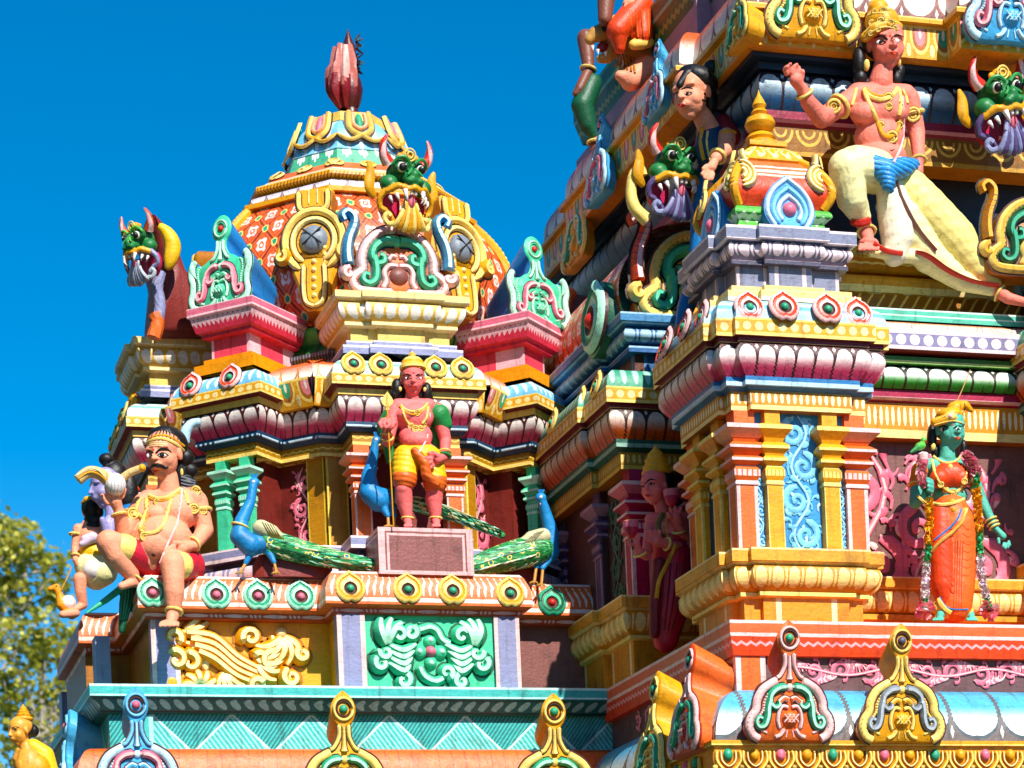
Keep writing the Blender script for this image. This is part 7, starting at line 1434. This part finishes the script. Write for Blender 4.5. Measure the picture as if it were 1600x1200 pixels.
hsx(1020, 180, 50, .56, 'blue', 'blue horseshoe crest on the upper left flank beside the leaning woman', .12, .13); hsx(930, 310, 165, .5, 'blue', 'blue horseshoe crest on the upper left flank below the green draped figure', .12, .13); hsx(897, 412, 245, .62, 'yellow', 'gold horseshoe crest at the far end of the upper left flank', .12, .1); hsx(1150, 70, -60, .68, 'yellow', 'gold horseshoe crest edge-on at the corner of the orange top canopy', .12, .25)
# seafoam crests on the pink plinths
zc_p = zpt
for s, lb in ((7, 'seafoam crest with pink scrolls on the left pink plinth of the dome'), (1, 'seafoam crest with pink scrolls on the right pink plinth of the dome')):
    fr_ = bayfr(s, zpt-.01, AP+PJ-.0, -.05 if s == 7 else .06, .1)
    if s == 1: R_ = Matrix.Rotation(math.radians(-28), 3, 'Z'); fr_ = (fr_[0], R_ @ fr_[1], R_ @ fr_[2], R_ @ fr_[3])
    fr_ = (fr_[0], fr_[1]*.76, fr_[2]*.80, fr_[3]*.76); horseshoe(fr_, 'sea', lb, depth=.62, crest=True, back=.75)
# medallion ornaments on the far flank of the blue attic
for (px, py, X, r, c_, lb) in ((930, 500, .02, .26, ('mintlt', 'sea', 'mintlt', 'red'), 'dull green shell ornament in shade above the blue attic'),):
    t = MB(); medallion(t, frame(PXp(px, py, X), (0, -1, 0), (.1, 0, 1)), r, *c_, notch=False); t.plate(frame(PXp(px, py, X+.01), (0, -1, 0), (.1, 0, 1)), [(r*1.05*math.cos(a), r*1.2*math.sin(a)) for a in [2*pi*i/24 for i in range(24)]], .3, 'sea', 'greendk'); tag(t.build('shell_ornament', None, True, 50), lb, 'ornament')
bk = MB(); P_ = [PYp(x, y, 4.6) for x, y in spline([(895, 455), (885, 470), (880, 500), (884, 530), (878, 545), (882, 580), (894, 590)], 4)]; bk.tube(P_, .05, 'orange', 8)
o_ = tag(bk.build('orange_scroll', None), 'orange-edged scroll silhouette against the sky between the two towers', 'ornament'); bk = MB(); bk.plate(frame(PYp(905, 520, 4.7), (1, 0, 0), (0, 0, 1)), [((x-905)*.0056, (520-y)*.0056) for x, y in spline([(897, 455), (884, 500), (886, 540), (884, 590), (930, 620), (945, 500), (925, 460)], 3)], .5, 'brown', bev=.02); bk.build('backing', o_)
# ------------------------------------------------------------------ cloth-wrapped finial on the dome
f = Fig('dome_finial', 'dark metal finial wrapped in faded pink and red cloth on top of the left dome', 'finial', CY, (550, 178)); k = f.k; CXB = CX; CX = CX+.10; cx_ = V3((CX-.02, CY, 0)); zb_ = zcap+.03
mb = MB(); h = zY(548, 45, CY)-zb_; mb.lathe([(.17, 0), (.18, .02), (.14, .06), (.07, .08), (.06, .13), (.08, .16), (.10, .22), (.115, .3), (.10, .38), (.08, .44), (.08, .5), (.06, h*.78), (.055, h*.82), (.03, h*.9), (.0, h)], paint('dark_bronze', '4c1c1c', None, rough=.3), 20, Matrix.Translation((CX+.015, CY, zb_))); mb.build('metal_finial', f.t)
mb = MB(); rows = []; r_ = random.Random(5); nn = 44
for j in range(15):
    t = j/14; z = zb_+h*(.80-.66*t); row = []
    for i in range(nn):
        a = 2*pi*i/nn; R = (.055+.078*math.sin(pi*min(1, .1+.62*t))**1.0)*(1+.17*math.sin(a*7+2.2*t)+.08*math.sin(a*13+t*3)) + (.03*math.cos(a-3.4) if t > .3 else 0)
        if t > .75: R *= 1-(t-.75)*2.1
        row.append(mb.vert((CX-.03+R*math.cos(a), CY+R*math.sin(a), z+.012*math.sin(a*5))))
    rows.append(row)
for j in range(14):
    for i in range(nn): mb.face((rows[j][i], rows[j+1][i], rows[j+1][(i+1) % nn], rows[j][(i+1) % nn]), 'clothdk' if j > 8+1.5*math.sin(i*.9) else ('clothlt' if 28 < i < 35 and j < 8 else 'cloth'))
mb.build('cloth', f.t); mb = MB()
for i in range(26):
    a = r_.uniform(-.8, .9); z = zb_+h*r_.uniform(.55, .86); b0 = V3((CX+.07, CY-.04, z)); d = V3((math.cos(a)*r_.uniform(.5, 1), r_.uniform(-.5, .3), r_.uniform(-.5, .7))).normalized()*r_.uniform(.03, .08); e = V3((0, 0, 1)).cross(d).normalized()*.018
    mb.quad(b0-e, b0+e, b0+d+e*1.4+V3((0, 0, .01)), b0+d*1.2-e, ('stone', 'brown', 'greylt', 'darkbrown')[i % 4])
mb.build('tattered_flowers', f.t); CX = CXB
# ------------------------------------------------------------------ trees far behind on the left
leafm = []
for nm, c_ in (('leaf_sunlit', 'd6d068'), ('leaf_mid', 'b0b048'), ('leaf_shaded', '66722c')):  # pale and dark leaf tones paint sunlit and shaded foliage
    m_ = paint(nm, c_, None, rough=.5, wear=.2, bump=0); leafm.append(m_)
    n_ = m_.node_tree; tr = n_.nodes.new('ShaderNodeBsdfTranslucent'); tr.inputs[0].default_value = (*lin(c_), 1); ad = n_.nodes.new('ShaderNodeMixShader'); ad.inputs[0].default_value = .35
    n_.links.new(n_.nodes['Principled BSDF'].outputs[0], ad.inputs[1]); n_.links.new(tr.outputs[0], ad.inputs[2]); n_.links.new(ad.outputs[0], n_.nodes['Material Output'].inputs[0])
def tree(label, px, clumps, Y, seed, trunk_px):
    r = random.Random(seed); g = PYp(trunk_px[0], 1500, Y); g.z = 0; t = thing('tree', label, 'tree', g, 'trees behind the temple'); kk_ = pxk(PYp(px, 1000, Y))
    mb = MB(); top = PYp(*trunk_px, Y); mb.tube([g, g.lerp(top, .5)+V3((.2, 0, 0)), top], lambda q: .17*(1-.7*q), 'stone', 10)
    for (x, y, R) in clumps:
        b = g.lerp(top, r.uniform(.55, .95)); mb.tube([b, b.lerp(PYp(x, y, Y), .6)+V3((0, 0, .2)), PYp(x, y, Y+r.uniform(-.5, .5))], lambda q: .07*(1-.8*q), 'stone', 6)
    mb.build('trunk', t); mb = MB()
    for (x, y, R) in clumps:
        for s in range(int(R*R*.0095)+3):
            d = V3((r.gauss(0, 1), r.gauss(0, 1), r.gauss(0, .8))); d = d/max(1, d.length*.75); C0 = PYp(x, y, Y)+d*(R*kk_*.8)
            m_ = leafm[0 if d.z > .25 and r.random() < .75 else (1 if r.random() < .6 else 2)]  # clump tops mostly take the sunlit tone, the rest the duller ones
            for q in range(12):
                c = C0+V3((r.gauss(0, .16), r.gauss(0, .16), r.gauss(0, .13))); a = V3((r.gauss(0, 1), r.gauss(0, 1), r.gauss(0, .6))).normalized(); b = a.cross(V3((r.random(), r.random(), r.random()+.3))).normalized(); w = r.uniform(.05, .10); L_ = w*2.4
                mb.quad(c-b*w, c+a*L_*.5-b*w*.2, c+b*w, c-a*L_*.5+b*w*.1, m_)
    mb.build('crown', t)
tree('leafy tree behind the left edge with a pale trunk and low ragged crown', 70, [(60, 1010, 34), (20, 1020, 34), (95, 1040, 36), (45, 1065, 32), (30, 1120, 36), (95, 1105, 34), (120, 1060, 26), (70, 1160, 40), (10, 1180, 36), (115, 1150, 32), (-40, 1090, 50), (150, 1150, 50), (20, 985, 20), (70, 975, 22), (100, 985, 16), (5, 1060, 20)], 42, 1, (62, 1040))
tree('tall leafy tree whose upper crown leans in at the left edge', -40, [(30, 845, 32), (0, 870, 36), (62, 868, 28), (85, 898, 22), (40, 895, 30), (0, 832, 24), (15, 925, 24), (70, 930, 20), (98, 878, 13), (-40, 870, 60), (-60, 940, 70), (-90, 900, 80), (35, 945, 14), (92, 935, 12)], 44, 2, (-60, 900))

# unseen tree belt, added to keep low sky light off the tower's left flank
mb = MB(); r_ = random.Random(12); arc = [(-13, 26), (-13.5, 18), (-14, 10), (-14, 2), (-15, -6), (-17, -16), (-14, -29), (-4, -34), (8, -34), (18, -28), (24, -16), (27, -2)]
for x, y in arc:
    for q in range(2):
        X, Y_ = x+r_.uniform(-2, .6), y+r_.uniform(-3, 3); Ht = r_.uniform(11, 14.5)*(1.5 if x < -12 and y > -20 else 1); mb.tube([(X, Y_, 0), (X+.4, Y_, Ht*.5), (X, Y_+.3, Ht*.85)], lambda t: .35*(1-.7*t), 'stone', 8)
        for i in range(620):
            d = V3((r_.gauss(0, 1), r_.gauss(0, 1), r_.gauss(0, 1))).normalized()*(r_.random()**.4); c = V3((X, Y_, Ht*.62))+V3((d.x*4.2, d.y*4.2, d.z*Ht*.38)); a = V3((r_.gauss(0, 1), r_.gauss(0, 1), r_.gauss(0, 1))).normalized(); b = a.cross(V3((r_.random(), r_.random(), r_.random()+.2))).normalized(); w = r_.uniform(.18, .42)
            mb.quad(c-b*w, c+a*w*1.5, c+b*w, c-a*w*1.5, leafm[r_.randrange(3)])
o = mb.build('sky_block_trees', None, False); o['kind'] = 'stuff'; o['label'] = 'unseen belt of leafy trees added to block low sky light'

for nm, lb, pts, Y, m_ in (('scroll_arm', 'pale gold curled scroll arm left of the shaded monster face', [(1012, 345), (992, 325), (986, 300), (990, 272), (1002, 262), (1006, 274)], 2.05, 'goldlt'), ('scroll_arm', 'dark gold curled scroll arm low on the kiosk side of the shaded monster face', [(1090, 300), (1088, 335), (1094, 365), (1104, 378), (1110, 366)], 2.0, 'gold')):
    bk = MB(); bk.tube([PYp(x, y, Y) for x, y in spline(pts, 6)], lambda t: .055*(1-.45*t), m_, 10); tag(bk.build(nm, None), lb, 'ornament', None)
# ================================================================== ground, sky, sun, camera
mb = MB(); mb.quad((-400, -400, 0), (400, -400, 0), (400, 400, 0), (-400, 400, 0), paint('ground_dark', '3c3a28', None)); g_ = mb.build('ground', None, False); g_['kind'] = 'structure'  # unseen ground, coloured dark to cut light bounced onto the towers
sc = bpy.context.scene
w = bpy.data.worlds.new('World'); sc.world = w; w.use_nodes = True; nt = w.node_tree
sun_dir = V3((.15, -1, .97)).normalized()
sk = nt.nodes.new('ShaderNodeTexSky'); sk.sky_type = 'NISHITA'; sk.sun_disc = False
sk.sun_elevation = math.asin(sun_dir.z); sk.sun_rotation = math.atan2(sun_dir.x, sun_dir.y)
sk.altitude = 1200; sk.air_density = 1.0; sk.dust_density = .25; sk.ozone_density = 2.2
hs = nt.nodes.new('ShaderNodeHueSaturation'); hs.inputs['Saturation'].default_value = 1.55; hs.inputs['Hue'].default_value = .494
nt.links.new(sk.outputs[0], hs.inputs['Color']); nt.links.new(hs.outputs[0], nt.nodes['Background'].inputs['Color']); nt.nodes['Background'].inputs['Strength'].default_value = .106
sl = bpy.data.lights.new('sun', 'SUN'); sl.energy = 5.0; sl.angle = math.radians(.5); sl.color = (1, .95, .86)
so = bpy.data.objects.new('sun', sl); C.objects.link(so); so.rotation_euler = sun_dir.to_track_quat('Z', 'Y').to_euler()
cd = bpy.data.cameras.new('camera'); co_ = bpy.data.objects.new('camera', cd); C.objects.link(co_)
cr, sr = math.cos(ROLL), math.sin(ROLL)
X_ = RT*cr - V3((0, 0, sr)); Y_ = RT*sr + V3((0, 0, cr)); Z_ = -VW
co_.matrix_world = Matrix(((X_.x, Y_.x, Z_.x, CAM.x), (X_.y, Y_.y, Z_.y, CAM.y), (X_.z, Y_.z, Z_.z, CAM.z), (0, 0, 0, 1)))
cd.sensor_width = 36; cd.lens = F/1600*36; cd.shift_x = (800-PX)/1600; cd.shift_y = (PY-600)/1600; cd.clip_end = 2000; cd.clip_start = .1
cd.dof.use_dof = True; cd.dof.focus_distance = 18.8; cd.dof.aperture_fstop = 2.6
sc.camera = co_
sc.view_settings.view_transform = 'Standard'; sc.view_settings.look = 'None'; sc.view_settings.exposure = .6; sc.view_settings.gamma = 1
